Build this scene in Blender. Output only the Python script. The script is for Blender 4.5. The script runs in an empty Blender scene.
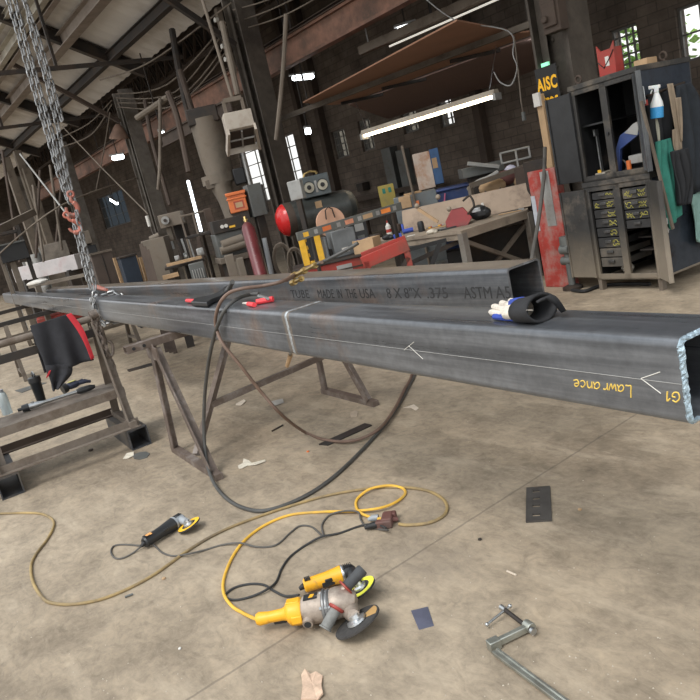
import bpy, bmesh, math, random
from mathutils import Vector, Matrix, Quaternion
random.seed(7)
V = Vector
PI = math.pi
SC = bpy.context.scene
COL = SC.collection
# ------------------------------------------------------------------ camera model (world = building axes, metres)
FOC, CAMH = 700.0, 1.5
def _cam(roll, pitch, vpx):
    r, p = math.radians(roll), math.radians(pitch)
    d = FOC / math.tan(p)
    down = V((d*math.sin(r), d*math.cos(r), FOC)).normalized(); up = -down
    u = vpx - 350
    L = V((u, -(u*up.x + FOC*up.z)/up.y, FOC)).normalized()
    X = -L; Y = up.cross(X)
    return Matrix((X, Y, up))
RM = _cam(13.3, 12.7, -160)
CAM = V((0, 0, CAMH))
def ray(px, py): return RM @ V((px-350, py-350, FOC)) / FOC
def PZ(px, py, z=0.0):
    d = ray(px, py); return CAM + d*((z-CAMH)/d.z)
def PY(px, py, y):
    d = ray(px, py); return CAM + d*(y/d.y)
def PX(px, py, x):
    d = ray(px, py); return CAM + d*(x/d.x)
def PD(px, py, D): return CAM + ray(px, py)*D
TYAW = math.radians(-5.05)
TR = Matrix.Rotation(TYAW, 3, 'Z')
def T(x, y, z): return TR @ V((x, y, z))          # the axes of the front steel tube
def plane(px, py, n, d):
    r = ray(px, py); return CAM + r*((d - CAM.dot(n))/r.dot(n))
TNX, TNY = TR @ V((1,0,0)), TR @ V((0,1,0))
def TX(px, py, x): return plane(px, py, TNX, x)
def TY(px, py, y): return plane(px, py, TNY, y)
def yaw_face(px, py):
    r = ray(px, py); return math.atan2(-r.x, r.y)
cam = bpy.data.cameras.new('camera'); co = bpy.data.objects.new('camera', cam); COL.objects.link(co)
m = Matrix((RM.col[0], -RM.col[1], -RM.col[2])).transposed().to_4x4(); m.translation = CAM
co.matrix_world = m
cam.sensor_width = 36; cam.lens = 36; cam.clip_start = 0.02; cam.clip_end = 400
SC.camera = co
# ------------------------------------------------------------------ mesh builder
def ortho(d, up=None):
    d = d.normalized(); up = up or V((0,0,1))
    if abs(d.dot(up)) > .98: up = V((1,0,0)) if abs(d.x) < .9 else V((0,1,0))
    s = d.cross(up).normalized(); return s, s.cross(d).normalized()
class MB:
    def __init__(s): s.v = []; s.f = []
    def add(s, vs, fs, M=None):
        b = len(s.v)
        s.v += [(M @ V(p)) if M else V(p) for p in vs]
        s.f += [tuple(i+b for i in f) for f in fs]; return s
    def box(s, x0, x1, y0, y1, z0, z1, M=None):
        vs = [(x,y,z) for z in (z0,z1) for y in (y0,y1) for x in (x0,x1)]
        return s.add(vs, [(0,2,3,1),(4,5,7,6),(0,1,5,4),(2,6,7,3),(0,4,6,2),(1,3,7,5)], M)
    def cbox(s, c, w, d, h, M=None):
        return s.box(c[0]-w/2,c[0]+w/2,c[1]-d/2,c[1]+d/2,c[2]-h/2,c[2]+h/2,M)
    def prof(s, poly, p0, p1, up=None, closed=True):
        p0, p1 = V(p0), V(p1); a, b = ortho(p1-p0, up); n = len(poly)
        vs = [p0 + a*q[0] + b*q[1] for q in poly] + [p1 + a*q[0] + b*q[1] for q in poly]
        fs = [(i,(i+1)%n,(i+1)%n+n,i+n) for i in range(n)]
        if closed: fs += [tuple(range(n-1,-1,-1)), tuple(range(n,2*n))]
        return s.add(vs, fs)
    def bar(s, p0, p1, w, h, up=None):
        return s.prof([(-w/2,-h/2),(w/2,-h/2),(w/2,h/2),(-w/2,h/2)], p0, p1, up)
    def hollow(s, p0, p1, w, h, t, up=None):
        o = [(-w/2,-h/2),(w/2,-h/2),(w/2,h/2),(-w/2,h/2)]; i = [(a*(1-2*t/w), b*(1-2*t/h)) for a,b in o]
        return s.ring_prof(o, i, p0, p1, up)
    def ring_prof(s, o, i, p0, p1, up=None):
        p0, p1 = V(p0), V(p1); a, b = ortho(p1-p0, up); n = len(o)
        vs = [p + a*q[0] + b*q[1] for p in (p0,p1) for q in o] + [p + a*q[0] + b*q[1] for p in (p0,p1) for q in i]
        fs = []
        for k in range(n):
            j = (k+1) % n
            fs += [(k,j,j+n,k+n), (2*n+j,2*n+k,3*n+k,3*n+j), (j,k,2*n+k,2*n+j), (n+k,n+j,3*n+j,3*n+k)]
        return s.add(vs, fs)
    def tube(s, pts, r, n=8, closed=False):
        pts = [V(p) for p in pts]; m_ = len(pts); rr = r if isinstance(r, (list,tuple)) else [r]*m_
        prev = None; b0 = len(s.v)
        for k, p in enumerate(pts):
            if closed: d = pts[(k+1)%m_] - pts[k-1]
            else: d = pts[min(k+1,m_-1)] - pts[max(k-1,0)]
            if d.length < 1e-9: d = V((0,0,1))
            d.normalize()
            if prev is None: a, b = ortho(d)
            else:
                a = prev - d*prev.dot(d)
                if a.length < 1e-6: a, b = ortho(d)
                a.normalize(); b = a.cross(d)
            prev = a
            for q in range(n):
                t = 2*PI*q/n; s.v.append(p + (a*math.cos(t) + b*math.sin(t))*rr[k])
        R_ = m_ if closed else m_-1
        for k in range(R_):
            k2 = (k+1) % m_
            for q in range(n):
                q2 = (q+1) % n
                s.f.append((b0+k*n+q, b0+k*n+q2, b0+k2*n+q2, b0+k2*n+q))
        if not closed:
            s.f.append(tuple(b0+q for q in range(n-1,-1,-1))); s.f.append(tuple(b0+(m_-1)*n+q for q in range(n)))
        return s
    def cyl(s, p0, p1, r0, r1=None, n=16): return s.tube([p0,p1], [r0, r0 if r1 is None else r1], n)
    def lathe(s, prof, p0=(0,0,0), axis=(0,0,1), n=20):
        axis = V(axis).normalized(); p0 = V(p0); a, b = ortho(axis); B = len(s.v); k_ = len(prof)
        for r, z in prof:
            for q in range(n):
                t = 2*PI*q/n; s.v.append(p0 + axis*z + (a*math.cos(t)+b*math.sin(t))*max(r,1e-5))
        for k in range(k_-1):
            for q in range(n):
                q2 = (q+1) % n; s.f.append((B+k*n+q, B+k*n+q2, B+(k+1)*n+q2, B+(k+1)*n+q))
        s.f.append(tuple(B+q for q in range(n-1,-1,-1))); s.f.append(tuple(B+(k_-1)*n+q for q in range(n)))
        return s
    def ball(s, c, r, sc=(1,1,1), n=12, M=None):
        c = V(c); vs = []; fs = []; h = n//2
        for i in range(h+1):
            ph = PI*i/h
            for q in range(n):
                t = 2*PI*q/n; vs.append((c.x+r*sc[0]*math.sin(ph)*math.cos(t), c.y+r*sc[1]*math.sin(ph)*math.sin(t), c.z+r*sc[2]*math.cos(ph)))
        for i in range(h):
            for q in range(n):
                q2 = (q+1) % n; fs.append((i*n+q, (i+1)*n+q, (i+1)*n+q2, i*n+q2))
        return s.add(vs, fs, M)
    def prism(s, poly, z0, z1, M=None):
        n = len(poly); vs = [(x,y,z0) for x,y in poly] + [(x,y,z1) for x,y in poly]
        fs = [tuple(range(n-1,-1,-1)), tuple(range(n,2*n))] + [(i,(i+1)%n,(i+1)%n+n,i+n) for i in range(n)]
        return s.add(vs, fs, M)
    def grid(s, nu, nv, fn, thick=0.0):
        B = len(s.v)
        for j in range(nv+1):
            for i in range(nu+1): s.v.append(V(fn(i/nu, j/nv)))
        for j in range(nv):
            for i in range(nu):
                a = B + j*(nu+1)+i; s.f.append((a, a+1, a+nu+2, a+nu+1))
        return s
    def chain(s, pts, L, r, wid=.62, n=10, k=5):
        # oval links laid along the polyline, every other one turned a quarter turn
        pts = [V(p) for p in pts]; pitch = L - 2.2*r; seg = 0; pos = pts[0].copy(); out = []
        ds = [(pts[i+1]-pts[i]).length for i in range(len(pts)-1)]; tot = sum(ds); t = 0; i = 0
        while t < tot:
            tt = t; j = 0
            while j < len(ds)-1 and tt > ds[j]: tt -= ds[j]; j += 1
            d = (pts[j+1]-pts[j]).normalized(); c = pts[j] + d*tt
            a, b = ortho(d, V((.3,-.9,.2))); 
            if i % 2: a = b
            loop = []
            hl, hw = L/2 - r, L*wid/2 - r
            for q in range(n):
                th = 2*PI*q/n; cx, sx = math.cos(th), math.sin(th)
                loop.append(c + d*((hl-hw)*(1 if cx > 0 else -1)*(abs(cx) > .1) + hw*cx) + a*hw*sx)
            s.tube(loop, r, k, closed=True)
            t += pitch; i += 1
        return s
def noise3(p, s=1.0):
    from mathutils import noise
    return noise.noise(V(p)*s)
def smooth_path(pts, sub=8):
    pts = [V(p) for p in pts]; out = []
    for i in range(len(pts)-1):
        p0 = pts[max(i-1,0)]; p1 = pts[i]; p2 = pts[i+1]; p3 = pts[min(i+2,len(pts)-1)]
        for k in range(sub):
            t = k/sub
            out.append(.5*((2*p1) + (p2-p0)*t + (2*p0-5*p1+4*p2-p3)*t*t + (3*p1-p0-3*p2+p3)*t**3))
    return out + [pts[-1]]
def mesh_of(mb, name, mat, smooth=True, ang=35):
    me = bpy.data.meshes.new(name); me.from_pydata([tuple(v) for v in mb.v], [], mb.f)
    bm = bmesh.new(); bm.from_mesh(me); bmesh.ops.recalc_face_normals(bm, faces=bm.faces); bm.to_mesh(me); bm.free()
    if mat: me.materials.append(mat)
    if smooth:
        me.shade_smooth(); me.set_sharp_from_angle(angle=math.radians(ang))
    me.update(); return me
def bevel_mod(o, w, seg=2):
    b = o.modifiers.new('bevel', 'BEVEL'); b.width = w; b.segments = seg; b.limit_method = 'ANGLE'; b.angle_limit = math.radians(40)
def tag(o, label=None, cat=None, group=None, kind=None):
    if label: o['label'] = label
    if cat: o['category'] = cat
    if group: o['group'] = group
    if kind: o['kind'] = kind
    return o
def thing(name, label, cat, loc=(0,0,0), rotz=0.0, group=None):
    o = bpy.data.objects.new(name, None); COL.objects.link(o); o.empty_display_size = .1
    o.location = loc; o.rotation_euler = (0,0,rotz); return tag(o, label, cat, group)
def root_m(o):
    while o.parent: o = o.parent
    return Matrix.Translation(o.location) @ o.rotation_euler.to_matrix().to_4x4()
def part(mb, name, mat, parent, bevel=0, world=False, smooth=True, ang=35, label=None, solid=0, seg=2):
    if world:
        Mi = root_m(parent).inverted(); mb.v = [Mi @ v for v in mb.v]
    o = bpy.data.objects.new(name, mesh_of(mb, name, mat, smooth, ang)); COL.objects.link(o); o.parent = parent
    if solid:
        sm = o.modifiers.new('solid', 'SOLIDIFY'); sm.thickness = solid; sm.offset = 0
    if bevel: bevel_mod(o, bevel, seg)
    if label: o['label'] = label
    return o
def solo(mb, name, mat, label=None, cat=None, group=None, kind=None, bevel=0, smooth=True, ang=35, solid=0, seg=2):
    xs = [v.x for v in mb.v]; ys = [v.y for v in mb.v]; zs = [v.z for v in mb.v]
    c = V(((min(xs)+max(xs))/2, (min(ys)+max(ys))/2, min(zs))); mb.v = [v-c for v in mb.v]
    o = bpy.data.objects.new(name, mesh_of(mb, name, mat, smooth, ang)); COL.objects.link(o); o.location = c
    if solid:
        sm = o.modifiers.new('solid', 'SOLIDIFY'); sm.thickness = solid; sm.offset = 0
    if bevel: bevel_mod(o, bevel, seg)
    return tag(o, label, cat, group, kind)
def copy_tree(o, parent=None):
    c = o.copy(); COL.objects.link(c)
    if parent: c.parent = parent
    for ch in list(o.children): copy_tree(ch, c)
    return c
def text_mb(body, size, M, extr=.0008, bold=0.0, spacing=1.0):
    cu = bpy.data.curves.new('lettering', 'FONT'); cu.body = body; cu.size = size; cu.extrude = extr; cu.offset = bold
    cu.align_x = 'CENTER'; cu.align_y = 'CENTER'; cu.space_character = spacing; cu.resolution_u = 3
    o = bpy.data.objects.new('lettering', cu); COL.objects.link(o)
    dg = bpy.context.evaluated_depsgraph_get(); dg.update()
    me = bpy.data.meshes.new_from_object(o.evaluated_get(dg))
    mb = MB(); mb.v = [M @ v.co for v in me.vertices]; mb.f = [tuple(p.vertices) for p in me.polygons]
    bpy.data.objects.remove(o); bpy.data.meshes.remove(me); bpy.data.curves.remove(cu)
    return mb
def frame_m(o, x, y, z):
    M = Matrix((x, y, z)).transposed().to_4x4(); M.translation = o; return M
# ------------------------------------------------------------------ materials
def nt_new(name):
    ma = bpy.data.materials.new(name); ma.use_nodes = True; nt = ma.node_tree
    return ma, nt, nt.nodes['Principled BSDF']
def N(nt, t, **k):
    n = nt.nodes.new(t)
    for a, b in k.items():
        if a in n.inputs: n.inputs[a].default_value = b
        else: setattr(n, a, b)
    return n
def ramp(nt, fac, stops):
    r = N(nt, 'ShaderNodeValToRGB'); e = r.color_ramp.elements
    while len(e) < len(stops): e.new(.5)
    for i, (p, c) in enumerate(stops):
        e[i].position = p; e[i].color = (*c, 1) if len(c) == 3 else c
    nt.links.new(fac, r.inputs['Fac']); return r
def mix(nt, fac, a, b, mode='MIX'):
    n = N(nt, 'ShaderNodeMix', data_type='RGBA', blend_type=mode)
    for s, x in ((n.inputs[0], fac), (n.inputs[6], a), (n.inputs[7], b)):
        if hasattr(x, 'links'): nt.links.new(x, s)
        else: s.default_value = x if not isinstance(x, tuple) or len(x) == 4 else (*x, 1)
    return n.outputs[2]
def coords(nt, scale=(1,1,1), kind='Object'):
    tc = N(nt, 'ShaderNodeTexCoord'); mp = N(nt, 'ShaderNodeMapping'); mp.inputs['Scale'].default_value = scale
    nt.links.new(tc.outputs[kind], mp.inputs['Vector']); return mp.outputs[0]
def noise(nt, vec, scale, detail=4, rough=.6):
    n = N(nt, 'ShaderNodeTexNoise'); n.inputs['Scale'].default_value = scale; n.inputs['Detail'].default_value = detail; n.inputs['Roughness'].default_value = rough
    if vec is not None: nt.links.new(vec, n.inputs['Vector'])
    return n.outputs['Fac']
def bump(nt, bs, h, strength=.3, dist=.01):
    b = N(nt, 'ShaderNodeBump'); b.inputs['Strength'].default_value = strength; b.inputs['Distance'].default_value = dist
    nt.links.new(h, b.inputs['Height']); nt.links.new(b.outputs[0], bs.inputs['Normal'])
_mc = {}
def mat(name, c, rough=.6, metal=0.0, var=.25, scale=6.0, stretch=(1,1,1), bmp=.15, dirt=None, dirt_amt=.5, dirt_scale=3.0, spec=.5, kind='Object', low=None):
    """painted / bare surfaces: two tones of one colour, roughness variation, optional patches of dirt or rust"""
    if name in _mc: return _mc[name]
    ma, nt, bs = nt_new(name); vec = coords(nt, stretch, kind)
    n1 = noise(nt, vec, scale, 6, .65)
    lo = tuple(x*(1-var) for x in c); hi = tuple(min(1, x*(1+var)) for x in c)
    r = ramp(nt, n1, [(.3, lo), (.7, hi)]); colr = r.outputs[0]
    if dirt:
        n2 = noise(nt, vec, dirt_scale, 8, .7)
        rf = ramp(nt, n2, [(max(0,.62-dirt_amt*.35), (0,0,0)), (min(1,.75-dirt_amt*.15), (1,1,1))])
        colr = mix(nt, rf.outputs[0], colr, dirt)
    if low:      # floor dust that clings to the lower part
        tc = N(nt, 'ShaderNodeTexCoord'); sp_ = N(nt, 'ShaderNodeSeparateXYZ'); nt.links.new(tc.outputs['Object'], sp_.inputs[0])
        wb = N(nt, 'ShaderNodeMath', operation='MULTIPLY_ADD'); nt.links.new(n1, wb.inputs[0]); wb.inputs[1].default_value = .35; nt.links.new(sp_.outputs[2], wb.inputs[2])
        lf = ramp(nt, wb.outputs[0], [(low[0]+.17, (.85,.85,.85)), (low[1]+.17, (0,0,0))]); colr = mix(nt, lf.outputs[0], colr, low[2])
    nt.links.new(colr, bs.inputs['Base Color'])
    rr = N(nt, 'ShaderNodeMapRange'); rr.inputs['To Min'].default_value = max(.02, rough-.12); rr.inputs['To Max'].default_value = min(1, rough+.12)
    nt.links.new(n1, rr.inputs['Value']); nt.links.new(rr.outputs[0], bs.inputs['Roughness'])
    bs.inputs['Metallic'].default_value = metal; bs.inputs['Specular IOR Level'].default_value = spec
    if bmp: bump(nt, bs, noise(nt, vec, scale*6, 4), bmp, .004)
    _mc[name] = ma; return ma
def emit(name, c, s):
    if name in _mc: return _mc[name]
    ma, nt, bs = nt_new(name); bs.inputs['Base Color'].default_value = (*c,1); bs.inputs['Emission Color'].default_value = (*c,1); bs.inputs['Emission Strength'].default_value = s
    _mc[name] = ma; return ma
M_black = mat('black rubber', (.012,.012,.013), .6, var=.3)
M_dark = mat('dark grimy iron', (.035,.03,.027), .65, .3, dirt=(.06,.04,.028), dirt_amt=.5)
M_brown = mat('rusty brown iron', (.085,.06,.045), .75, .2, dirt=(.05,.035,.028), dirt_amt=.6)
M_tan = mat('dusty tan iron', (.17,.14,.11), .75, .15, dirt=(.08,.06,.045), dirt_amt=.5)
M_grey = mat('grey painted steel', (.12,.125,.12), .55, .2, dirt=(.07,.06,.05), dirt_amt=.4)
M_lgrey = mat('light grey painted steel', (.32,.32,.31), .5, .1, dirt=(.16,.14,.12), dirt_amt=.4)
M_steel = mat('bright worn steel', (.42,.43,.43), .35, .9, var=.2, scale=20)
M_zinc = mat('zinc chain steel', (.28,.28,.28), .42, .85, var=.4, scale=30)
M_red = mat('worn red paint', (.38,.035,.025), .5, .05, dirt=(.12,.05,.035), dirt_amt=.5)
M_orange = mat('orange paint', (.65,.16,.04), .5, dirt=(.3,.14,.08), dirt_amt=.3)
M_yellow = mat('yellow paint', (.75,.42,.03), .45, dirt=(.35,.22,.06), dirt_amt=.3)
M_blue = mat('blue paint', (.03,.06,.2), .5, dirt=(.05,.05,.07), dirt_amt=.4)
M_wood = mat('dusty timber', (.38,.25,.14), .8, var=.3, scale=3, stretch=(1,6,6))
M_card = mat('brown cardboard', (.42,.28,.16), .85, var=.15)
M_white = mat('dirty white', (.6,.58,.54), .7, var=.12, dirt=(.35,.3,.24), dirt_amt=.3)
M_plast = mat('black plastic', (.02,.021,.023), .42, var=.2)
M_pgrey = mat('grey plastic', (.3,.32,.34), .45, var=.15)
M_brass = mat('dull brass', (.38,.27,.11), .4, .8, var=.3, scale=25)
M_led = emit('lit led lens', (.92,.97,1.0), 6)
M_fluo = emit('lit fluorescent tube', (1.0,.88,.66), 5)
M_cool = emit('lit cool white tube', (.85,.93,1.0), 3)
WORLD_S = 1.15; EXPO = 0.45
# ------------------------------------------------------------------ the setting
def m_floor():
    ma, nt, bs = nt_new('dusty concrete'); vec = coords(nt, (1,1,1), 'Object')
    a = noise(nt, vec, .55, 8, .65); b = noise(nt, vec, 4.5, 8, .7); c = noise(nt, vec, 30, 5, .7)
    base = ramp(nt, a, [(.30, (.205,.160,.113)), (.48, (.325,.262,.19)), (.70, (.43,.352,.26))]).outputs[0]
    mid = ramp(nt, b, [(.32, (.55,.55,.55)), (.55, (.98,.98,.98)), (.75, (1.12,1.1,1.06))]).outputs[0]
    col = mix(nt, .75, base, mid, 'MULTIPLY')
    fine = ramp(nt, c, [(.25, (.72,.72,.72)), (.6, (1,1,1))]).outputs[0]
    col = mix(nt, .6, col, fine, 'MULTIPLY')
    v3 = coords(nt, (1.0,1.7,1), 'Object'); md = N(nt, 'ShaderNodeTexNoise'); md.inputs['Scale'].default_value = 9; md.inputs['Detail'].default_value = 9; md.inputs['Roughness'].default_value = .75; md.inputs['Distortion'].default_value = 1.4; nt.links.new(v3, md.inputs['Vector'])
    col = mix(nt, .75, col, ramp(nt, md.outputs['Fac'], [(.3, (.62,.61,.60)), (.5, (.98,.98,.98)), (.68, (1.22,1.2,1.17))]).outputs[0], 'MULTIPLY')
    # pale scuffed dust, dragged along one direction
    v2 = coords(nt, (2.2,7.5,1), 'Object'); d = noise(nt, v2, .9, 7, .7)
    df = ramp(nt, d, [(.52, (0,0,0)), (.74, (.55,.55,.55))]).outputs[0]
    col = mix(nt, df, col, (.50,.415,.31))
    # dark oil stains
    s = noise(nt, vec, 1.1, 5, .55); sf = ramp(nt, s, [(.60, (0,0,0)), (.73, (.6,.6,.6))]).outputs[0]
    col = mix(nt, sf, col, (.15,.125,.10))
    # a sawn joint across the slab
    p, q = PZ(407,560), PZ(630,418); dd = (q-p); n = V((-dd.y, dd.x, 0)).normalized(); off = n.dot(p)
    tc = N(nt, 'ShaderNodeTexCoord'); dot = N(nt, 'ShaderNodeVectorMath', operation='DOT_PRODUCT'); dot.inputs[1].default_value = n
    wob = N(nt, 'ShaderNodeMath', operation='MULTIPLY_ADD'); nt.links.new(b, wob.inputs[0]); wob.inputs[1].default_value = .02; 
    nt.links.new(tc.outputs['Object'], dot.inputs[0]); nt.links.new(dot.outputs['Value'], wob.inputs[2])
    sub = N(nt, 'ShaderNodeMath', operation='SUBTRACT'); nt.links.new(wob.outputs[0], sub.inputs[0]); sub.inputs[1].default_value = off + .01
    ab = N(nt, 'ShaderNodeMath', operation='ABSOLUTE'); nt.links.new(sub.outputs[0], ab.inputs[0])
    jf = ramp(nt, ab.outputs[0], [(.0035, (.42,.42,.42)), (.0075, (0,0,0))]).outputs[0]
    col = mix(nt, jf, col, (.06,.05,.045))
    nt.links.new(col, bs.inputs['Base Color'])
    bs.inputs['Roughness'].default_value = .78; bs.inputs['Specular IOR Level'].default_value = .35
    bump(nt, bs, c, .25, .006); return ma
def m_brick(name, c1, c2, mortar, bw=.42, bh=.2):
    ma, nt, bs = nt_new(name); tc = N(nt, 'ShaderNodeTexCoord'); sp = N(nt, 'ShaderNodeSeparateXYZ'); cb = N(nt, 'ShaderNodeCombineXYZ')
    nt.links.new(tc.outputs['Object'], sp.inputs[0]); ad = N(nt, 'ShaderNodeMath', operation='ADD')
    nt.links.new(sp.outputs[0], ad.inputs[0]); nt.links.new(sp.outputs[1], ad.inputs[1])
    nt.links.new(ad.outputs[0], cb.inputs[0]); nt.links.new(sp.outputs[2], cb.inputs[1])
    b = N(nt, 'ShaderNodeTexBrick'); b.inputs['Scale'].default_value = 1; b.inputs['Brick Width'].default_value = bw; b.inputs['Row Height'].default_value = bh
    b.inputs['Mortar Size'].default_value = .012; b.inputs['Color1'].default_value = (*c1,1); b.inputs['Color2'].default_value = (*c2,1); b.inputs['Mortar'].default_value = (*mortar,1)
    nt.links.new(cb.outputs[0], b.inputs['Vector'])
    n = noise(nt, tc.outputs['Object'], 1.3, 7, .7); g = ramp(nt, n, [(.3, (.45,.43,.42)), (.7, (1.15,1.1,1.05))]).outputs[0]
    col = mix(nt, .9, b.outputs['Color'], g, 'MULTIPLY'); nt.links.new(col, bs.inputs['Base Color'])
    bs.inputs['Roughness'].default_value = .9; bs.inputs['Specular IOR Level'].default_value = .2
    bump(nt, bs, b.outputs['Fac'], -.4, .02); return ma
M_floor = m_floor()
M_brick = m_brick('sooty block masonry', (.20,.165,.14), (.155,.13,.112), (.125,.108,.095))
M_roofp = mat('pale roof sheeting', (.60,.57,.54), .7, .1, var=.14, scale=.8, stretch=(1,.35,1), bmp=.05, dirt=(.33,.29,.25), dirt_amt=.45, dirt_scale=.7)
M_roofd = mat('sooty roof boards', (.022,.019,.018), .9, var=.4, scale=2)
M_girder = mat('oxide red girder paint', (.22,.115,.08), .75, .1, dirt=(.09,.06,.045), dirt_amt=.55, dirt_scale=2)
M_col = mat('grimy riveted steel', (.10,.083,.067), .7, .25, dirt=(.05,.04,.033), dirt_amt=.55, dirt_scale=2)
M_colL = mat('dust greyed column steel', (.17,.15,.13), .7, .2, dirt=(.08,.065,.05), dirt_amt=.5, dirt_scale=2)
def struct(mb, name, ma, **k): return solo(mb, name, ma, kind='structure', **k)
struct(MB().box(-50, 8, -9, 14.4, -.3, 0), 'floor', M_floor)
bpy.data.objects['floor'].location = (0,0,-.3)   # mesh stays centred; see below
o = bpy.data.objects['floor']
for v in o.data.vertices: v.co = v.co + V((-21, 2.7, 0))
# shift the mesh so that its object coordinates equal the world's
for v in o.data.vertices: v.co.z = v.co.z - .3
o.location = (0,0,0)
WIN = []   # (x0, x1, z0, z1, columns, rows)
def win(px, py, w, h, nc, nr, **k):
    c = PY(px, py, 14); D = (RM.transposed() @ (c-CAM)).z
    # pixel width of a wall lying along x: find metres per pixel numerically
    dx = (PY(px+3, py-.99, 14) - PY(px-3, py+.99, 14)).x/6
    hz = D/FOC*1.0
    WIN.append(dict(x0=c.x-w*dx/2, x1=c.x+w*dx/2, z0=c.z-h*hz/2, z1=c.z+h*hz/2, nc=nc, nr=nr, **k))
win(625, 50, 27, 44, 4, 5, tone='clear')
win(699, 30, 44, 54, 2, 2, tone='clear')
win(445, 111, 14, 30, 3, 4, tone='clear')
win(366, 135, 12, 30, 3, 4, tone='dusty')
win(340, 144, 13, 27, 3, 4, tone='dusty')
win(409, 119, 15, 26, 3, 4, tone='dusty')
win(257, 170, 29, 64, 2, 5, tone='clear')
win(291, 166, 17, 60, 2, 5, tone='clear')
win(113, 210, 25, 32, 4, 3, tone='dim')
WIN.sort(key=lambda w: w['x0'])
xs = sorted({-49.0, 5.5, *[w['x0'] for w in WIN], *[w['x1'] for w in WIN]}); zs = sorted({0.0, 7.6, *[w['z0'] for w in WIN], *[w['z1'] for w in WIN]})
mb = MB()
for i in range(len(xs)-1):
    cx = (xs[i]+xs[i+1])/2; runs = []; z0 = None
    for j in range(len(zs)-1):
        cz = (zs[j]+zs[j+1])/2
        hole = any(w['x0'] < cx < w['x1'] and w['z0'] < cz < w['z1'] for w in WIN)
        if hole:
            if z0 is not None: runs.append((z0, zs[j]))
            z0 = None
        elif z0 is None: z0 = zs[j]
    if z0 is not None: runs.append((z0, zs[-1]))
    for a, b in runs: mb.box(xs[i], xs[i+1], 14, 14.35, a, b)
o = solo(mb, 'wall_back', M_brick, kind='structure', smooth=False)
M_wfr = mat('window steel sash', (.16,.15,.14), .6, .2)
def m_pane(name, tint, clear):
    ma, nt, bs = nt_new(name); tr = N(nt, 'ShaderNodeBsdfTransparent'); tr.inputs[0].default_value = (*tint,1); mx = N(nt, 'ShaderNodeMixShader')
    mx.inputs[0].default_value = clear; bs.inputs['Base Color'].default_value = (.5,.52,.52,1); bs.inputs['Roughness'].default_value = .3
    out = nt.nodes['Material Output']; nt.links.new(bs.outputs[0], mx.inputs[1]); nt.links.new(tr.outputs[0], mx.inputs[2]); nt.links.new(mx.outputs[0], out.inputs[0]); return ma
PANE = dict(clear=m_pane('window glass', (1,1,1), .95), dusty=m_pane('dusty window glass', (.42,.40,.36), .8), dim=m_pane('grimy window glass', (.16,.19,.22), .85))
for k, w in enumerate(WIN):
    t_ = thing('window_%d' % (k+1), None, None, ((w['x0']+w['x1'])/2, 14.12, w['z0'])); t_['kind'] = 'structure'
    W, H = w['x1']-w['x0'], w['z1']-w['z0']; f = MB(); e = .05
    f.box(-W/2, -W/2+e, -.03, .03, 0, H).box(W/2-e, W/2, -.03, .03, 0, H).box(-W/2+e, W/2-e, -.03, .03, 0, e).box(-W/2+e, W/2-e, -.03, .03, H-e, H)
    for i in range(1, w['nc']): f.box(-W/2+W*i/w['nc']-.016, -W/2+W*i/w['nc']+.016, -.02, .02, e, H-e)
    for j in range(1, w['nr']): f.box(-W/2+e, W/2-e, -.021, .021, H*j/w['nr']-.016, H*j/w['nr']+.016)
    part(f, 'sash', M_wfr, t_, smooth=False)
    part(MB().box(-W/2+e, W/2-e, -.004, .004, e, H-e), 'pane', PANE[w['tone']], t_, smooth=False)
# end wall far on the left, with the light of a half open bay in it
mb = MB(); mb.box(-49.3, -49, 6.6, 14.35, 0, 7.6).box(-49.3, -49, -9, 2.5, 0, 7.2).box(-49.3, -49, 2.5, 6.6, 3.2, 7.2)
solo(mb, 'wall_left', M_brick, kind='structure', smooth=False)
# roof of the near bay: pale sheets falling towards the column row
RZ, RY, RK = 4.95, 6.75, .5
def roofz(y): return RZ + RK*(RY - y)
def roof_hit(px, py, drop=0.0):
    d = ray(px, py); t_ = (roofz(0) - drop - CAMH)/(d.z + RK*d.y); return CAM + d*t_
mb = MB(); nx = 560; X0, X1 = -49, 1.5
for i in range(nx+1):
    x = X0 + (X1-X0)*i/nx; h = .018*(1 if (i//2) % 2 else 0)
    for y in (2.4, RY): mb.v.append(V((x, y, roofz(y)+h+.1)))
for i in range(nx): a = 2*i; mb.f.append((a, a+2, a+3, a+1))
solo(mb, 'ceiling', M_roofp, kind='structure', smooth=False, solid=.01)
# dark high roof over the far bay
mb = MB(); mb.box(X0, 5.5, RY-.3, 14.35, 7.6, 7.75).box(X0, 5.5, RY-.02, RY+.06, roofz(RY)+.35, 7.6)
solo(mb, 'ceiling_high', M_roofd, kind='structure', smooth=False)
# ---- steel structure as things
IB = lambda w, h, t=.016: [(-w/2,-h/2),(w/2,-h/2),(w/2,-h/2+t),(t/2,-h/2+t),(t/2,h/2-t),(w/2,h/2-t),(w/2,h/2),(-w/2,h/2),(-w/2,h/2-t),(-t/2,h/2-t),(-t/2,-h/2+t),(-w/2,-h/2+t)]
CH = lambda w, h, t=.016: [(-w/2,-h/2),(w/2,-h/2),(w/2,-h/2+t),(-w/2+t,-h/2+t),(-w/2+t,h/2-t),(w/2,h/2-t),(w/2,h/2),(-w/2,h/2)]
LA = lambda w, t=.012: [(-w/2,-w/2),(w/2,-w/2),(w/2,-w/2+t),(-w/2+t,-w/2+t),(-w/2+t,w/2),(-w/2,w/2)]
M_purl = mat('weathered purlin steel', (.27,.225,.19), .65, .15, dirt=(.13,.095,.075), dirt_amt=.4)
M_purp = mat('pale painted runway steel', (.40,.37,.31), .6, .1, dirt=(.2,.16,.12), dirt_amt=.4)
def roofbeam(px, py, w, h, ma, label, drop, prof=IB):
    p = roof_hit(px, py, drop); z = roofz(p.y) - h/2 - .0
    mb = MB().prof(prof(w, h), (X0+.2, p.y, z), (X1, p.y, z))
    return solo(mb, 'roof_purlin', ma, label, 'beam', 'purlins under the pale roof')
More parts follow.
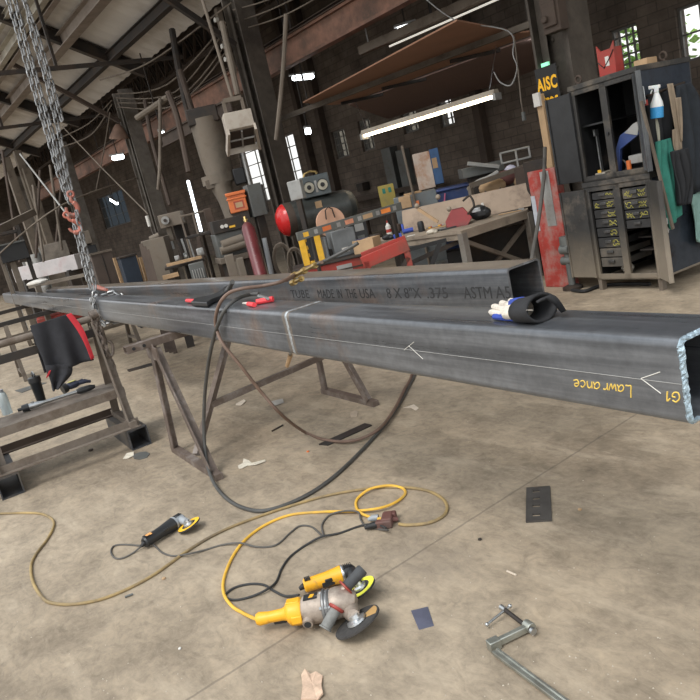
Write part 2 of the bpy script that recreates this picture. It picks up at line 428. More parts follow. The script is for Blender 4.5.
roofbeam(52, 52, .22, .26, M_purl, 'long brown steel purlin crossing the pale roof right of the chains', .1)
roofbeam(14, 36, .13, .26, M_purp, 'pale channel purlin under the roof sheeting in the top left corner', .1, CH)
roofbeam(22, 40, .12, .24, M_purl, 'dark channel purlin tight beside the pale one, behind the top of the chains', .1, CH)
roofbeam(118, 48, .14, .2, M_dark, 'dark eave purlin along the lower right edge of the pale roof', .08)
roofbeam(4, 22, .10, .12, M_purp, 'cream strip purlin in the extreme top left corner of the roof', .1)
# rafters (fall with the roof)
k = 0
for x, lb in ((roof_hit(62,36).x, 'dark rafter under the pale roof behind the top of the chains'), (roof_hit(25,103).x, 'dark rafter under the pale roof left of the chains at mid height'), (roof_hit(4,141).x, 'dark rafter at the far lower corner of the pale roof')):
    y0, y1 = 2.5, RY
    mb = MB().prof(IB(.14,.24), (x, y0, roofz(y0)-.06), (x, y1, roofz(y1)-.06))
    solo(mb, 'roof_rafter', M_dark, lb, 'beam', 'rafters of the near bay')
for x, lb in ((-13.6, 'thin horizontal tie bar crossing behind the chains under the roof'), (-18.8, 'thin horizontal tie bar under the far lower part of the roof')):
    mb = MB().bar((x, 2.6, 4.75), (x, 6.9, 4.75), .07, .07).bar((x, 4.4, 4.75), (x, 4.4, roofz(4.4)-.05), .05, .05)
    solo(mb, 'roof_tie', M_dark, lb, 'tie bar')
# knee braces from the left column to the roof
mb = MB().bar((-17.4, 6.74, 4.3), (-17.4, 4.6, 5.9), .09, .09); solo(mb, 'knee_brace', M_brown, 'rusty diagonal knee brace between left column and pale roof', 'brace')
mb = MB().bar((-11.25, 6.76, 4.3), (-11.25, 4.8, 5.8), .09, .09); solo(mb, 'knee_brace', M_dark, 'dark diagonal knee brace rising from centre column to pale roof', 'brace')
# columns
def column(xc, ma, label, top, w=.44, d=.36):
    t_ = thing('steel_column', label, 'column', (xc, 7.0, 0), 0, 'columns between the two bays')
    part(MB().box(-w/2-.07, w/2+.07, -d/2-.07, d/2+.07, 0, .03), 'base_plate', ma, t_)
    mb = MB().box(-w/2, -w/2+.03, -d/2, d/2, .03, top).box(w/2-.03, w/2, -d/2, d/2, .03, top).box(-w/2+.03, w/2-.03, -.012, .012, .03, top)
    part(mb, 'shaft', ma, t_, smooth=False)
    mb = MB()
    for s in (-1,1):
        for dy in (-1,1): mb.prof(LA(.09), (s*(w/2-.085), dy*.075, .05), (s*(w/2-.085), dy*.075, top-.1))
    part(mb, 'corner_angle', ma, t_, smooth=False)
    mb = MB()
    for i in range(int((top-.3)/.28)):
        for s in (-1,1): mb.ball((s*(w/2-.13), -.02, .3+.28*i), .022, (1,.6,1), 8)
    part(mb, 'rivet', ma, t_)
    return t_
cL = column(-17.4, M_colL, 'dusty grey riveted column with a rusty bell shade near its top, left of the drill press', 5.0)
cC = column(-11.25, M_col, 'dark riveted steel column in the middle, beside the grey ceiling heater', 5.1)
cR = column(-4.95, M_col, 'thick brown steel column rising behind the black cabinets', 5.3, .46, .42)
column(-23.6, M_colL, 'pale dusty column farther down the row, half behind the chains', 4.9)
column(-30.0, M_colL, 'pale column near the far left corner of the building', 4.8)
part(MB().box(.05,.27,-.36,-.215,2.56,3.35).box(.08,.24,-.39,-.36,2.62,2.86).cyl((.12,-.43,2.7),(.12,-.39,2.7),.035), 'switch_box', M_brown, cR, bevel=.008, label='rusty switch box on the column')
part(MB().lathe([(.24,0),(.23,.05),(.10,.28),(.05,.34)], (-.05,-.38,3.92), (.25,.1,1)), 'bell_shade', mat('rusty bell', (.24,.15,.11), .7, .2), cL, label='rusty bell shaped shade')
# crane runway girder
mb = MB().prof(IB(.2,.46,.05), (-33.5, 7.75, 4.08), (-3.2, 7.75, 4.08)); 
t_ = thing('crane_girder', 'oxide red runway girder running behind the columns', 'girder', (-18, 7.75, 3.85)); part(mb, 'girder_beam', M_girder, t_, world=True, smooth=False)
part(MB().prof(CH(.10,.06,.01), (-33.5,7.66,4.335), (-3.2,7.66,4.335)), 'crane_rail', M_brown, t_, world=True, smooth=False)
mb = MB().box(-9.2,-7.6,7.3,7.55,4.48,5.0); solo(mb, 'trolley_beam', M_girder, 'brown crane trolley beam at the top, right of the centre column', 'beam', bevel=.02)
# brown jib rail from the left mast to the heater
a, b = PY(163,141,6.1), PY(232,107,6.1); b.z = a.z
solo(MB().prof(IB(.12,.24,.03), a, b), 'hoist_rail', M_brown, 'short brown monorail beam ending left of the grey heater', 'beam', smooth=False)
# upper trusses, dark, in the far bay
def truss(y, z0, z1, x0, x1, n, label):
    mb = MB().bar((x0,y,z0),(x1,y,z0),.08,.08).bar((x0,y,z1),(x1,y,z1),.08,.08)
    for i in range(n):
        xa = x0+(x1-x0)*i/n; xb = x0+(x1-x0)*(i+.5)/n; xc = x0+(x1-x0)*(i+1)/n
        mb.bar((xa,y,z0),(xb,y,z1),.04,.04).bar((xb,y,z1),(xc,y,z0),.04,.04)
    solo(mb, 'roof_truss', M_brown, label, 'truss', 'open web trusses of the far bay')
truss(8.6, 5.3, 5.9, -34, -6, 46, 'dark open web truss just above the red runway girder')
truss(10.6, 6.3, 7.0, -36, -4, 44, 'dark open web truss higher up behind the hanging lamps')
truss(12.8, 5.6, 6.2, -30, 3, 44, 'dark open web truss nearest to the brick wall')
# rafters of the high bay
for i, x in enumerate((-4.5, -11.2, -17.4, -23.6)):
    mb = MB().prof(IB(.2,.35), (x, 7.1, 7.3), (x, 14, 7.3)); solo(mb, 'high_rafter', M_dark, ['dark cross beam high above the right column','dark cross beam high above the centre column','dark cross beam high above the left column','dark cross beam high above the farther column'][i], 'beam', 'cross beams of the high roof')
mb = MB(); a = V((-4.2,13.6,4.3)); mb.bar((-5.9,13.7,4.0),(-5.9,13.7,5.6),.14,.14).bar((-5.9,13.7,4.05),(-5.9,12.4,4.05),.12,.14).bar((-5.9,13.7,5.5),(-5.9,12.45,4.1),.1,.1)
solo(mb, 'wall_bracket', M_brown, 'timber wall bracket left of the green window', 'bracket')
# pilaster posts on the brick wall
for px, py, lb in ((308,150,'thin rusty pipe post against the brick wall behind the gauges'), (478,110,'dark post on the brick wall above the blue bin'), (322,128,'brown post on the brick wall right of the tall windows')):
    p = PY(px, py, 13.85); mb = MB().box(p.x-.11, p.x+.11, 13.75, 13.99, 0, 7.5); solo(mb, 'wall_post', M_brown, lb, 'post', 'posts along the brick wall')
# outdoor greenery behind the right window
w = max(WIN, key=lambda q: -abs(q['x0']+8.8)); 
M_leaf = mat('sunlit leaves', (.30,.50,.12), .6, var=.5, scale=12, bmp=0)
mb = MB(); 
cx = [q for q in WIN if q['tone']=='clear'][-2]; tx = (cx['x0']+cx['x1'])/2*1.25; tz = 3.2
for i in range(900):
    c = V((tx+random.gauss(0,.9)-.3, 18.2+random.gauss(0,.4), tz+random.gauss(-.1,.9))); s = random.uniform(.06,.16)
    a = V((random.gauss(0,1),random.gauss(0,1),random.gauss(0,1))).normalized(); b, d = ortho(a)
    mb.add([c-b*s, c+d*s*.6, c+b*s, c-d*s*.6], [(0,1,2,3)])
t_ = thing('tree', 'green leafy tree outside, seen through the window above the red box', 'tree', (tx, 18.2, 0)); part(mb, 'foliage', M_leaf, t_, world=True, smooth=False)
part(MB().tube([(0,0,0),(.1,0,1.6),(0,.1,3.3)], [.14,.1,.05], 8), 'trunk', M_brown, t_)
solo(MB().box(-30, 12, 14.4, 40, -.35, -.05), 'ground_outside', mat('pale gravel', (.4,.38,.34), .9), kind='structure', smooth=False)
# ------------------------------------------------------------------ light
w = bpy.data.worlds.new('sky'); SC.world = w; w.use_nodes = True; nt = w.node_tree
bg = nt.nodes['Background']; tc = nt.nodes.new('ShaderNodeTexCoord'); sp = nt.nodes.new('ShaderNodeSeparateXYZ'); nt.links.new(tc.outputs['Generated'], sp.inputs[0])
r = ramp(nt, sp.outputs[2], [(0, (.62,.62,.60)), (.12, (1.0,1.0,.98)), (1, (.80,.90,1.0))]); nt.links.new(r.outputs[0], bg.inputs['Color'])
bg.inputs['Strength'].default_value = WORLD_S

sn = bpy.data.lights.new('hazy_sun', 'SUN'); sn.energy = 1.75; sn.angle = math.radians(28); sn.color = (1.0,.965,.91)
so = bpy.data.objects.new('hazy_sun', sn); COL.objects.link(so); so.location = (0,-4,9); so.rotation_euler = V((-.12,.58,-.80)).to_track_quat('-Z','Y').to_euler()
# ------------------------------------------------------------------ the two steel tubes
def rrect(w, h, r, k=5, t=0.0):
    pts = []; w2, h2 = w/2-t, h/2-t; r = max(r-t, .004)
    for cx, cy, a0 in ((w2-r,-h2+r,-90),(w2-r,h2-r,0),(-w2+r,h2-r,90),(-w2+r,-h2+r,180)):
        for i in range(k+1):
            a = math.radians(a0+90*i/k); pts.append((cx+r*math.cos(a), cy+r*math.sin(a)))
    return pts
def m_mill(name, rusty):
    ma, nt, bs = nt_new(name); vec = coords(nt, (1,1,1), 'Object'); vs = coords(nt, (.35,9,9), 'Object')
    st = noise(nt, vs, 1.6, 7, .65); fn = noise(nt, vec, 26, 6, .7); bl = noise(nt, vec, 2.3, 7, .65)
    base = ramp(nt, st, [(.25, (.048,.052,.058)), (.48, (.125,.131,.142)), (.70, (.25,.26,.275))]).outputs[0]
    base = mix(nt, .55, base, ramp(nt, fn, [(.3, (.55,.55,.56)), (.65, (1.05,1.05,1.05))]).outputs[0], 'MULTIPLY')
    rf = ramp(nt, bl, [(.60-rusty*.1, (0,0,0)), (.74, (.75,.75,.75))]).outputs[0]
    rust = ramp(nt, fn, [(.35, (.10,.05,.03)), (.7, (.26,.17,.11))]).outputs[0]
    col = mix(nt, rf, base, rust); nt.links.new(col, bs.inputs['Base Color'])
    ml = ramp(nt, bl, [(.5, (.42,.42,.42)), (.75, (.15,.15,.15))]).outputs[0]; nt.links.new(ml, bs.inputs['Metallic'])
    ro = ramp(nt, st, [(.2, (.22,.22,.22)), (.8, (.40,.40,.40))]).outputs[0]; nt.links.new(ro, bs.inputs['Roughness'])
    if rusty > .9:      # tan on the upward faces, painting in a warm grazing reflection
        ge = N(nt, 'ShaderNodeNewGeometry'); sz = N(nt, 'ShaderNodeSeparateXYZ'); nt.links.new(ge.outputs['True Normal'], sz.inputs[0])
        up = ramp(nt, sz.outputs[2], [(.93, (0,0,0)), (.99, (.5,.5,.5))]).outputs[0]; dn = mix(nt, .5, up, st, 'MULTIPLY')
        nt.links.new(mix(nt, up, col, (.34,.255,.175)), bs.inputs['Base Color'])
    bump(nt, bs, fn, .12, .002); return ma
M_mill = m_mill('blue grey mill scale steel', .35); M_mill2 = m_mill('mill scale steel with painted warm sheen', 1.0)
M_chalk = mat('white chalk line', (.62,.60,.55), .9, bmp=0)
M_ychalk = mat('yellow paint marker', (.72,.50,.10), .8, var=.15, bmp=0)
M_bevel = mat('freshly ground bevel', (.36,.46,.53), .38, .5, var=.45, scale=60, bmp=.6)
M_weld = mat('ground weld bead', (.40,.43,.45), .45, .6, var=.4, scale=40, bmp=.5, dirt=(.22,.14,.09), dirt_amt=.4, dirt_scale=12)
M_haze = mat('heat tint beside weld', (.19,.165,.145), .5, .5, var=.3, scale=20)
S = .2032; Y0, ZT, XE = 1.31, 1.03, -.918; YC, ZC = Y0+S/2, ZT-S/2
tubeA = thing('square_steel_tube', 'front long square steel tube with yellow writing and a bright ragged rim', 'steel tube', T(XE-3, YC, ZT-S), TYAW)
L0 = 3.0
def lt(x, y, z): return V((x-(XE-3), y-YC, z-(ZT-S)))      # tube axes -> local of tubeA
ro, ri = rrect(S, S, .021), rrect(S, S, .021, t=.0095)
def tubeprof(mb, x0, x1):
    p = lambda q: [(b, a) for a, b in q]
    return mb.ring_prof(ro, ri, lt(x0,YC,ZC), lt(x1,YC,ZC))
part(tubeprof(MB(), -16.5, XE-.009), 'tube_wall', M_mill, tubeA, ang=28)
# bevelled rim with its ragged torch cut
mb = MB(); n = 120; rings = []
def along(poly, t):
    n_ = len(poly); ds = [(V(poly[(i+1)%n_])-V(poly[i])).length for i in range(n_)]; tt = t*sum(ds); i = 0
    while tt > ds[i] and i < n_-1: tt -= ds[i]; i += 1
    return V(poly[i]).lerp(V(poly[(i+1)%n_]), tt/ds[i])
sx, sy = ortho(V((1,0,0)))
for t_, xo in ((-.0006, -.006), (-.0004, -.0035), (.004, .002), (.0085, .0045), (.0098, -.004)):
    po = rrect(S, S, .021, t=t_)
    for i in range(n):
        q = along(po, i/n); j = random.uniform(-.0016,.0016)*(1 if t_ > 0 else 1.2)
        c = lt(XE, YC, ZC); mb.v.append(c + sx*(q.x*(1+j*4)) + sy*(q.y*(1+j*4)) + V((xo + j*1.6 - .004, 0, 0)))
for k in range(4):
    for i in range(n): i2 = (i+1)%n; mb.f.append((k*n+i, k*n+i2, (k+1)*n+i2, (k+1)*n+i))
part(mb, 'bevelled_rim', M_bevel, tubeA, smooth=False, label='bright ragged bevelled rim')
# splice weld
def collar(x, wdt, out, n=90, rough=.0012):
    mb = MB(); m_ = 5
    for k in range(m_):
        u = k/(m_-1)
        po = rrect(S, S, .021, t=-out*math.sin(PI*u)-.0004)
        for i in range(n):
            q = along(po, i/n); j = random.uniform(-rough, rough); c = lt(x+(u-.5)*wdt+j*2.5, YC, ZC)
            mb.v.append(c + sx*q.x + sy*q.y)
    for k in range(m_-1):
        for i in range(n): i2 = (i+1)%n; mb.f.append((k*n+i,k*n+i2,(k+1)*n+i2,(k+1)*n+i))
    return mb
xw = (TR.transposed() @ TY(289,332,Y0)).x
part(collar(xw, .075, .0006, rough=.0009), 'heat_band', M_haze, tubeA)
part(collar(xw+.004, .022, .0035), 'weld_bead', M_weld, tubeA, label='rough bright weld seam round the tube')
# chalk line and writing on the front face, drawn as thin strokes on the face
def onface(px, py): 
    p = TR.transposed() @ TY(px, py, Y0-.0006); return lt(p.x, Y0-.0006, p.z)
def stroke(mb, pts, r, sub=4):
    p = smooth_path([onface(*q) for q in pts], sub) if len(pts) > 2 else [onface(*q) for q in pts]
    return mb.tube(p, r, 5)
mb = MB()
pA = onface(682,384.5); pB = onface(330,339.5)
mb.tube([pA, V((pB.x, pA.y, pA.z)), V((-9.0, pA.y, pA.z))], .0008, 5)
zl = pA.z
part(mb, 'chalk_line', mat('pale scribed line', (.33,.325,.31), .7, bmp=0), tubeA)
mb = MB(); stroke(mb, [(660,372),(641,378.5)], .0011); stroke(mb, [(641,378.5),(661,393.5)], .0012)
part(mb, 'chalk_arrow', M_chalk, tubeA)
mb = MB(); stroke(mb, [(404,350),(414,342)], .0009); stroke(mb, [(409,346),(423,359)], .001); part(mb, 'chalk_arrow', M_chalk, tubeA)
# handwriting, upside down as on the tube: pen strokes in a unit x-height, y up, turned over onto the face
GL = {'L':(1.0,[[(.0,1.75),(.02,.9),(.0,0),(.35,.02),(.75,.0)]]), 'a':(1.08,[[(.75,.85),(.45,1),(.12,.75),(.03,.35),(.22,.02),(.5,.12),(.74,.55)],[(.78,1),(.74,.4),(.95,0)]]),
 'w':(1.2,[[(0,1),(.2,0),(.48,.75),(.72,0),(1.0,1)]]), 'r':(.75,[[(0,1),(.06,0)],[(.06,.55),(.3,.95),(.6,.9)]]), 'n':(.95,[[(0,1),(.06,0)],[(.06,.55),(.35,1),(.62,.75),(.7,0)]]),
 'c':(.9,[[(.65,.8),(.38,1),(.03,.5),(.3,0),(.68,.15)]]), 'e':(.85,[[(.05,.48),(.6,.58),(.5,.95),(.22,.92),(.02,.45),(.28,0),(.75,.12)]]), ' ':(.35,[]),
 'G':(1.15,[[(.85,.85),(.45,1),(.05,.55),(.22,.02),(.7,.05),(.88,.45),(.5,.5)]]), '1':(.7,[[(0,.7),(.3,1.0),(.34,.5),(.3,0)]])}
def write(mb, word, p0, p1, xh, r):
    tot = sum(GL[c][0] for c in word); U = 0
    for c in word:
        for st in GL[c][1]:
            stroke(mb, [(p0[0]+(p1[0]-p0[0])*(U+x)/tot - .06*xh*y*0, p0[1]+(p1[1]-p0[1])*(U+x)/tot + xh*y) for x, y in st], r, 4)
        U += GL[c][0]
    return mb
part(write(MB(), 'Lawr ance', (631,386), (573,379.5), 6.6, .0016), 'yellow_name', M_ychalk, tubeA, label='yellow handwritten word, upside down')
part(write(MB(), 'G1', (680,393), (664,391), 9.5, .0018), 'yellow_mark', M_ychalk, tubeA)
# back tube
BY = TYAW + math.radians(2.2); nb = T(-2.19, 2.04, 0)
tubeB = thing('square_steel_tube', 'back square steel tube with dark stencilled letters and an open dark end', 'steel tube', (nb.x, nb.y, ZT-S), BY)
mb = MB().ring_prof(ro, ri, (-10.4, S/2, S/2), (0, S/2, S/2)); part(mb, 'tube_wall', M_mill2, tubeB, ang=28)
M_sten = mat('faded black stencil ink', (.028,.028,.030), .7, bmp=0)
Bi = root_m(tubeB).inverted()
def bx(px): 
    n_ = Matrix.Rotation(BY, 3, 'Z') @ V((0,1,0)); p = plane(px, 290, n_, n_.dot(V((nb.x, nb.y, 0)))); return (Bi @ p).x
k_ = 0
for body, c0, c1 in (('TUBE', 290, 308), ('MADE', 317, 333), ('IN', 336.5, 341), ('THE', 345, 355.5), ('USA', 359, 374), ('8 X 8"X', 386, 420), ('.375', 426, 447), ('ASTM', 463, 491), ('A5', 495, 510)):
    x0_, x1_ = bx(c0), bx(c1); mt = text_mb(body, .068, Matrix.Identity(4), .0004)
    a_, b_ = min(v.x for v in mt.v), max(v.x for v in mt.v); k_ = (x1_-x0_)/(b_-a_); Mt = frame_m(V(((x0_+x1_)/2, -.0008, .098)), V((1,0,0)), V((0,0,1)), V((0,-1,0)))
    mt.v = [Mt @ V(((v.x-(a_+b_)/2)*k_, v.y*1.15, v.z)) for v in mt.v]
    part(mt, 'stencil_text', M_sten, tubeB, smooth=False)
# ------------------------------------------------------------------ trestle under the tubes
M_horse = mat('burnt brown trestle steel', (.14,.105,.085), .65, .25, dirt=(.25,.22,.2), dirt_amt=.35, dirt_scale=6)
tr = thing('steel_trestle', 'brown steel trestle with A shaped ends carrying both tubes in the middle', 'trestle', T(-4.45, 1.7, 0), TYAW)
def lw(mb, *a): return mb
hz = ZT - S
b0, b1 = T(-4.80, .985, hz-.0265), T(-4.80, 2.62, hz-.0265)
part(MB().hollow(b0, b1, .085, .05, .006), 'top_beam', M_horse, tr, world=True, smooth=False)
mb = MB()
for dy in (.03, .075): mb = MB(); mb.cyl(T(-4.757, .985+dy*1.6, hz-.027), T(-4.754, .985+dy*1.6, hz-.027), .012, n=10); part(mb, 'bolt_hole', M_black, tr, world=True)
for (fl, fr, yb, dia) in ((-4.80, -4.02, 1.12, False), (-4.78, -4.14, 2.37, True)):
    ap = T(-4.80, yb, hz-.055)
    part(MB().prof(LA(.055,.008), T(fl, yb, .03), T(-4.82, yb+.06, hz-.052)), 'leg', M_horse, tr, world=True, smooth=False)
    part(MB().prof(LA(.06,.008), T(fr, yb, .03), T(-4.76, yb+.06, hz-.052)), 'leg', M_horse, tr, world=True, smooth=False)
    part(MB().box(-.13,.13,-.006,.006,-.09,0, Matrix.Translation(T(-4.78, yb+.03, hz-.052)) @ TR.to_4x4()), 'gusset', M_horse, tr, world=True, smooth=False)
    part(MB().bar(T(fl-.05, yb, .02), T(fr+.07, yb, .02), .05, .04), 'foot_bar', M_horse, tr, world=True, smooth=False)
part(MB().bar(T(-4.43, 1.15, .05), T(-4.80, 1.78, hz-.055), .04, .04), 'brace', M_horse, tr, world=True, smooth=False)
part(MB().bar(T(-4.56, 1.37, .30), T(-4.76, 2.41, .30), .04, .04), 'brace', M_horse, tr, world=True, smooth=False)
# ------------------------------------------------------------------ far trestle at the left
def trestle(x, y0, y1, label):
    t_ = thing('steel_trestle', label, 'trestle', T(x, (y0+y1)/2, 0), TYAW)
    part(MB().hollow(T(x,y0,hz-.031), T(x,y1,hz-.031), .08, .06, .006), 'top_beam', M_dark, t_, world=True, smooth=False)
    for yb in (y0+.2, y1-.25):
        for s in (-1, 1): part(MB().bar(T(x+s*.3, yb, .0), T(x+s*.03, yb, hz-.06), .05, .05), 'leg', M_tan, t_, world=True, smooth=False)
        part(MB().bar(T(x-.26, yb, .12), T(x+.26, yb, .12), .04, .04), 'cross_bar', M_tan, t_, world=True, smooth=False)
    part(MB().bar(T(x, y0+.2, .35), T(x, y1-.25, .35), .04, .04), 'brace', M_tan, t_, world=True, smooth=False)
trestle(-10.6, .55, 2.6, 'dark trestle with crossed tan legs under the tubes behind the jacket')
trestle(-13.6, .5, 2.6, 'farthest trestle under the left tip of the tubes')
# ------------------------------------------------------------------ near stand at the left
M_stand = mat('dusty stand steel', (.20,.165,.135), .7, .2, dirt=(.10,.07,.05), dirt_amt=.5, dirt_scale=5)
M_boxt = mat('blue black box section', (.05,.055,.065), .5, .4, dirt=(.16,.13,.1), dirt_amt=.5)
st = thing('steel_stand', 'brown steel stand at left with a pipe top rail, shelf and box feet', 'stand', T(-5.55, .5, 0), TYAW)
W_st = dict(world=True, smooth=False)
yl, yr = .065, 1.0
part(MB().tube([T(-5.55,-.25,1.0), T(-5.55,1.03,1.0)], .026, 14), 'top_pipe', M_stand, st, world=True)
part(MB().bar(T(-5.53,-.2,.895), T(-5.53,yr-.04,.895), .03, .06), 'under_rail', M_dark, st, **W_st)
part(MB().box(-.07,.07,-.006,.006,-.17,-.02, Matrix.Translation(T(-5.55,yr-.015,1.0)) @ TR.to_4x4()), 'gusset', M_stand, st, **W_st)
for y in (yl, yr-.02):
    for xf, xt in ((-5.30,-5.50), (-5.86,-5.60)):
        part(MB().prof(LA(.06,.008), T(xf,y,.15), T(xt,y,.975)), 'leg', M_stand, st, **W_st)
for x in (-5.28, -5.9):
    part(MB().prof(LA(.06,.008), T(x,-.3,.185), T(x,yr+.03,.185)), 'lower_rail', M_stand if x > -5.5 else M_brown, st, **W_st)
part(MB().bar(T(-5.9,yr-.02,.18), T(-5.26,yr-.02,.18), .05, .05), 'end_bar', M_stand, st, **W_st)
part(MB().box(-.20,.19,-.75,.52,-.006,.0, Matrix.Translation(T(-5.6,.5,.45)) @ TR.to_4x4()).box(.182,.19,-.75,.52,-.065,-.006, Matrix.Translation(T(-5.6,.5,.45)) @ TR.to_4x4()), 'shelf', M_stand, st, **W_st)
for y in (.07, .985):
    part(MB().hollow(T(-5.98,y,.0765), T(-5.235,y,.0765), .15, .152, .009), 'box_foot', M_boxt, st, **W_st)
SH = .451
# jacket hung over the pipe: one cloth that falls in front and behind
M_jack = mat('black work cloth', (.020,.020,.024), .9, var=.35, scale=14); M_jred = mat('red jacket lining', (.45,.02,.03), .8, var=.2, scale=14)
jk = thing('work_jacket', 'black work jacket with red edge slung over the pipe rail', 'jacket', T(-5.55,.62,.62), TYAW)
def jp(px, py, x=-5.47): return TX(px, py, x)
def jsheet(left, right, x0, x1, fold, nf, nm, ma, nv=20, thick=.012):
    L_ = smooth_path([jp(px, py, x0+(x1-x0)*k/(len(left)-1)) for k, (px, py) in enumerate(left)], 8)
    R_ = smooth_path([jp(px, py, x0+(x1-x0)*k/(len(right)-1)) for k, (px, py) in enumerate(right)], 8)
    def fn(u, v):
        a = L_[min(int(v*(len(L_)-1)), len(L_)-1)]; b = R_[min(int(v*(len(R_)-1)), len(R_)-1)]
        k = min(1, .15+v*1.5)
        return a.lerp(b, u) + TNX*(k*fold*math.sin(nf*PI*u+1.5*v) + k*.4*fold*math.sin(2.7*nf*u-4*v)) 
    return part(MB().grid(22, nv, fn), nm, ma, jk, world=True, solid=thick, ang=60)
jsheet([(30,326),(36,343),(43,361),(47,374)], [(69,313.5),(79,328),(87,344),(93,360)], -5.505, -5.44, .022, 4, 'body_cloth', M_jack)
jsheet([(66,315),(77,330),(85,345),(91,360)], [(71,313),(82,327),(89,343),(94.5,358)], -5.482, -5.402, .004, 1, 'red_lining', M_jred)
jsheet([(46,366),(49,377),(53,391)], [(72,364),(71,375),(59,388)], -5.43, -5.40, .022, 3, 'sleeve', M_jack)
jsheet([(49,371),(47,375),(46,378)], [(51,370),(49,375),(47,378)], -5.40, -5.395, .001, 1, 'red_lining', M_jred, 6, .006)
y0_, y1_ = (TR.transposed() @ jp(30,326,-5.52)).y, (TR.transposed() @ jp(70,314,-5.52)).y
def over(u, v):
    s_ = v*.42 - .10; r = .036
    if s_ < 0: x, z = -r, 1.0
    a = max(-1.0, min(1.0, (v*2-1)*1.0))
    ang_ = -PI/2 + PI*min(1, v*2) if v < .5 else PI/2
    if v < .5: x, z = r*math.sin(ang_), 1.0 + r*math.cos(ang_)
    else: x, z = r + .004, 1.0 - (v-.5)*.10
    if v == 0: z -= .0
    return T(-5.55 + x, y0_ + (y1_-y0_)*u, z + .004*math.sin(14*u))
part(MB().grid(20, 16, over), 'shoulder_fold', M_jack, jk, world=True, solid=.012, ang=60)
part(MB().grid(20, 8, lambda u, v: T(-5.588-.03*v, y0_+(y1_-y0_)*u, 1.0-.30*v+.01*math.sin(9*u))), 'back_cloth', M_jack, jk, world=True, solid=.012, ang=60)
# shaker cup
def tp(px, py, z): return PZ(px, py, z)
c = tp(42, 402, SH); 
sk = thing('shaker_cup', 'black shaker bottle with a loop lid on the stand shelf', 'bottle', (c.x, c.y, SH))
part(MB().lathe([(.001,0),(.032,0),(.034,.01),(.043,.165),(.045,.17)]), 'cup', mat('smoky black plastic', (.012,.015,.018), .3), sk)
mb = MB().lathe([(.047,.165),(.048,.18),(.047,.205),(.03,.212),(.001,.213)]); mb.cyl((.015,0,.21),(.015,0,.232),.014)
mb.tube([(-.03,.0,.205),(-.032,0,.24),(-.005,0,.248),(.012,0,.23)], .005, 8); part(mb, 'lid', M_plast, sk)
part(MB().tube([(.02+.03*math.cos(t*.4),.03*0,.235+.02*math.sin(t*.4)) for t in range(16)], .003, 6), 'loop', M_pgrey, sk)
c = tp(8, 414, SH)
bt = thing('drink_bottle', 'pale clear plastic bottle at the far left of the shelf', 'bottle', (c.x, c.y, SH))
mg, nt, bs = nt_new('pale clear plastic'); bs.inputs['Base Color'].default_value = (.62,.70,.72,1); bs.inputs['Roughness'].default_value = .18; bs.inputs['Transmission Weight'].default_value = .45
part(MB().lathe([(.001,0),(.036,0),(.038,.006),(.036,.05),(.038,.055),(.037,.12),(.034,.16),(.022,.178),(.001,.18)]), 'bottle_body', mg, bt)
part(MB().lathe([(.024,.17),(.024,.195),(.001,.196)]), 'cap', M_pgrey, bt)
# impact wrench like tool lying on the shelf
p0, p1 = tp(22, 409, SH+.03), tp(92, 387, SH+.03); ax = (p1-p0).normalized(); sd = V((0,0,1)).cross(ax)
rt = thing('air_tool', 'long chrome air wrench with black nose lying along the shelf', 'wrench', ((p0+p1)/2).to_tuple()[:2]+(SH,), 0)
part(MB().tube([p0+ax*.0, p0+ax*.05], [.026,.03], 14).tube([p0-ax*.03, p0], [.012,.012], 10), 'nose', M_plast, rt, world=True)
part(MB().tube([p0+ax*.05, p0+ax*.1, p0+ax*.16, p0+ax*.40], [.022,.024,.013,.013], 14).cyl(p0+ax*.08-V((0,0,.01)), p0+ax*.08+V((0,0,.03)), .012), 'barrel', M_steel, rt, world=True)
part(MB().tube([p0+ax*.40, p0+ax*.43, p0+ax*.50, p0+ax*.54], [.018,.026,.024,.012], 12), 'grip', M_plast, rt, world=True)
gl = tp(74, 389, SH); 
gv = thing('work_glove', 'crumpled dark work glove with yellow logo patch on the stand shelf', 'glove', (gl.x, gl.y, SH), TYAW+PI/2+.25)
mb = MB(); mb.ball((0,0,.035), .05, (1.35,.9,.6), 14)
for i in range(4): mb.tube([(.04,-.035+.022*i,.035),(.10,-.04+.026*i,.03+.008*(i%2)),(.135+.01*(i%3),-.03+.02*i,.015)], [.013,.013,.009], 8)
mb.tube([(-.01,.03,.035),(.03,.075,.03),(.06,.085,.018)], [.014,.013,.009], 8)
part(mb, 'glove_body', mat('navy glove fabric', (.03,.035,.06), .85, var=.4, scale=20), gv)
part(MB().tube([(-.09,0,.03),(-.05,0,.035)], [.042,.038], 14), 'cuff', M_plast, gv)
part(MB().box(-.03,.03,-.02,.02,.064,.069), 'logo_patch', mat('olive glove patch', (.45,.42,.16), .7), gv, bevel=.002)
# ------------------------------------------------------------------ power tools on the floor
M_dy = mat('tool yellow plastic', (.80,.40,.02), .42, var=.12, dirt=(.35,.2,.06), dirt_amt=.25, dirt_scale=18)
M_cast = mat('scuffed cast aluminium', (.36,.30,.25), .5, .4, var=.25, scale=30, dirt=(.2,.15,.12), dirt_amt=.35, dirt_scale=14)
M_hgrey = mat('grey rubber grip', (.19,.19,.18), .7, scale=40)
M_hdark = mat('dark rubber grip', (.05,.052,.055), .7, scale=40)
M_disc = mat('abrasive disc', (.045,.042,.04), .9, scale=80, var=.4)
M_label = mat('disc paper label', (.45,.27,.10), .7)
M_lime = mat('lime yellow disc', (.80,.78,.06), .6, var=.15)
M_flange = mat('bright flange steel', (.55,.57,.58), .3, .85, var=.15, scale=30)
def tool_frame(pa, pb, z):
    a, b = PZ(*pa, z), PZ(*pb, z); x = b-a; x.z = 0; return a, b, math.atan2(x.y, x.x), x.length
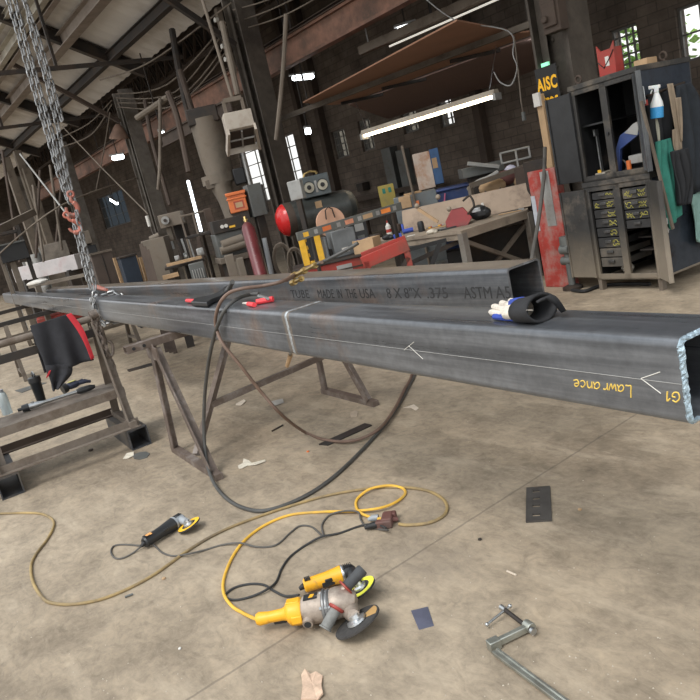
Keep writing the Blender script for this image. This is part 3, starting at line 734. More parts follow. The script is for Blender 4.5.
def disc(root, c, nrm, r, lab, nm='grinding_disc', lime=False):
    nrm = nrm.normalized(); dm = MB().lathe([(.001,-.0035),(r,-.0035),(r,.0035),(.55*r,.004),(.40*r,.001),(.001,.001)], c, nrm, 36)
    d = part(dm, nm, M_disc, root)
    a, b = ortho(nrm); 
    if lime:
        l = MB(); B = len(l.v)
        for i in range(33):
            t = 2*PI*i/32
            for rr in (.62*r, .985*r): l.v.append(c + nrm*.0046 + (a*math.cos(t)+b*math.sin(t))*rr)
        for i in range(32): l.f.append((2*i,2*i+1,2*i+3,2*i+2))
        part(l, 'lime_ring', lab, d, smooth=False)
    else:
        l = MB()
        for t0 in (6.75,):
            B = len(l.v)
            for i in range(9):
                t = t0 + .95*i/8
                for rr in (.45*r, .93*r): l.v.append(c + nrm*.0046 + (a*math.cos(t)+b*math.sin(t))*rr)
            for i in range(8): l.f.append((B+2*i,B+2*i+1,B+2*i+3,B+2*i+2))
        part(l, 'paper_label', lab, d, smooth=False, label='tan paper label')
    part(MB().lathe([(.001,.002),(.42*r,.004),(.40*r,.012),(.22*r,.016),(.2*r,.03),(.001,.03)], c, nrm, 28), 'flange', M_flange, d)
    return d
# big two-handled grinder
a, b, yw, ln = tool_frame((257,620), (350,604), .055)
o_ = a.copy(); o_.z = 0
g = thing('angle_grinder', 'large grinder with yellow rear handle, grey cast body and two side grips', 'grinder', o_, yw)
Lh = ln   # from the cord end to the gear head
z0 = .058
P_ = lambda x, y=0, z=0: V((x, y, z0+z))
part(MB().tube([P_(.0), P_(.012), P_(.05), P_(.10,0,.002), P_(.125,0,.004)], [.020,.025,.021,.022,.030], 16), 'rear_handle', M_dy, g)
mb = MB().tube([P_(.118,0,.003), P_(.13,0,.004), P_(.165,0,.004), P_(.18,0,.004)], [.034,.047,.050,.046], 18)
mb.cbox((.15,0,z0+.046), .05,.03,.014).cbox((.16,-.047,z0+.0), .04,.012,.03); part(mb, 'rear_housing', M_dy, g, bevel=.003)
part(MB().cbox((.085,0,z0-.024), .05,.014,.016), 'trigger', M_plast, g, bevel=.004)
mb = MB().tube([P_(.178,0,.004), P_(.19,0,.004), P_(.255,0,.004), P_(.262,0,.004)], [.044,.052,.056,.060], 22)
mb.cyl(P_(.20,-.045,-.01), P_(.20,-.066,-.014), .021,.019).cyl(P_(.20,.045,.0), P_(.20,.064,.0), .02,.018); part(mb, 'motor_housing', M_cast, g)
part(MB().cyl(P_(.20,-.064,-.0137), P_(.20,-.068,-.0142), .013), 'brush_cap', M_plast, g)
mb = MB().add([P_(.192,-.02,.054), P_(.245,-.02,.057), P_(.245,.014,.059), P_(.192,.014,.056)], [(0,1,2,3)]); part(mb, 'name_plate', M_plast, g, smooth=False, solid=.002)
mb = MB().add([P_(.212,-.012,.0575), P_(.228,-.012,.0582), P_(.234,.006,.0600), P_(.218,.006,.0592)], [(0,1,2,3)]); part(mb, 'plate_flash', M_dy, g, smooth=False, solid=.001)
part(MB().lathe([(.058,0),(.064,.004),(.064,.010),(.060,.014),(.060,.020),(.063,.024),(.060,.030),(.050,.032)], P_(.258,0,.004), (1,0,0), 26), 'clamp_collar', mat('dull steel collar', (.2,.2,.2), .4, .7), g)
mb = MB(); [mb.cyl(P_(.252,.058*math.cos(t),.058*math.sin(t)), P_(.292,.058*math.cos(t),.058*math.sin(t)), .006, n=8) for t in (.3,1.5,2.6,4.0,5.2)]; part(mb, 'collar_screw', M_steel, g)
gx = Lh*.94
mb = MB().tube([P_(.285,0,.004), P_(.305,0,.008), P_(gx-.02,0,.012), P_(gx+.015,0,.010), P_(gx+.04,0,.004), P_(gx+.05,0,0)], [.052,.058,.057,.052,.036,.010], 22)
Ri = g.rotation_euler.to_matrix().inverted()
rt_w = V((RM[0][0],RM[1][0],0)).normalized(); aw_w = V((RM[0][2],RM[1][2],0)).normalized()
nw = (V((0,0,1)) + aw_w*.20 - rt_w*.36).normalized(); nl = Ri @ nw     # disc normal, towards the gear head
hub = P_(gx+.008, 0, .0)
dcw = PZ(357.5, 622, .040); dc = Ri @ (dcw - o_)
mb.tube([hub, hub.lerp(dc, .55), dc + nl*.026], [.040,.030,.022], 16); part(mb, 'gear_head', M_cast, g)
disc(g, dc, nl, .090, M_label)
# side grips
h1a, h1b = P_(gx-.012,-.034,.028), Ri @ (PZ(325,629,.03) - o_)
part(MB().tube([h1a, h1a.lerp(h1b,.25)], [.014,.014], 10).lathe([(.03,0),(.031,.008),(.026,.012)], h1a.lerp(h1b,.12), h1b-h1a), 'grip_stem', M_red, g)
d1 = (h1b-h1a); part(MB().tube([h1a+d1*.16, h1a+d1*.22, h1a+d1*.6, h1a+d1*.93, h1a+d1*.95, h1b], [.027,.022,.0205,.021,.025,.024], 18), 'side_grip', M_hgrey, g)
part(MB().cyl(h1b-d1*.01, h1b+d1.normalized()*.001, .010), 'grip_end', M_plast, g)
h2a = P_(gx-.006,-.004,.046); h2b = Ri @ (PD(363,569, (RM.transposed() @ (o_+Ri.inverted()@h2a-CAM)).z + .03) - o_)
d2 = h2b-h2a
part(MB().tube([h2a, h2a+d2*.3], [.013,.013], 10), 'grip_stem', M_cast, g)
part(MB().lathe([(.012,0),(.033,.003),(.034,.008),(.02,.012)], h2a+d2*.22, d2, 22), 'grip_flange', M_red, g, label='red flange of the upper grip')
part(MB().tube([h2a+d2*.28, h2a+d2*.34, h2a+d2*.7, h2a+d2*.93, h2b], [.024,.0215,.020,.023,.020], 18), 'side_grip', M_hdark, g)
# smaller yellow grinder lying behind it
def small_grinder(name, label, pa, pb, z, ma, mh, lab, nrm, pd, zd, rd, gripM=None):
    a, b, yw, ln = tool_frame(pa, pb, z); o_ = a.copy(); o_.z = 0
    g = thing(name, label, 'grinder', o_, yw); Ri = g.rotation_euler.to_matrix().inverted()
    Q = lambda x, y=0, zz=0: V((x*ln, y, z+zz))
    part(MB().tube([Q(0), Q(.03), Q(.12), Q(.45), Q(.66), Q(.78), Q(.80)], [.022,.028,.027,.029,.033,.036,.030], 16), 'body', ma, g)
    mb = MB(); [mb.cbox((ln*(.05+.03*i), 0, z+.0275), .005, .03, .003) for i in range(4)]; part(mb, 'vent_slots', M_black, g, smooth=False)
    part(MB().cbox((ln*.5, -.029, z+.008), .03, .008, .014), 'switch', M_plast, g, bevel=.003)
    part(MB().tube([Q(.79), Q(.81), Q(.84)], [.036,.037,.034], 16), 'bearing_ring', M_flange if mh is M_plast else mh, g)
    mb = MB().tube([Q(.83), Q(.92), Q(1.03), Q(1.08)], [.031,.031,.027,.014], 14); dc = Ri @ (PZ(*pd, zd) - o_); nl = (Ri @ nrm).normalized()
    hub = Q(.98); mb.tube([hub, dc+nl*.02], [.024,.018], 14); part(mb, 'gear_head', mh, g)
    mb = MB(); [mb.cbox((ln*(.86+.035*i), 0, z+.031), .004, .028, .004) for i in range(5)]; part(mb, 'head_vents', M_black, g, smooth=False)
    disc(g, dc, nl, rd, lab, lime=True)
    return g, Q, ln
nn = (V((0,0,1)) + aw_w*.06 - rt_w*.38)
g2, Q2, l2 = small_grinder('angle_grinder', 'small yellow grinder with a lime green disc lying behind the large one', (304,586), (352,571), .036, M_dy, M_plast, M_lime, nn, (361,588), .034, .0625)
part(MB().cbox((l2*.48, -.0295, .030), .05, .003, .02), 'name_plate', M_plast, g2, bevel=.001)
part(MB().tube([Q2(-.10,0,-.006), Q2(0)], [.008,.013], 10), 'cord_boot', M_black, g2)
nn3 = (V((0,0,1)) + aw_w*.02 - rt_w*.30)
g3, Q3, l3 = small_grinder('angle_grinder', 'black grinder with silver head and yellow disc lying alone at left', (144,543), (181,519), .036, M_plast, M_pgrey, mat('amber yellow disc', (.80,.46,.02), .6), nn3, (189,525), .03, .0625)
part(MB().grid(4, 4, lambda u, v: Q3(.10+.13*u, .0292*math.cos(2.6+1.5*v), .0292*math.sin(2.6-1.5*v+0)) if False else Q3(.08+.13*u, -.0310*math.sin(-1.0+1.5*v), .0310*math.cos(-1.0+1.5*v))), 'orange_sticker', mat('orange sticker', (.85,.38,.12), .6), g3)
part(MB().tube([Q3(-.08,0,-.008), Q3(0)], [.008,.013], 10), 'cord_boot', M_black, g3)
# ------------------------------------------------------------------ cords
def floor_path(pts, r, sub=8, lift=None):
    P_ = []
    for i, p in enumerate(pts): P_.append(PZ(p[0], p[1], r + (p[2] if len(p) > 2 else 0)))
    return smooth_path(P_, sub)
def cord(name, label, pts, r, ma, cat='cord', group=None):
    return solo(MB().tube(floor_path(pts, r), r, 8), name, ma, label, cat, group)
M_cy = mat('dirty yellow cord', (.72,.42,.05), .55, var=.2, scale=9, dirt=(.4,.26,.08), dirt_amt=.3)
M_co = mat('grimy olive cord', (.33,.235,.10), .65, var=.35, scale=5, dirt=(.14,.11,.075), dirt_amt=.5)
M_ck = mat('black cord jacket', (.028,.028,.028), .55)
M_ckg = mat('dusty black cord', (.085,.078,.07), .65, var=.3)
cord('extension_cord', 'long olive tan extension cord curving along the floor from the left edge', [(-12,514),(0,513.5),(35,513),(49,517),(54,524),(48,538),(36,554),(31,566),(33,582),(42,597),(52,603),(75,604),(108,597),(150,577),(190,549),(222,531),(260,516),(310,500),(345,492),(385,487),(420,489),(439,496),(447,506),(443,516),(428,523),(408,525),(399,524)], .0075, M_co)
cord('electric_cable', 'bright yellow cord of the large grinder looping beside the outlet block', [(257.5,619.6,.046),(251,617,.022),(243,613),(232,606),(224,594),(224,578),(233,556),(246,539),(265,525),(290,515),(320,512),(355,511,.006),(380,508,.014),(396,502,.006),(405,494),(402,488),(388,485.5,.01),(370,489,.012),(358,498),(356,506,.0),(361,513,.006),(372,517.5,.01),(383,519,.02)], .0068, M_cy)
cord('electric_cable', 'black cord looping left of the large grinder to the small yellow one', [(299,595,.02),(285,596),(274,591),(264,585),(250,584),(234,588),(225,596),(234,600),(250,597),(266,590,.008),(276,582),(282,568),(291,556),(306,545),(321,537,.008),(340,533,.0),(360,526),(375,524,.01),(386,528,.022)], .0052, M_ck)
cord('electric_cable', 'thin dark cord from the black grinder running to the outlet block', [(147,545,.02),(138,545.5),(124,544.5),(114,546),(111,552),(115,558),(123,558),(133,553),(142,546,.012),(150,543,.01),(156,547),(163,553),(174,556),(188,554,.012),(205,550),(222,545),(240,543,.012),(258,547),(276,545),(290,533),(300,526),(312,527),(323,536,.0),(322,525),(330,515,.0),(345,511,.016),(358,512,.012),(361,520),(366,526),(378,529),(388,530,.02)], .0048, M_ckg)
# outlet block
p = PZ(386,524,0); ob = thing('outlet_block', 'brown three way outlet block with plugs at the end of the olive cord', 'outlet', p, yaw_face(386,524)-.25)
M_maroon = mat('maroon brown rubber', (.13,.055,.045), .7, dirt=(.1,.08,.07), dirt_amt=.4)
part(MB().cbox((.012,.0,.022), .05,.075,.044).cbox((.0,-.035,.02), .075,.032,.038).cbox((.02,.03,.022), .06,.035,.04), 'block_body', M_maroon, ob, bevel=.006)
part(MB().tube([(.03,.0,.02),(.06,.004,.014)], [.013,.009], 10), 'cord_boot', M_maroon, ob)
part(MB().tube([(-.035,.03,.022),(-.065,.03,.022),(-.085,.028,.018)], [.015,.015,.008], 12), 'plug', M_pgrey, ob, label='grey plug of the yellow cord')
part(MB().tube([(-.032,-.038,.022),(-.065,-.04,.02),(-.09,-.042,.014)], [.016,.014,.008], 12), 'plug', M_black, ob, label='black plug')
# ------------------------------------------------------------------ slotted plate, bar clamp, scraps
a, b, c, d = PZ(526,489), PZ(551,487.5), PZ(552,521.5), PZ(526,523)
ex = (c-d); W_ = ex.length; ex.normalize(); ey = (a-d).lerp(b-c,.5); H_ = ey.length; ey.normalize()
Mp = frame_m(d, ex, ey, V((0,0,1)))
mb = MB(); sl = W_*.30; sh = .024; xs_ = (W_*.26, W_*.26+sl); ys_ = [H_*k for k in (.16,.42,.64,.86)]
mb.box(0, xs_[0], 0, H_, 0, .009, Mp).box(xs_[1], W_, 0, H_, 0, .009, Mp)
prev = 0
for y in ys_: mb.box(xs_[0], xs_[1], prev, y-sh/2, 0, .009, Mp); prev = y+sh/2
mb.box(xs_[0], xs_[1], prev, H_, 0, .009, Mp)
solo(mb, 'slotted_plate', mat('dull plate steel', (.085,.078,.072), .55, .4, scale=12), 'dark steel plate with four slots lying alone on the floor', 'plate', smooth=False)
M_clamp = mat('galvanised clamp steel', (.36,.37,.33), .4, .75, var=.2, scale=18, dirt=(.22,.2,.17), dirt_amt=.3)
zc = .018; cl = thing('bar_clamp', 'steel bar clamp lying on the floor in the lower right', 'clamp', PZ(500,648,0), 0)
A_, B_ = PZ(495,651,zc), PZ(585,718,zc)
mb = MB().prof([(-.013,-.006),(.013,-.006),(.013,.006),(.005,.006),(.004,.003),(-.004,.003),(-.005,.006),(-.013,.006)], A_, B_); part(mb, 'bar', M_clamp, cl, world=True, bevel=.001)
J0, J1 = PZ(490,646,zc), PZ(529,627,zc)
jd = (J1-J0).normalized(); bd = (B_-A_).normalized()
mb = MB().bar(J0-jd*.006, J0+jd*.035, .030, .034).bar(J0+jd*.03, J1, .018, .024); part(mb, 'jaw_arm', M_clamp, cl, world=True, bevel=.003)
mb = MB().cyl(J1-bd*.016+V((0,0,.004)), J1+bd*.016+V((0,0,.004)), .017); part(mb, 'jaw_boss', M_clamp, cl, world=True, bevel=.002)
S0, S1 = PZ(530,629,.024), PZ(504,609,.030)
part(MB().tube(smooth_path([S0+(S0-S1)*.08, S0, S1], 12), .0075, 12), 'screw', M_dark, cl, world=True)
part(MB().cyl(S0+(S0-S1)*.06, S0+(S0-S1)*.14, .012), 'swivel_pad', M_steel, cl, world=True)
H0, H1 = PZ(487,624.5,.018), PZ(510,606,.032)
part(MB().cyl(H0, H1, .0045, n=10).ball(H0, .0075).ball(H1, .0075), 'tommy_bar', M_steel, cl, world=True)
part(MB().cyl(S1-bd*-.008, S1-bd*.016, .010), 'screw_head', M_steel, cl, world=True)
def sheet(name, label, cat, px, ma, t=.003, curl=0.0, group=None, z=0.0):
    pts = [PZ(*q, 0) for q in px]; c = sum(pts, V((0,0,0)))/len(pts); mb = MB(); n = len(pts)
    top = [V((p.x, p.y, z+t+curl*((i*37) % 5)/4)) for i, p in enumerate(pts)]; bot = [V((p.x,p.y,z+curl*((i*37) % 5)/4*.9)) for i, p in enumerate(pts)]
    mb.v = top + bot + [V((c.x,c.y,z+t+curl*.3)), V((c.x,c.y,z))]
    for i in range(n):
        j = (i+1) % n; mb.f += [(i,j,2*n), (j+n,i+n,2*n+1), (i+n,j+n,j,i)]
    return solo(mb, name, ma, label, cat, group, smooth=False)
M_pap = mat('dirty paper', (.55,.47,.38), .9, var=.15, scale=30); M_rag = mat('pale rag', (.58,.53,.44), .95, var=.2, scale=40)
sheet('metal_offcut', 'small blue grey sheet metal square lying on floor right of the grinders', 'scrap', [(411,611),(428,607),(434,626),(419,630)], mat('blue tinted sheet', (.20,.21,.29), .35, .6), .002)
sheet('glove_scrap', 'crumpled tan scrap of cloth at the bottom edge below the grinders', 'rag', [(303,688),(302,678),(306,673),(311,676),(317,675),(323,677),(322,687),(324,697),(318,702),(302,703)], mat('tan cloth scrap', (.52,.37,.27), .9, var=.25, scale=30), .006, .012)
sheet('paper_scrap', 'torn white paper scrap on the floor right of the trestle leg', 'scrap', [(238,466),(243,464),(244,460),(249,461),(252,464),(265,460),(266,462),(256,466),(248,466),(243,469),(239,469)], M_rag, .003, .008)
sheet('paper_scrap', 'grey crumpled scrap on the floor behind the trestle brace', 'scrap', [(270,402),(276,401),(283,400),(284,403),(277,406),(271,406)], mat('grey foil scrap', (.36,.34,.31), .6), .003, .01)
sheet('paper_scrap', 'small pale scrap left of the grey crumpled one under the tube', 'scrap', [(236,404),(244,400),(246,402),(241,406),(236,406)], M_pap, .003, .008)
sheet('paper_scrap', 'flat tan paper scrap on the floor right of the two hoses', 'scrap', [(403,408),(414,405),(419,409),(416,411),(410,408)], M_pap, .002, .006)
sheet('paper_scrap', 'round tan scrap near the far trestle foot', 'scrap', [(350,413),(355,411),(358,413),(357,417),(351,418)], mat('tan scrap', (.36,.29,.22), .9), .003, .004)
sheet('flat_bar', 'drilled dark flat bar lying under the crossing hoses', 'scrap', [(319,445),(365,424),(372,426),(328,446)], mat('oily plate', (.05,.045,.042), .5, .4), .008)
sheet('flat_bar', 'thin dark flat strip on the floor under the left tube', 'scrap', [(127,370),(152,363),(155,365),(129,372)], M_dark, .006)
sheet('metal_disc', 'flat grey worn disc lying by the right box foot of the stand', 'disc', [(133,456),(138,453),(146,452),(150,454),(147,458),(139,460),(134,459)], M_grey, .005)
sheet('paper_scrap', 'pale curled scrap between box foot and grey disc', 'scrap', [(123,459),(127,454),(134,453),(134,456),(129,459)], M_rag, .003, .008)
sheet('flat_bar', 'grey flat strip lying on the floor behind the shelf', 'scrap', [(15,391),(40,383),(47,383),(22,393)], M_grey, .006)
mb = MB().cyl(PZ(125,597,.005), PZ(133,594,.005), .005, n=10); solo(mb, 'steel_pin', M_grey, 'short grey steel pin below the olive cord', 'pin')
mb = MB().cyl(PZ(507,571,.004), PZ(516,575,.004), .004, n=8); solo(mb, 'wood_splinter', M_pap, 'pale wooden stick above the bar clamp', 'stick')
mb = MB().cyl(PZ(272,431,.006), PZ(283,425,.006), .006, n=8); solo(mb, 'steel_pin', M_dark, 'short dark rod under the tube right of the trestle leg', 'pin')
mb = MB().cyl(PZ(88,421,.005)-V((0,0,0)), PZ(102,431,.005), .005, n=8); 
for nm, px, s, ma, lb in (('pebble', (580,510), .009, M_wood, 'brown pebble right of the slotted plate'), ('hex_nut', (480,540), .009, M_dark, 'dark nut left of the wooden stick'), ('pebble', (164,579), .010, M_card, 'tan chip on the floor under the black grinder cord'), ('pebble', (308,452), .010, M_orange, 'small orange chip near the drilled flat bar'), ('hex_nut', (180,649), .007, M_white, 'tiny white bit in the lower left of the floor'), ('pebble', (91,451), .02, M_brown, 'brown lump on the floor behind the lower rail')):
    c = PZ(*px, 0); mb = MB().lathe([(s*.6,0),(s,s*.2),(s*.9,s*.7),(s*.4,s*.9)], c, (0,0,1), 6); solo(mb, nm, ma, lb, 'debris', smooth=False)
mb = MB()
for i in range(260):
    px, py = random.uniform(-40,740), 700-420*random.random()**1.6*.75
    c = PZ(px, max(py, 385), 0); s = random.uniform(.001,.0032)
    if c.length > 9: continue
    mb.add([c+V((-s,0,0)), c+V((0,-s*1.3,0)), c+V((s*1.2,0,0)), c+V((0,s,0)), c+V((0,0,s))], [(0,1,4),(1,2,4),(2,3,4),(3,0,4)])
solo(mb, 'floor_grit', mat('pale grit', (.42,.37,.30), .9), 'fine pale grit scattered over the concrete floor', 'grit', kind='stuff', smooth=False)
# ------------------------------------------------------------------ things on the tubes: hoses, glove, clamps, chain
M_hose = mat('dark rubber hose', (.062,.060,.056), .5, var=.3, scale=8); M_hbr = mat('brown rubber hose', (.15,.095,.07), .6, var=.3, scale=8)
def on(px, py, y=None, z=None):
    return TY(px, py, y) if y is not None else PZ(px, py, z)
rh = .0108
# dark hose: from the tool end on the tube top, over the edge, down to the floor and away under the tube
pts = [on(259,294,z=1.052), on(250,294.5,z=1.054), on(240,297.5,z=1.062), on(229,305,y=1.335), on(221,317,y=1.285), on(214,337,y=1.27), on(208,366,y=1.24), on(204.5,400,y=1.21), on(204,430,y=1.17), on(206,458,y=1.12), PZ(213,481,.03), PZ(225,497,rh), PZ(241,507,rh), PZ(262,511,rh), PZ(288,504,rh), PZ(314,491,rh), PZ(337,474,rh), PZ(360,452,rh), PZ(382,428,rh), PZ(398,406,rh), PZ(408,388,rh), PZ(415,374,rh), PZ(419,355,rh), PZ(430,335,rh), PZ(425,310,rh), PZ(400,297,rh)]
solo(MB().tube(smooth_path(pts, 10), rh, 10), 'air_hose', M_hose, 'dark hose hanging from the tube and sweeping across the floor', 'hose')
pts = [on(322,262,z=1.16), on(312,266,z=1.13), on(300,271.5,z=1.10), on(283,281,y=1.62), on(262,286,y=1.52), on(243,288.5,y=1.42), on(229,293,y=1.36), on(220,303,y=1.31), on(215.5,318,y=1.285), on(217,330,y=1.28), on(223,344,y=1.27), on(240,365,y=1.31), on(262,393,y=1.38), on(283,416,y=1.46), PZ(303,431,.03), PZ(322,439,rh), PZ(345,441.5,.020), PZ(365,437,.02), PZ(382,426,.034), PZ(395,408,.034), PZ(404,390,.03), PZ(412,374,.02), PZ(415,350,rh), PZ(424,330,rh), PZ(415,308,rh), PZ(392,296,rh)]
solo(MB().tube(smooth_path(pts, 10), .010, 10), 'torch_hose', M_hbr, 'brown twin hose draped over both tubes and curving to the floor', 'hose')
# brass couplings and the hose beyond
t_ = thing('hose_coupling', 'brass hose couplings resting on the back tube in front of the red rack', 'coupling', on(312,266,z=ZT))
part(MB().tube([on(286,280.5,y=1.66), on(297,274.5,y=1.80)], [.010,.010], 10), 'hose_tail', M_hbr, t_, world=True)
mb = MB(); A, B = on(289,278,z=1.08), on(318,264,z=1.15); d = (B-A)
for k0, k1, r_ in ((0,.14,.012),(.16,.24,.020),(.26,.5,.012),(.5,.58,.019),(.6,.85,.010),(.85,.93,.017)): mb.cyl(A+d*k0, A+d*k1, r_, n=8)
A2 = A - V((0,0,.035)) + d*.05; mb.cyl(A2, A2+d*.12, .018, n=8).cyl(A2+d*.12, A2+d*.40, .010, n=8).cyl(A2+d*.3, A2+d*.36, .017, n=8)
part(mb, 'fitting', M_brass, t_, world=True)
part(MB().tube(smooth_path([B, on(330,258.5,z=1.17), on(348,249,z=1.20), on(358,243,z=1.22)], 6), .010, 8), 'hose_lead', M_hose, t_, world=True)
# black torch lying on the tube, red handled clamps
t_ = thing('cutting_torch', 'flat black holster tool with red tip lying on the front tube', 'tool', on(205,300,z=ZT), 0)
zt_ = ZT+.004
q = [PZ(192,306,zt_), PZ(196,302,zt_), PZ(212,299,zt_), PZ(219,296,zt_), PZ(225,291,zt_), PZ(231,288,zt_), PZ(233,290,zt_), PZ(229,295,zt_), PZ(222,300,zt_), PZ(213,303.5,zt_), PZ(208,307,zt_)]
mb = MB(); n = len(q); mb.v = q + [p+V((0,0,.028)) for p in q]; mb.f = [tuple(range(n-1,-1,-1)), tuple(range(n,2*n))] + [(i,(i+1)%n,(i+1)%n+n,i+n) for i in range(n)]
part(mb, 'holster', M_plast, t_, world=True, bevel=.006)
part(MB().cyl(PZ(196,301,ZT+.02), PZ(187,300.5,ZT+.02), .012, n=10), 'red_tip', mat('bright red grip', (.75,.05,.06), .5, var=.15), t_, world=True)
part(MB().tube(smooth_path([PZ(226,292,ZT+.02), PZ(231,285,ZT+.06), PZ(232.5,282,ZT+.10)], 5), .014, 10), 'hose_tail', M_hose, t_, world=True)
M_redg = mat('bright red grip', (.75,.05,.06), .5)
t_ = thing('welding_clamp', 'steel plier clamp with bright red handle on the tube top', 'clamp', PZ(260,301,ZT))
part(MB().tube([PZ(257,302,ZT+.016), PZ(273,299,ZT+.016)], .015, 10), 'handle', M_redg, t_, world=True)
part(MB().tube([PZ(259,296,ZT+.03), PZ(268,298.5,ZT+.028)], [.011,.008], 8), 'jaw', M_steel, t_, world=True)
t_ = thing('marker_pen', 'small red capped marker with pale tip left of the plier clamp', 'marker', PZ(248,303,ZT))
part(MB().tube([PZ(248.5,304,ZT+.013), PZ(254.5,304.8,ZT+.013)], .0125, 10), 'cap', M_redg, t_, world=True)
part(MB().tube([PZ(243,303.2,ZT+.008), PZ(249,303.5,ZT+.011)], [.005,.009], 10), 'tip', M_white, t_, world=True)
# torch tip hanging under the tube by the weld
t_ = thing('chisel', 'short rusty chisel hanging below the tube at the weld', 'chisel', on(288,360,y=1.40))
part(MB().bar(on(291.5,348,y=1.4), on(290,356,y=1.4), .01, .01), 'shank', M_steel, t_, world=True); part(MB().tube([on(290.5,355,y=1.4), on(287,366,y=1.4)], [.012,.010], 10), 'handle', M_wood, t_, world=True)
# ------------------------------------------------------------------ work glove on the front tube
M_gw = mat('off white glove leather', (.66,.60,.52), .85, var=.18, scale=30, dirt=(.35,.3,.25), dirt_amt=.35, dirt_scale=20)
M_gb = mat('royal blue glove fabric', (.03,.06,.30), .85, var=.3, scale=30)
M_gc = mat('black neoprene cuff', (.016,.016,.018), .8, var=.3, scale=30)
c = PZ(515,312,ZT); gv = thing('work_glove', 'white and blue work glove with black cuff lying on the front tube', 'glove', c, math.atan2(-.09,1)*0+TYAW)
Gi = root_m(gv).inverted()
gp = lambda px, py, z: PZ(px, py, ZT+z)
mb = MB()
# palm: a flattened, lofted body
def loft(mb, secs, n=18):
    B = len(mb.v)
    for c, ax, ay in secs:
        for i in range(n):
            t = 2*PI*i/n; mb.v.append(c + ax*math.cos(t) + ay*math.sin(t))
    for k in range(len(secs)-1):
        for i in range(n):
            j = (i+1) % n; mb.f.append((B+k*n+i,B+k*n+j,B+(k+1)*n+j,B+(k+1)*n+i))
    mb.f.append(tuple(B+i for i in range(n-1,-1,-1))); 
    return mb
uy, uz = TNY, V((0,0,1))
p0, p1, p2, p3 = gp(506,311.5,.022), gp(513,311,.025), gp(520,310,.029), gp(526,309.5,.031)
loft(mb, [(p1-TNX*.004, uy*.030, uz*.014), (p1, uy*.046, uz*.023), (p2, uy*.048, uz*.027), (p3, uy*.050, uz*.029)])
part(mb, 'palm', M_gw, gv, world=True)
for nm, a, b_, e, r_ in (('finger',(514,315,.016),(502,314.5,.018),(490.5,312,.012),.0105),('finger',(514,311,.026),(503,309,.030),(493,306.5,.022),.0105),('finger',(516,308,.032),(508,305.5,.038),(501,303,.030),.0105),('thumb',(521,305.5,.038),(516,303,.046),(510,301,.042),.0105)):
    part(MB().tube(smooth_path([gp(*a), gp(*b_), gp(*e)], 4), [r_*1.15]*4+[r_]*4+[r_*.65], 10), nm, M_gw, gv, world=True)
part(MB().tube([gp(494,316.5,.011), gp(503,317,.013), gp(520,318,.014)], [.008,.011,.012], 8), 'blue_side', M_gb, gv, world=True)
part(MB().tube(smooth_path([gp(511,304,.046), gp(517,302.5,.052), gp(525,301.5,.054)], 4), [.008]+[.014]*8, 8), 'blue_thumb', M_gb, gv, world=True)
# cuff: an open tapered band with real thickness
mb = MB(); secs = [(gp(522,310,.032), uy*.049, uz*.030), (gp(528,309.5,.034), uy*.053, uz*.031), (gp(535,308.5,.037), uy*.057, uz*.034), (gp(542,307.5,.040), uy*.058, uz*.037)]
n = 20; B = 0
for c_, ax, ay in secs:
    for i in range(n):
        t = 2*PI*i/n; mb.v.append(c_ + ax*math.cos(t) + ay*math.sin(t) + TNX*(-.006*math.sin(t)))
for k in range(3):
    for i in range(n): j = (i+1)%n; mb.f.append((k*n+i,k*n+j,(k+1)*n+j,(k+1)*n+i))
part(mb, 'cuff', M_gc, gv, world=True, solid=.008)
mb = MB(); 
def strap(u, v):
    a = smooth_path([gp(541,300.5,.070), gp(549,297,.074), gp(557,303,.05), gp(563,311,.012)], 8); p = a[min(int(u*24), 24)]
    return p + uy*(.035*(v-.5)*(1-.4*u))
part(MB().grid(24, 3, strap), 'cuff_strap', M_gc, gv, world=True, solid=.007)
part(MB().grid(4, 3, lambda u, v: gp(526+7*u, 311.5-1.5*v, .03+.02*v)), 'care_label', M_white, gv, world=True, solid=.001)
# ------------------------------------------------------------------ hoist chain round both tubes
D0 = (RM.transposed() @ (TY(93,292,1.40)-CAM)).z
ch = thing('hoist_chain', 'long steel hoist chain with red hooks slung round the tubes', 'chain', TY(93,300,1.30), 0)
pd = lambda q, dd=0: PD(q[0], q[1], D0+dd)
Lk, lr = .098, .0098
def strand(pts, dd, L=Lk, r=lr, nm='chain_strand'):
    part(MB().chain([pd(p, dd) for p in pts], L, r), nm, M_zinc, ch, world=True)
strand([(3,-20),(8,0),(18,33),(27,66),(37,100),(49,140),(58,172),(68,200)], 0)
strand([(10,-20),(15,0),(25,38),(34,70),(44,104),(55,142),(63,178),(70,202)], .12)
strand([(20,-15),(27,8),(34,40),(45,75),(52,104),(59,132),(68,178),(75,203)], .05)
strand([(19,-22),(24,0),(36,30),(47,66),(56,98),(63,124)], .2)
strand([(75,228),(80,247),(86,272),(92,291)], .02); strand([(77,214),(83,240),(89,262),(95,284),(94,300)], -.08)
strand([(79,232),(84,252),(88,270),(93,288)], .12)
M_hook = mat('faded red hook', (.42,.13,.09), .5, .2, dirt=(.2,.17,.15), dirt_amt=.4, dirt_scale=14)
def hook(c, s, rot, nm):
    pts = [V((0,0,.9)), V((0,0,.55)), V((.28,0,.3)), V((.42,0,-.1)), V((.25,0,-.5)), V((-.12,0,-.55)), V((-.4,0,-.25)), V((-.42,0,.05))]
    R_ = Matrix.Rotation(rot, 3, 'Y'); Rz = Matrix.Rotation(yaw_face(75,215), 3, 'Z')
    part(MB().tube([c + Rz @ (R_ @ (p*s)) for p in smooth_path(pts, 5)], [s*.13]*8+[s*.2]*20+[s*.12]*8, 10).tube([c + Rz @ (R_ @ (V((.22*math.cos(t), 0, 1.05+.22*math.sin(t)))*s)) for t in [k*PI/6 for k in range(12)]], s*.10, 8, closed=True), nm, M_hook, ch, world=True)
hook(pd((72,208), -.05), .13, .2, 'hook'); hook(pd((74,226), -.08), .12, -.3, 'hook')
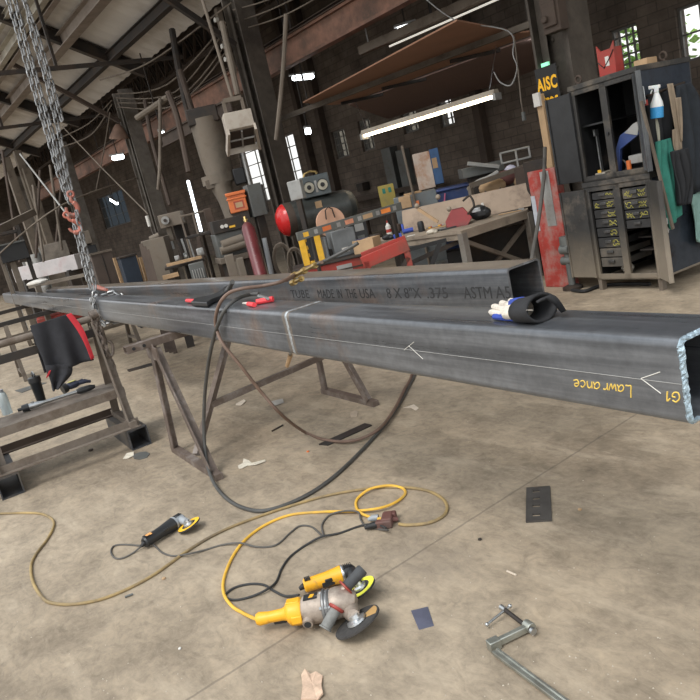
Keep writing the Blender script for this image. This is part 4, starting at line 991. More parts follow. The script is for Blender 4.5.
# the wraps round the front tube and the grab hook on the tube top
wrap = [T(-7.0+dx, y, z) for dx, y, z in ((0,1.33,1.055),(0.02,1.285,1.03),(0.03,1.275,.93),(.05,1.28,.83),(.08,1.30,.795),(.12,1.45,.79),(.14,1.55,.85),(.12,1.545,1.0),(.08,1.50,1.055),(.03,1.38,1.055))]
xc_ = (TR.transposed() @ TY(92,300,1.29)).x; wrap = [p + TNX*(xc_+7.0) for p in wrap]
part(MB().chain(wrap, .085, .011), 'chain_wrap', M_zinc, ch, world=True)
part(MB().chain([p + TNX*.075 for p in wrap[1:6]], .085, .011), 'chain_wrap', M_zinc, ch, world=True)
part(MB().tube(smooth_path([PZ(93,286,ZT+.03), PZ(100,288,ZT+.03), PZ(107,290,ZT+.03)], 4), [.03,.03,.03,.028,.026,.024,.02,.018,.014], 8), 'grab_hook', M_hook, ch, world=True, label='orange red grab hook on the tube')
# loose chain hanging at the stand
t_ = thing('slack_chain', 'rusty slack chain and grab hook hanging from the stand end', 'chain', T(-5.5,1.06,.55), 0)
sx_ = lambda px, py: TX(px, py, -5.44)
M_rch = mat('rusty chain', (.16,.13,.11), .6, .5, var=.4, scale=30)
part(MB().chain([sx_(96,318), sx_(101,330), sx_(103,345), sx_(107,355)], .062, .008), 'chain_strand', M_rch, t_, world=True)
part(MB().chain([sx_(92,316), sx_(97,330), sx_(106,345), sx_(108,358)], .062, .008), 'chain_strand', M_rch, t_, world=True)
part(MB().chain([sx_(113,362), sx_(116,372), sx_(119,384)], .045, .005), 'chain_strand', M_rch, t_, world=True)
hk = [sx_(104,338), sx_(106,348), sx_(110,356), sx_(113,352), sx_(112,344), sx_(108,341)]
part(MB().tube(smooth_path(hk, 5), .011, 8), 'grab_hook', M_rch, t_, world=True)
part(MB().tube([sx_(90,316)+TNX*0, sx_(97,313)], .034, 12), 'pipe_shackle', M_rch, t_, world=True)
# ------------------------------------------------------------------ black tool cabinets at the right
M_cab = mat('black cabinet paint', (.022,.0225,.024), .45, .15, var=.35, dirt=(.12,.10,.08), dirt_amt=.12, dirt_scale=2.2)
M_cab2 = mat('dusty black cabinet paint', (.036,.034,.032), .6, .1, var=.35, dirt=(.17,.14,.105), dirt_amt=.35, dirt_scale=2.6)
M_side = mat('glossy blue black side panel', (.06,.075,.10), .2, .45, var=.5, scale=3, dirt=(.03,.03,.035), dirt_amt=.35)
M_inner = mat('dark cabinet inside', (.014,.014,.015), .8)
M_door = mat('dusty inside of door', (.05,.047,.044), .65, .1, var=.25, scale=2, dirt=(.07,.065,.06), dirt_amt=.4, dirt_scale=1.6, low=(.35,.8,(.30,.255,.20)))
CL, CYAW = V((-4.135, 5.84, 0)), math.radians(-6)
CWd, CDp = .72, .74
def cab(name, label, z0, z1):
    return thing(name, label, 'cabinet', V((CL.x, CL.y, z0)), CYAW)
M_cablow = mat('floor dusted cabinet paint', (.034,.033,.032), .6, .1, var=.35, dirt=(.15,.125,.1), dirt_amt=.3, dirt_scale=2.6, low=(.08,.62,(.24,.20,.15)))
def carcass(c, h, zb, M_cab2=M_cab2):
    mb = MB(); t = .02
    mb.box(0,CWd,CDp-t,CDp,zb,h).box(0,CWd,.0,CDp-t,zb,zb+.02).box(-.01,CWd+.01,-.01,CDp,h-.045,h)
    mb.box(0,.05,0,.03,zb,h-.04).box(CWd-.05,CWd,0,.03,zb,h-.04).box(CWd/2-.035,CWd/2+.035,0,.03,zb,h-.04).box(.05,CWd-.05,0,.03,zb,zb+.055).box(.05,CWd-.05,0,.03,h-.09,h-.045)
    part(mb, 'frame', M_cab2, c, bevel=.003)
    part(MB().box(0,t,.03,CDp-t,zb+.02,h-.045), 'side_panel', M_cab, c)
    part(MB().box(CWd-t,CWd,.03,CDp-t,zb+.02,h-.045), 'side_panel', M_side, c)
    part(MB().box(t,CWd-t,CDp-t-.006,CDp-t,zb+.02,h-.045), 'back_lining', M_inner, c)
def door_(c, xh, side, ang, z0, z1, ma, w=.325, handle=None):
    # hinge at xh; side -1 opens to the left, +1 to the right
    M_ = Matrix.Translation((xh, -.004, 0)) @ Matrix.Rotation(math.radians(ang), 4, 'Z')
    d = part(MB().box(0, w*-side, -.012, .012, z0, z1, M_) if side > 0 else MB().box(0, w, -.012, .012, z0, z1, M_), 'door', ma, c, bevel=.003)
    e = MB(); s = -1 if side > 0 else 1
    for a, b in ((.0,.02),(w-.02,w)): e.box(s*a, s*b, .012, .022, z0, z1, M_).box(s*a, s*b, -.018, -.012, z0, z1, M_)
    part(e, 'door_rim', ma, d)
    return d, M_
lo = cab('tool_cabinet', 'lower black tool cabinet with drawers behind open dusty doors, on short legs', 0, 1.05); H1 = 1.045
carcass(lo, H1, .105, M_cablow)
for x, y in ((.03,.03),(CWd-.03,.03),(.03,CDp-.03),(CWd-.03,CDp-.03)):
    part(MB().prof([(-.03,-.02),(.03,-.02),(.03,.02),(-.03,.02)], (x,y,0), (x,y,.105)), 'leg', M_tan, lo)
d, M_ = door_(lo, .02, -1, 176, .13, .985, M_cablow, .33)
part(MB().box(.13,.26,-.0125,-.014,.2,.4, M_), 'oil_stain', M_cab, d)
d, M_ = door_(lo, CWd-.015, 1, 142, .12, .985, M_door, .315)
part(MB().box(-.30,-.26,-.03,-.012,.62,.67, M_).cyl(M_ @ V((-.28,-.03,.56)), M_ @ V((-.28,-.012,.56)), .018), 'latch', M_lgrey, d)
M_drw = mat('black drawer front', (.030,.030,.031), .5, .1, var=.3, dirt=(.14,.12,.09), dirt_amt=.3)
M_drw2 = mat('dusty drawer front', (.085,.078,.068), .6, .1, dirt=(.16,.13,.1), dirt_amt=.4)
def drawer(c, x0, x1, z, h, ma, marks, pull=0):
    d = part(MB().box(x0,x1,.02,.045,z,z+h).box(x0+.01,x1-.01,.045,.45,z+.01,z+h-.02), 'drawer', ma, c, bevel=.003)
    xm = (x0+x1)/2
    part(MB().box(xm-.035,xm+.035,.002,.02,z+h*.45,z+h*.78), 'pull', mat('worn steel pull', (.10,.10,.10), .4, .6), d, bevel=.004)
    if marks:
        mb = MB(); n_ = 0
        for (a, b) in marks:
            for r_ in range(2 if h > .07 else 1):
                pts = [(x0+(x1-x0)*(a+(b-a)*i/9), .0188, z+h*(.62-.35*r_)+h*.11*random.choice((-1,1))) for i in range(10)]
                mb.tube(pts, .0032, 4)
        part(mb, 'yellow_scrawl', mat('pale yellow marker', (.42,.38,.08), .8), d, smooth=False, label='yellow marker scrawl on drawer front')
zt = .950; hs = [.068,.078,.078,.078,.082,.092,.082,.085]
for i, h in enumerate(hs):
    zt -= h + .010
    drawer(lo, .065, CWd/2-.045, zt, h, M_drw if i < 6 else M_drw2, [[(.62,.95)],[(.08,.28),(.62,.92)],[(.60,.95)],[(.62,.95)],[(.62,.92)],[(.66,.95)],None,None][i])
zt = .950
for i, h in enumerate((.095,.085,.08,.075)):
    zt -= h + .010
    drawer(lo, CWd/2+.045, CWd-.065, zt, h, M_drw, [[(.08,.42),(.65,.95)],[(.08,.4),(.62,.95)],[(.08,.4),(.62,.95)],None][i])
for z in (.34,.46,.56): part(MB().box(CWd/2+.05,CWd-.06,.15,.60,z,z+.012), 'shelf', M_dark, lo)
mb = MB().ball((.20,.25,.175), .05, (1.4,1.2,.9)).ball((.25,.22,.165), .035, (1.3,1,1)); 
def inside(c, name, label, cat, mb, ma, **k):
    M4 = root_m(c); mb.v = [M4 @ v for v in mb.v]; return solo(mb, name, ma, label, cat, **k)
inside(lo, 'crumpled_rag', 'crumpled pale rag in the bottom left bay of the lower cabinet', 'rag', MB().ball((.21,.20,.172), .046, (1.5,1.1,1.0), 9).ball((.26,.16,.155), .03, (1.2,1,1), 7), M_rag)
inside(lo, 'scrap_rods', 'loose metal scraps on the bottom right shelf of the lower cabinet', 'scrap', MB().bar((.45,.08,.135),(.62,.16,.135),.02,.014).bar((.5,.16,.137),(.64,.10,.137),.014,.014), M_tan)
up = cab('tool_cabinet', 'upper black cabinet with open doors and blue items inside, stacked on the lower', H1, 1.95); H2 = .885
carcass(up, H2, .0)
d, M_ = door_(up, .02, -1, 176, .02, .83, M_cab, .325)
part(MB().box(.10,.22,-.0125,-.016,.59,.61, M_), 'scratch_plate', M_lgrey, d)
d, M_ = door_(up, CWd-.015, 1, 132, .03, .83, mat('blue grey inside of door', (.085,.09,.095), .45, .25, var=.35, scale=2, dirt=(.04,.04,.045), dirt_amt=.4), .315)
part(MB().box(-.24,-.21,-.024,-.012,.38,.44, M_), 'latch', M_lgrey, d)
part(MB().tube([M_ @ V(p) for p in ((-.2,-.012,.56),(-.2,-.035,.57),(-.2,-.035,.70),(-.2,-.012,.71))], .006, 8), 'door_handle', M_steel, d)
part(MB().box(.025,CWd/2-.02,.08,.66,.50,.515), 'shelf', M_cab, up)
part(MB().cyl((CWd/2,-.012,.40),(CWd/2,.0,.40),.014), 'lock', M_plast, up)
inside(up, 'chrome_wrench', 'long chrome wrench with yellow tag standing in the left of the upper cabinet', 'wrench', MB().bar((.125,.14,.03),(.105,.16,.44),.028,.014).bar((.105,.15,.40),(.105,.15,.46),.05,.02), M_steel)
inside(up, 'yellow_tag', 'yellow tag hanging at the wrench foot in the upper cabinet', 'tag', MB().box(.115,.15,.09,.10,.05,.09), M_yellow)
inside(up, 'paper_box', 'flat pale box lying on the upper cabinet floor at left', 'box', MB().box(.09,.2,.08,.30,.02,.065), mat('dull parcel', (.3,.27,.22), .8))
inside(up, 'blue_pouch', 'blue folded sheet leaning across the centre of upper cabinet', 'pouch', MB().prism([(.30,.05),(.36,.03),(.40,.24),(.62,.34),(.62,.44),(.42,.36),(.36,.26)], -.11, -.08, Matrix(((1,0,0,0),(0,0,-1,0),(0,1,0,0),(0,0,0,1)))), M_blue)
inside(up, 'white_card', 'white card on top of the blue folded sheet in the upper cabinet', 'card', MB().prism([(.47,.37),(.60,.33),(.64,.45),(.57,.43)], -.078, -.072, Matrix(((1,0,0,0),(0,0,-1,0),(0,1,0,0),(0,0,0,1)))), M_lgrey)
inside(up, 'cable_coil', 'coiled black cable on the upper cabinet floor near the centre', 'coil', MB().tube([(.34+.06*math.cos(t*.4), .14, .085+.06*math.sin(t*.4)) for t in range(16)], .008, 6, closed=True), M_ckg)
inside(up, 'drill_case', 'white and orange boxed tool in the right bay of upper cabinet', 'case', MB().cbox((.54,.16,.13), .17,.12,.075, Matrix.Rotation(.0,4,'Y')), M_lgrey, bevel=.006)
inside(up, 'spray_can', 'small orange capped can left of the white boxed tool', 'can', MB().cyl((.455,.10,.022),(.455,.10,.13),.022), M_orange)
# on top of the upper cabinet
ctop = H1 + H2
def ctp(x, y, z=0): return root_m(up) @ V((x, y, H2+z))
b = thing('red_crate', 'red notched plastic bin standing on top of the cabinet', 'bin', ctp(.36,.12), CYAW)
mb = MB(); Mx = Matrix(((1,0,0,0),(0,0,-1,0),(0,1,0,0),(0,0,0,1)))
mb.prism([(-.088,0),(.088,0),(.095,.27),(.055,.215),(-.05,.215),(-.088,.27)], .0, .012, Mx).box(-.088,-.078,0,.1,0,.22).box(.078,.088,0,.1,0,.22).box(-.088,.088,.09,.1,0,.21).box(-.088,.088,0,.1,0,.01)
part(mb, 'bin_body', M_red, b, smooth=False)
part(MB().box(-.01,.03,-.0135,-.012,.08,.16), 'paper_label', M_white, b, smooth=False)
part(MB().tube([(-.086,-.016,.13),(-.03,-.016,.07),(.05,-.016,.15),(.088,-.016,.20)], .004, 6), 'cord_tie', M_black, b)
b = thing('cardboard_box', 'low brown cardboard box on the cabinet top beside the red bin', 'box', ctp(.66,.22), CYAW+.1); part(MB().box(-.06,.06,-.08,.08,0,.05), 'box_body', M_card, b, bevel=.003)
for x, y, lb in ((.04,.10,'small steel lifting eye on the front left of the cabinet top'), (.69,.42,'steel lifting eye on the right side of the cabinet top')):
    b = thing('lifting_eye', lb, 'lifting eye', ctp(x,y), CYAW)
    part(MB().tube([(.032*math.cos(t*.45), 0, .045+.032*math.sin(t*.45)) for t in range(14)], .010, 8, closed=True), 'ring', M_brown, b); part(MB().cyl((0,0,0),(0,0,.02),.02), 'collar', M_brown, b)
# ------------------------------------------------------------------ things hung on the cabinet side
def sp(px, py, off):                      # a pixel on a plane parallel to the right side of the cabinet
    n = Matrix.Rotation(CYAW, 3, 'Z') @ V((1,0,0)); return plane(px, py, n, (CL + n*(CWd+off)).dot(n))
NS = Matrix.Rotation(CYAW, 3, 'Z') @ V((1,0,0))
def hung(name, label, cat, ma, left, right, off, fold=.018, nf=5, thick=.012, nv=22):
    """cloth between two pixel polylines on the side plane"""
    L_ = smooth_path([sp(*p, off) for p in left], 8); R_ = smooth_path([sp(*p, off) for p in right], 8)
    def fn(u, v):
        a = L_[min(int(v*(len(L_)-1)), len(L_)-1)]; b = R_[min(int(v*(len(R_)-1)), len(R_)-1)]
        return a.lerp(b, u) + NS*(fold*math.sin(nf*PI*u + 2.2*v) + .5*fold*math.sin(2.3*nf*u - 5*v))
    return solo(MB().grid(18, nv, fn), name, ma, label, cat, solid=thick, ang=60)
M_coat = mat('navy black work cloth', (.016,.021,.028), .85, var=.4, scale=10)
M_coat2 = mat('black apron cloth', (.012,.013,.016), .8, var=.4, scale=10)
M_teal = mat('teal green cloth', (.035,.20,.155), .85, var=.3, scale=10)
M_aqua = mat('pale aqua cloth', (.22,.36,.33), .85, var=.2, scale=10)
hung('welding_coat', 'large navy black coat hanging at the far right of the cabinet side', 'coat', M_coat, [(676,86),(676,110),(680,150),(683,186)], [(690,82),(700,100),(706,140),(706,192)], .10)
hung('work_coat', 'dark coat hanging behind the spray bottle and the tan strips', 'coat', M_coat2, [(646,96),(647,120),(650,140),(654,160)], [(671,90),(672,110),(674,140),(676,165)], .045)
hung('overalls', 'teal green overalls hanging low on the cabinet side', 'overalls', M_teal, [(655,142),(657,165),(661,190),(664,215),(668,230)], [(670,138),(673,160),(676,185),(680,203),(681,214)], .12, .02, 4)
hung('apron', 'crumpled black apron hanging in front of the teal overalls', 'apron', M_coat2, [(670,152),(672,165),(676,185),(678,206)], [(687,148),(690,165),(692,185),(688,204)], .18, .022, 6)
hung('work_towel', 'pale aqua towel hanging at the right edge below the coats', 'towel', M_aqua, [(690,196),(693,215),(695,240)], [(706,190),(708,215),(708,246)], .06, .012, 3)
for i, (l, r, lb) in enumerate((([(667,84),(674,125),(679,158)], [(673,83),(679,118),(682,150)], 'long tan leather strip hanging between the two dark coats'), ([(675,98),(678,122),(681,142)], [(681,97),(682,120),(682,141)], 'short tan leather strip right of the long one'), ([(672,130),(673,145),(676,155)], [(677,128),(678,144),(679,152)], 'small tan leather flap low between the dark coats'))):
    hung('leather_strip', lb, 'strip', mat('tan leather', (.27,.21,.15), .8), l, r, .135+.006*i, .003, 2, .006, 10)
hung('green_strap', 'pale strap hanging under the spray bottle', 'strap', mat('pale webbing', (.33,.32,.26), .85), [(655,118),(656,128),(658,142)], [(657,118),(659,128),(660,142)], .13, .002, 2, .005, 8)
# spray bottle
p = sp(657,118,.15); sb = thing('spray_bottle', 'white spray bottle with blue liquid hooked on the cabinet side', 'bottle', p, CYAW+.5)
mw, nt, bs = nt_new('milky bottle plastic'); bs.inputs['Base Color'].default_value = (.72,.74,.74,1); bs.inputs['Roughness'].default_value = .35; bs.inputs['Subsurface Weight'].default_value = .1
tilt = Matrix.Rotation(.10, 4, 'Y')
def tl(mb): mb.v = [tilt @ v for v in mb.v]; return mb
part(tl(MB().lathe([(.001,.085),(.052,.085),(.048,.12),(.028,.17),(.018,.20),(.001,.20)])), 'bottle_body', mw, sb)
part(tl(MB().lathe([(.001,0),(.05,0),(.052,.008),(.052,.087),(.001,.087)])), 'blue_liquid', mat('blue cleaner', (.05,.30,.62), .25, var=.1), sb)
part(tl(MB().cbox((0,0,.225), .035,.035,.05).cbox((-.015,0,.245), .09,.03,.028).bar((-.03,0,.235),(-.045,0,.195),.012,.012)), 'trigger_head', mw, sb, bevel=.005)
a, b = sp(641,101,.20), sp(673,229,.22)
solo(MB().bar(a, b, .03, .018), 'wooden_lath', M_tan, 'long thin lath leaning across the cabinet side in front of the overalls', 'lath', bevel=.002)
for px, py, lb, ma in ((646,103,'small red spool hooked at the lath top',M_red), (659,170,'small red grip beside the teal overalls',M_red)):
    c = sp(px, py, .10); solo(MB().cyl(c-V((0,0,.02)), c+V((0,0,.025)), .016), 'spool', ma, lb, 'spool')
solo(MB().tube(smooth_path([sp(*q, .14) for q in ((659,186),(661,198),(664,208),(667,209),(667,203),(664,196))], 5), .006, 6), 'cable_tail', M_ckg, 'short looped cable hanging under the overalls', 'cable')
c = sp(667.5,228,.02); solo(MB().cbox(c, .03,.05,.045), 'hasp', M_lgrey, 'small pale hasp on the lower cabinet side', 'hasp', bevel=.004)
a, b = sp(643,97,.02), sp(679,84,.02)
solo(MB().tube([a+NS*.05, b+NS*.05], .011, 8).tube([a, a+NS*.05], .01, 6).tube([b, b+NS*.05], .01, 6), 'coat_rail', M_dark, 'dark hanging rail on the upper cabinet side above the coats', 'rail')
# ------------------------------------------------------------------ sign and red barrier left of the cabinet
p = PY(560,122,6.62); z_ = .0
D_ = 6.62
corner = [PY(*q, D_) for q in ((534.5,70),(555,63.5))]
wS = (corner[1]-corner[0]).length; sg = thing('yard_sign', 'black sign with yellow letters standing behind the open cabinet door', 'sign', V(((corner[0].x+corner[1].x)/2, D_, corner[0].z-.98)), -.05)
part(MB().box(-wS/2-.01,wS/2+.01,0,.01,.3,.98), 'sign_board', mat('matt black sign face', (.012,.012,.012), .6), sg)
M_sy = mat('sign yellow', (.95,.50,.015), .6, var=.06, bmp=0)
part(text_mb('AISC', .128, frame_m(V((-.0,-.003,.80)), V((.94,0,0)), V((0,0,1.42)), V((0,-1,0))), .001, .0042, 1.08), 'sign_text', M_sy, sg, smooth=False, label='yellow letters of the upper line')
part(text_mb('Proc', .122, frame_m(V((-.0,-.003,.635)), V((.94,0,0)), V((0,0,1.35)), V((0,-1,0))), .001, .0042, 1.08), 'sign_text', M_sy, sg, smooth=False, label='yellow letters of the lower line')
part(MB().bar((-wS/2+.03,.03,0),(-wS/2+.03,.03,.5),.03,.03).bar((wS/2-.03,.03,0),(wS/2-.03,.03,.5),.03,.03), 'stake', M_wood, sg, smooth=False)
c = PY(540,65.5,6.75); solo(MB().cbox(c+V((.01,.08,-.02)), .09,.03,.08), 'exit_light', emit('green lit exit face', (.25,.8,.45), .8), 'small pale green lamp just above the black sign', 'lamp')
c = PY(541,104,6.55); 
pk = thing('packing_board', 'narrow brown board with a white card at its top left of the open cabinet door', 'board', (c.x, 6.54, 0)); part(MB().box(c.x-.03,c.x+.05,6.515,6.56,0,c.z+.1), 'board_body', M_card, pk, world=True)
part(MB().box(c.x-.04,c.x+.04,6.48,6.515,c.z-.02,c.z+.12), 'white_card', M_white, pk, world=True)
bl = PZ(546,287,0); rb = thing('red_barrier', 'tall worn red steel panel left of the cabinet with a grey patch', 'panel', bl, -.12)
zt_ = PY(530,172,bl.y).z
M_rp = mat('scraped red paint', (.34,.04,.03), .6, .05, var=.3, scale=4, dirt=(.30,.25,.22), dirt_amt=.45, dirt_scale=3.5)
part(MB().box(.0,.38,0,.10,0,zt_), 'panel_body', M_rp, rb, bevel=.006)
part(MB().box(.18,.30,-.006,0,zt_-.58,zt_-.02), 'grey_patch', M_lgrey, rb, smooth=False, label='bare grey scraped patch')
part(MB().box(.002,.06,-.006,0,zt_-.62,zt_-.25), 'pale_patch', mat('pale blue scrape', (.4,.42,.46), .6), rb, smooth=False, label='pale scraped patch')
solo(MB().tube(smooth_path([PD(545,148,7.3), PD(544,175,7.1), PD(540,210,7.0), PD(536,235,6.9), PD(532,258,6.8), PD(530,275,6.8)], 6), .02, 8), 'grey_hose', M_ckg, 'grey hose hanging down in front of the red panel', 'hose')
v0 = PZ(573,289,0); vt = thing('floor_valve', 'grey pump valve standing at the foot of the red panel', 'valve', v0, 0)
part(MB().cyl((0,0,.02),(0,0,.46),.035).cyl((-.07,0,.30),(.06,0,.30),.045).cyl((0,0,.46),(0,0,.55),.06).cyl((-.05,-.02,.42),(.05,-.02,.42),.05), 'valve_body', M_grey, vt)
part(MB().lathe([(.10,0),(.10,.03),(.05,.05)]), 'foot', M_dark, vt)
solo(MB().tube(smooth_path([PZ(572,290,.02), PZ(585,291,.02), PZ(600,286,.02), PZ(620,284,.02), PZ(650,284,.02)], 6), .018, 8), 'floor_cable', M_black, 'black cable bundle on the floor under the cabinet door', 'cable')
b = PY(548,148,6.9); solo(MB().cbox((b.x-.15,6.95,b.z-.6), .34,.3,1.0).box(b.x-.32,b.x+.02,6.8,7.1,0,b.z-1.1), 'steel_locker', M_dark, 'dark steel box frame left of the sign behind the red panel', 'locker', bevel=.01)
# ------------------------------------------------------------------ workbench, rack and the machines behind
def local(name, label, cat, px, py, D, z=None, dyaw=0.0, group=None):
    """a thing whose base centre shows at this pixel at this depth; its x axis runs to the right of the view"""
    p = PD(px, py, D)
    if z is not None: p.z = z
    return thing(name, label, cat, p, yaw_face(px, py)+dyaw, group), D/FOC
# ---- bench
M_bench = mat('dusty bench steel', (.32,.265,.205), .75, .1, var=.25, dirt=(.12,.095,.075), dirt_amt=.5)
M_bplate = mat('tan rusted plate', (.36,.275,.205), .7, .1, var=.18, scale=2, dirt=(.15,.105,.08), dirt_amt=.4)
M_bleg = mat('worn grey leg steel', (.24,.225,.2), .6, .3, dirt=(.12,.09,.07), dirt_amt=.5)
bz = .80
A = PZ(461,231,bz); Bx = PZ(527,210,bz); Cx = PZ(345,246.5,bz)      # near corner, right end, left end
u = (Bx-A); u.z = 0; 
uL = (Cx-A); uL.z = 0
bench = thing('workbench', 'long steel workbench with a tall tan back plate, left of the red panel', 'workbench', (A.x, A.y, 0), 0)
dx = u.normalized(); dl = uL.normalized()
back = PZ(403,226,bz); 
F_ = Bx
# top as a quad with thickness: near corner, right end, far right, far left, left end
pR = PD(527,201,(RM.transposed()@(Bx-CAM)).z+.25); pR.z = bz
pL = Cx + (pR-Bx)*1.0
poly = [Cx, A, Bx, pR, pL]; mb = MB(); n = len(poly)
mb.v = [V((p.x,p.y,bz-.03)) for p in poly] + [V((p.x,p.y,bz)) for p in poly]; mb.f = [tuple(range(n-1,-1,-1)), tuple(range(n,2*n))] + [(i,(i+1)%n,(i+1)%n+n,i+n) for i in range(n)]
part(mb, 'bench_top', M_bench, bench, world=True, smooth=False)
mb = MB(); ins = (pR-Bx).normalized()*.04
mb.bar(V((A.x,A.y,bz-.06))+ins, V((Bx.x,Bx.y,bz-.06))+ins, .04, .07).bar(V((A.x,A.y,bz-.06))+ins, V((Cx.x,Cx.y,bz-.06))+ins, .04, .07); part(mb, 'apron_rail', M_bench, bench, world=True, smooth=False)
for p, ma in ((A+ins, M_bleg), (Bx+ins, M_bleg), (Cx+ins*1.5, M_dark), (pR-ins, M_dark)):
    part(MB().bar(V((p.x,p.y,0)), V((p.x,p.y,bz-.03)), .075, .075), 'leg', ma, bench, world=True, smooth=False)
p, q = A+ins*2, Bx+ins*2
part(MB().bar(V((p.x,p.y,bz-.12)), V((q.x,q.y,.12)), .035, .045), 'cross_brace', M_tan, bench, world=True, smooth=False)
part(MB().bar(V((p.x,p.y,.12))+ins, V((q.x,q.y,bz-.12))+ins, .035, .045), 'cross_brace', M_tan, bench, world=True, smooth=False)
part(MB().bar(V((p.x,p.y,bz-.1)), V((Cx.x,Cx.y,.25)), .03, .05), 'cross_brace', M_dark, bench, world=True, smooth=False)
# back plate
n_ = (pR - pL).cross(V((0,0,1))); Db = (RM.transposed()@(pR-CAM)).z
bp = [PD(531,206,Db+.0), PD(531,182,Db), PD(402,211,Db+.6), PD(404,235,Db+.6)]
nrm = (bp[2]-bp[1]).cross(bp[0]-bp[1]).normalized()
mb = MB(); mb.v = bp + [p+nrm*.012 for p in bp]; mb.f = [(0,1,2,3),(7,6,5,4),(0,4,5,1),(1,5,6,2),(2,6,7,3),(3,7,4,0)]
part(mb, 'back_plate', M_bplate, bench, world=True, smooth=False, label='tall tan back plate')
DA = (RM.transposed()@(A-CAM)).z
def bench_item(name, label, cat, px, py, **k):
    p = PZ(px, py, bz); D = (RM.transposed()@(p-CAM)).z
    return thing(name, label, cat, p, yaw_face(px,py)+k.get('dyaw',0)), D/FOC
# red welding hood: faceted shell
t_, s = bench_item('welding_hood', 'dark red faceted welding hood lying on the bench', 'helmet', 459, 226)
mb = MB(); w_, h_ = 12.5*s, 16*s
F = [(-w_*.95,-.10,0),(w_*.7,-.12,0),(w_*1.15,-.02,h_*.35),(w_*.6,-.05,h_*1.1),(-w_*.35,-.06,h_*1.1),(-w_*1.0,-.05,h_*.45)]
Bk = [(x*.92, y+.26, z*.95) for x, y, z in F]; mb.v = [V(p) for p in F+Bk]; n = 6
mb.f = [tuple(range(n-1,-1,-1)), tuple(range(n,2*n))] + [(i,(i+1)%n,(i+1)%n+n,i+n) for i in range(n)]
part(mb, 'shell', mat('dark red hood plastic', (.27,.035,.035), .45, var=.15, dirt=(.16,.06,.05), dirt_amt=.3), t_, bevel=.008)
part(MB().add([V((-w_*.3,-.064,h_*1.12)),V((w_*.52,-.054,h_*1.12)),V((w_*.52,.17,h_*1.06)),V((-w_*.3,.17,h_*1.06))],[(0,1,2,3)]), 'top_band', mat('dull pink band', (.42,.27,.24), .6), t_, smooth=False, solid=.004)
part(MB().box(-w_*1.5,-w_*.2,-.13,.1,.0,.02), 'neck_flap', M_plast, t_, bevel=.004)
t_, s = bench_item('welding_hood', 'black welding helmet with white sticker right of the red hood', 'helmet', 480, 219.5)
part(MB().ball((0,0,.085), .10, (1.15,1.2,.9), 16).ball((.07,-.03,.07), .075, (1,1,.9), 12), 'shell', M_plast, t_)
part(MB().grid(8, 4, lambda u, v: V((-.075+.10*u, -.118+.02*abs(u-.5), .10+.05*v))), 'sticker', mat('pale camo sticker', (.42,.43,.44), .5, var=.5, scale=30), t_, solid=.003)
part(MB().cbox((.03,-.11,.07), .10,.03,.05), 'visor', M_black, t_, bevel=.006)
part(MB().box(.045,.075,-.02,.02,.14,.185), 'white_knob', M_white, t_, bevel=.005)
t_, s = bench_item('clamp_hook', 'steel D shackle hook leaning on the back plate at the bench end', 'shackle', 497, 213)
part(MB().tube(smooth_path([(-.035,0,.03),(-.04,.02,.14),(-.03,.03,.21),(0,.03,.225),(.03,.03,.21),(.035,.02,.12),(.04,0,.03)], 5), .010, 8), 'bow', M_lgrey, t_)
part(MB().cbox((0,-.01,.03), .10,.07,.06), 'body', M_brown, t_, bevel=.01); part(MB().cyl((.05,-.04,.03),(.11,-.05,.05),.018), 'pin', M_red, t_)
t_, s = bench_item('spray_can', 'black capped can standing on the bench in front of the flashlight', 'can', 422, 231.5)
part(MB().lathe([(.001,0),(.038,0),(.04,.01),(.04,.10),(.03,.125),(.001,.13)]), 'can_body', M_plast, t_)
t_, s = bench_item('flashlight', 'yellow green flashlight lying across the bench', 'flashlight', 422, 228)
part(MB().tube([(-.11,.06,.035),(.02,.06,.035),(.05,.06,.035)], [.022,.022,.028], 12).tube([(.05,.06,.035),(.17,.05,.035)], [.03,.026], 12), 'barrel', mat('acid yellow plastic', (.52,.62,.05), .45), t_)
t_, s = bench_item('cable_reel', 'blue tool roll on the bench left of the black can', 'roll', 408, 233)
part(MB().tube([(-.06,0,.03),(.07,.02,.03)], .028, 10).cyl((-.05,0,.03),(-.05,.02,.12),.016), 'roll_body', mat('strong blue plastic', (.05,.09,.42), .5), t_)
t_, s = bench_item('squeeze_bottle', 'white bottle with red print at the left end of the bench', 'bottle', 390, 236)
part(MB().lathe([(.001,0),(.035,0),(.036,.01),(.034,.13),(.015,.155),(.012,.17),(.001,.17)]), 'bottle_body', M_white, t_); part(MB().cyl((0,0,.17),(0,0,.20),.012), 'cap', M_red, t_); part(MB().lathe([(.0362,.05),(.0352,.09)]), 'red_print', M_red, t_)
t_, s = bench_item('parts_tray', 'low tray of mixed small parts right of the black can', 'tray', 436, 228)
part(MB().box(-.12,.12,-.06,.06,0,.012), 'tray', M_card, t_); mb = MB()
for i in range(9): 
    part(MB().cbox((-.1+.024*i, random.uniform(-.03,.04), .022), .03,.02,.016, ), 'small_part', random.choice((M_yellow, M_lgrey, M_red, M_white)), t_, bevel=.003)
for px, py, lb, ma, dm in ((399,231,'brown jar on the bench behind the white bottle',M_brown,(.05,.10)), (376,238,'dark tool pile at the bench left end',M_dark,(.10,.06)), (366,239,'small white jar beside the cardboard box',M_white,(.035,.05))):
    t_, s = bench_item('jar', lb, 'jar', px, py); part(MB().lathe([(.001,0),(dm[0]*.9,0),(dm[0],dm[1]*.2),(dm[0]*.8,dm[1]*.9),(.001,dm[1])], n=12), 'jar_body', ma, t_)
a, b = PD(418,209,DA+.3), PD(438,222,DA+.25); solo(MB().bar(a,b,.03,.03), 'hammer_handle', M_card, 'tan hammer handle leaning on the bench back plate', 'handle')
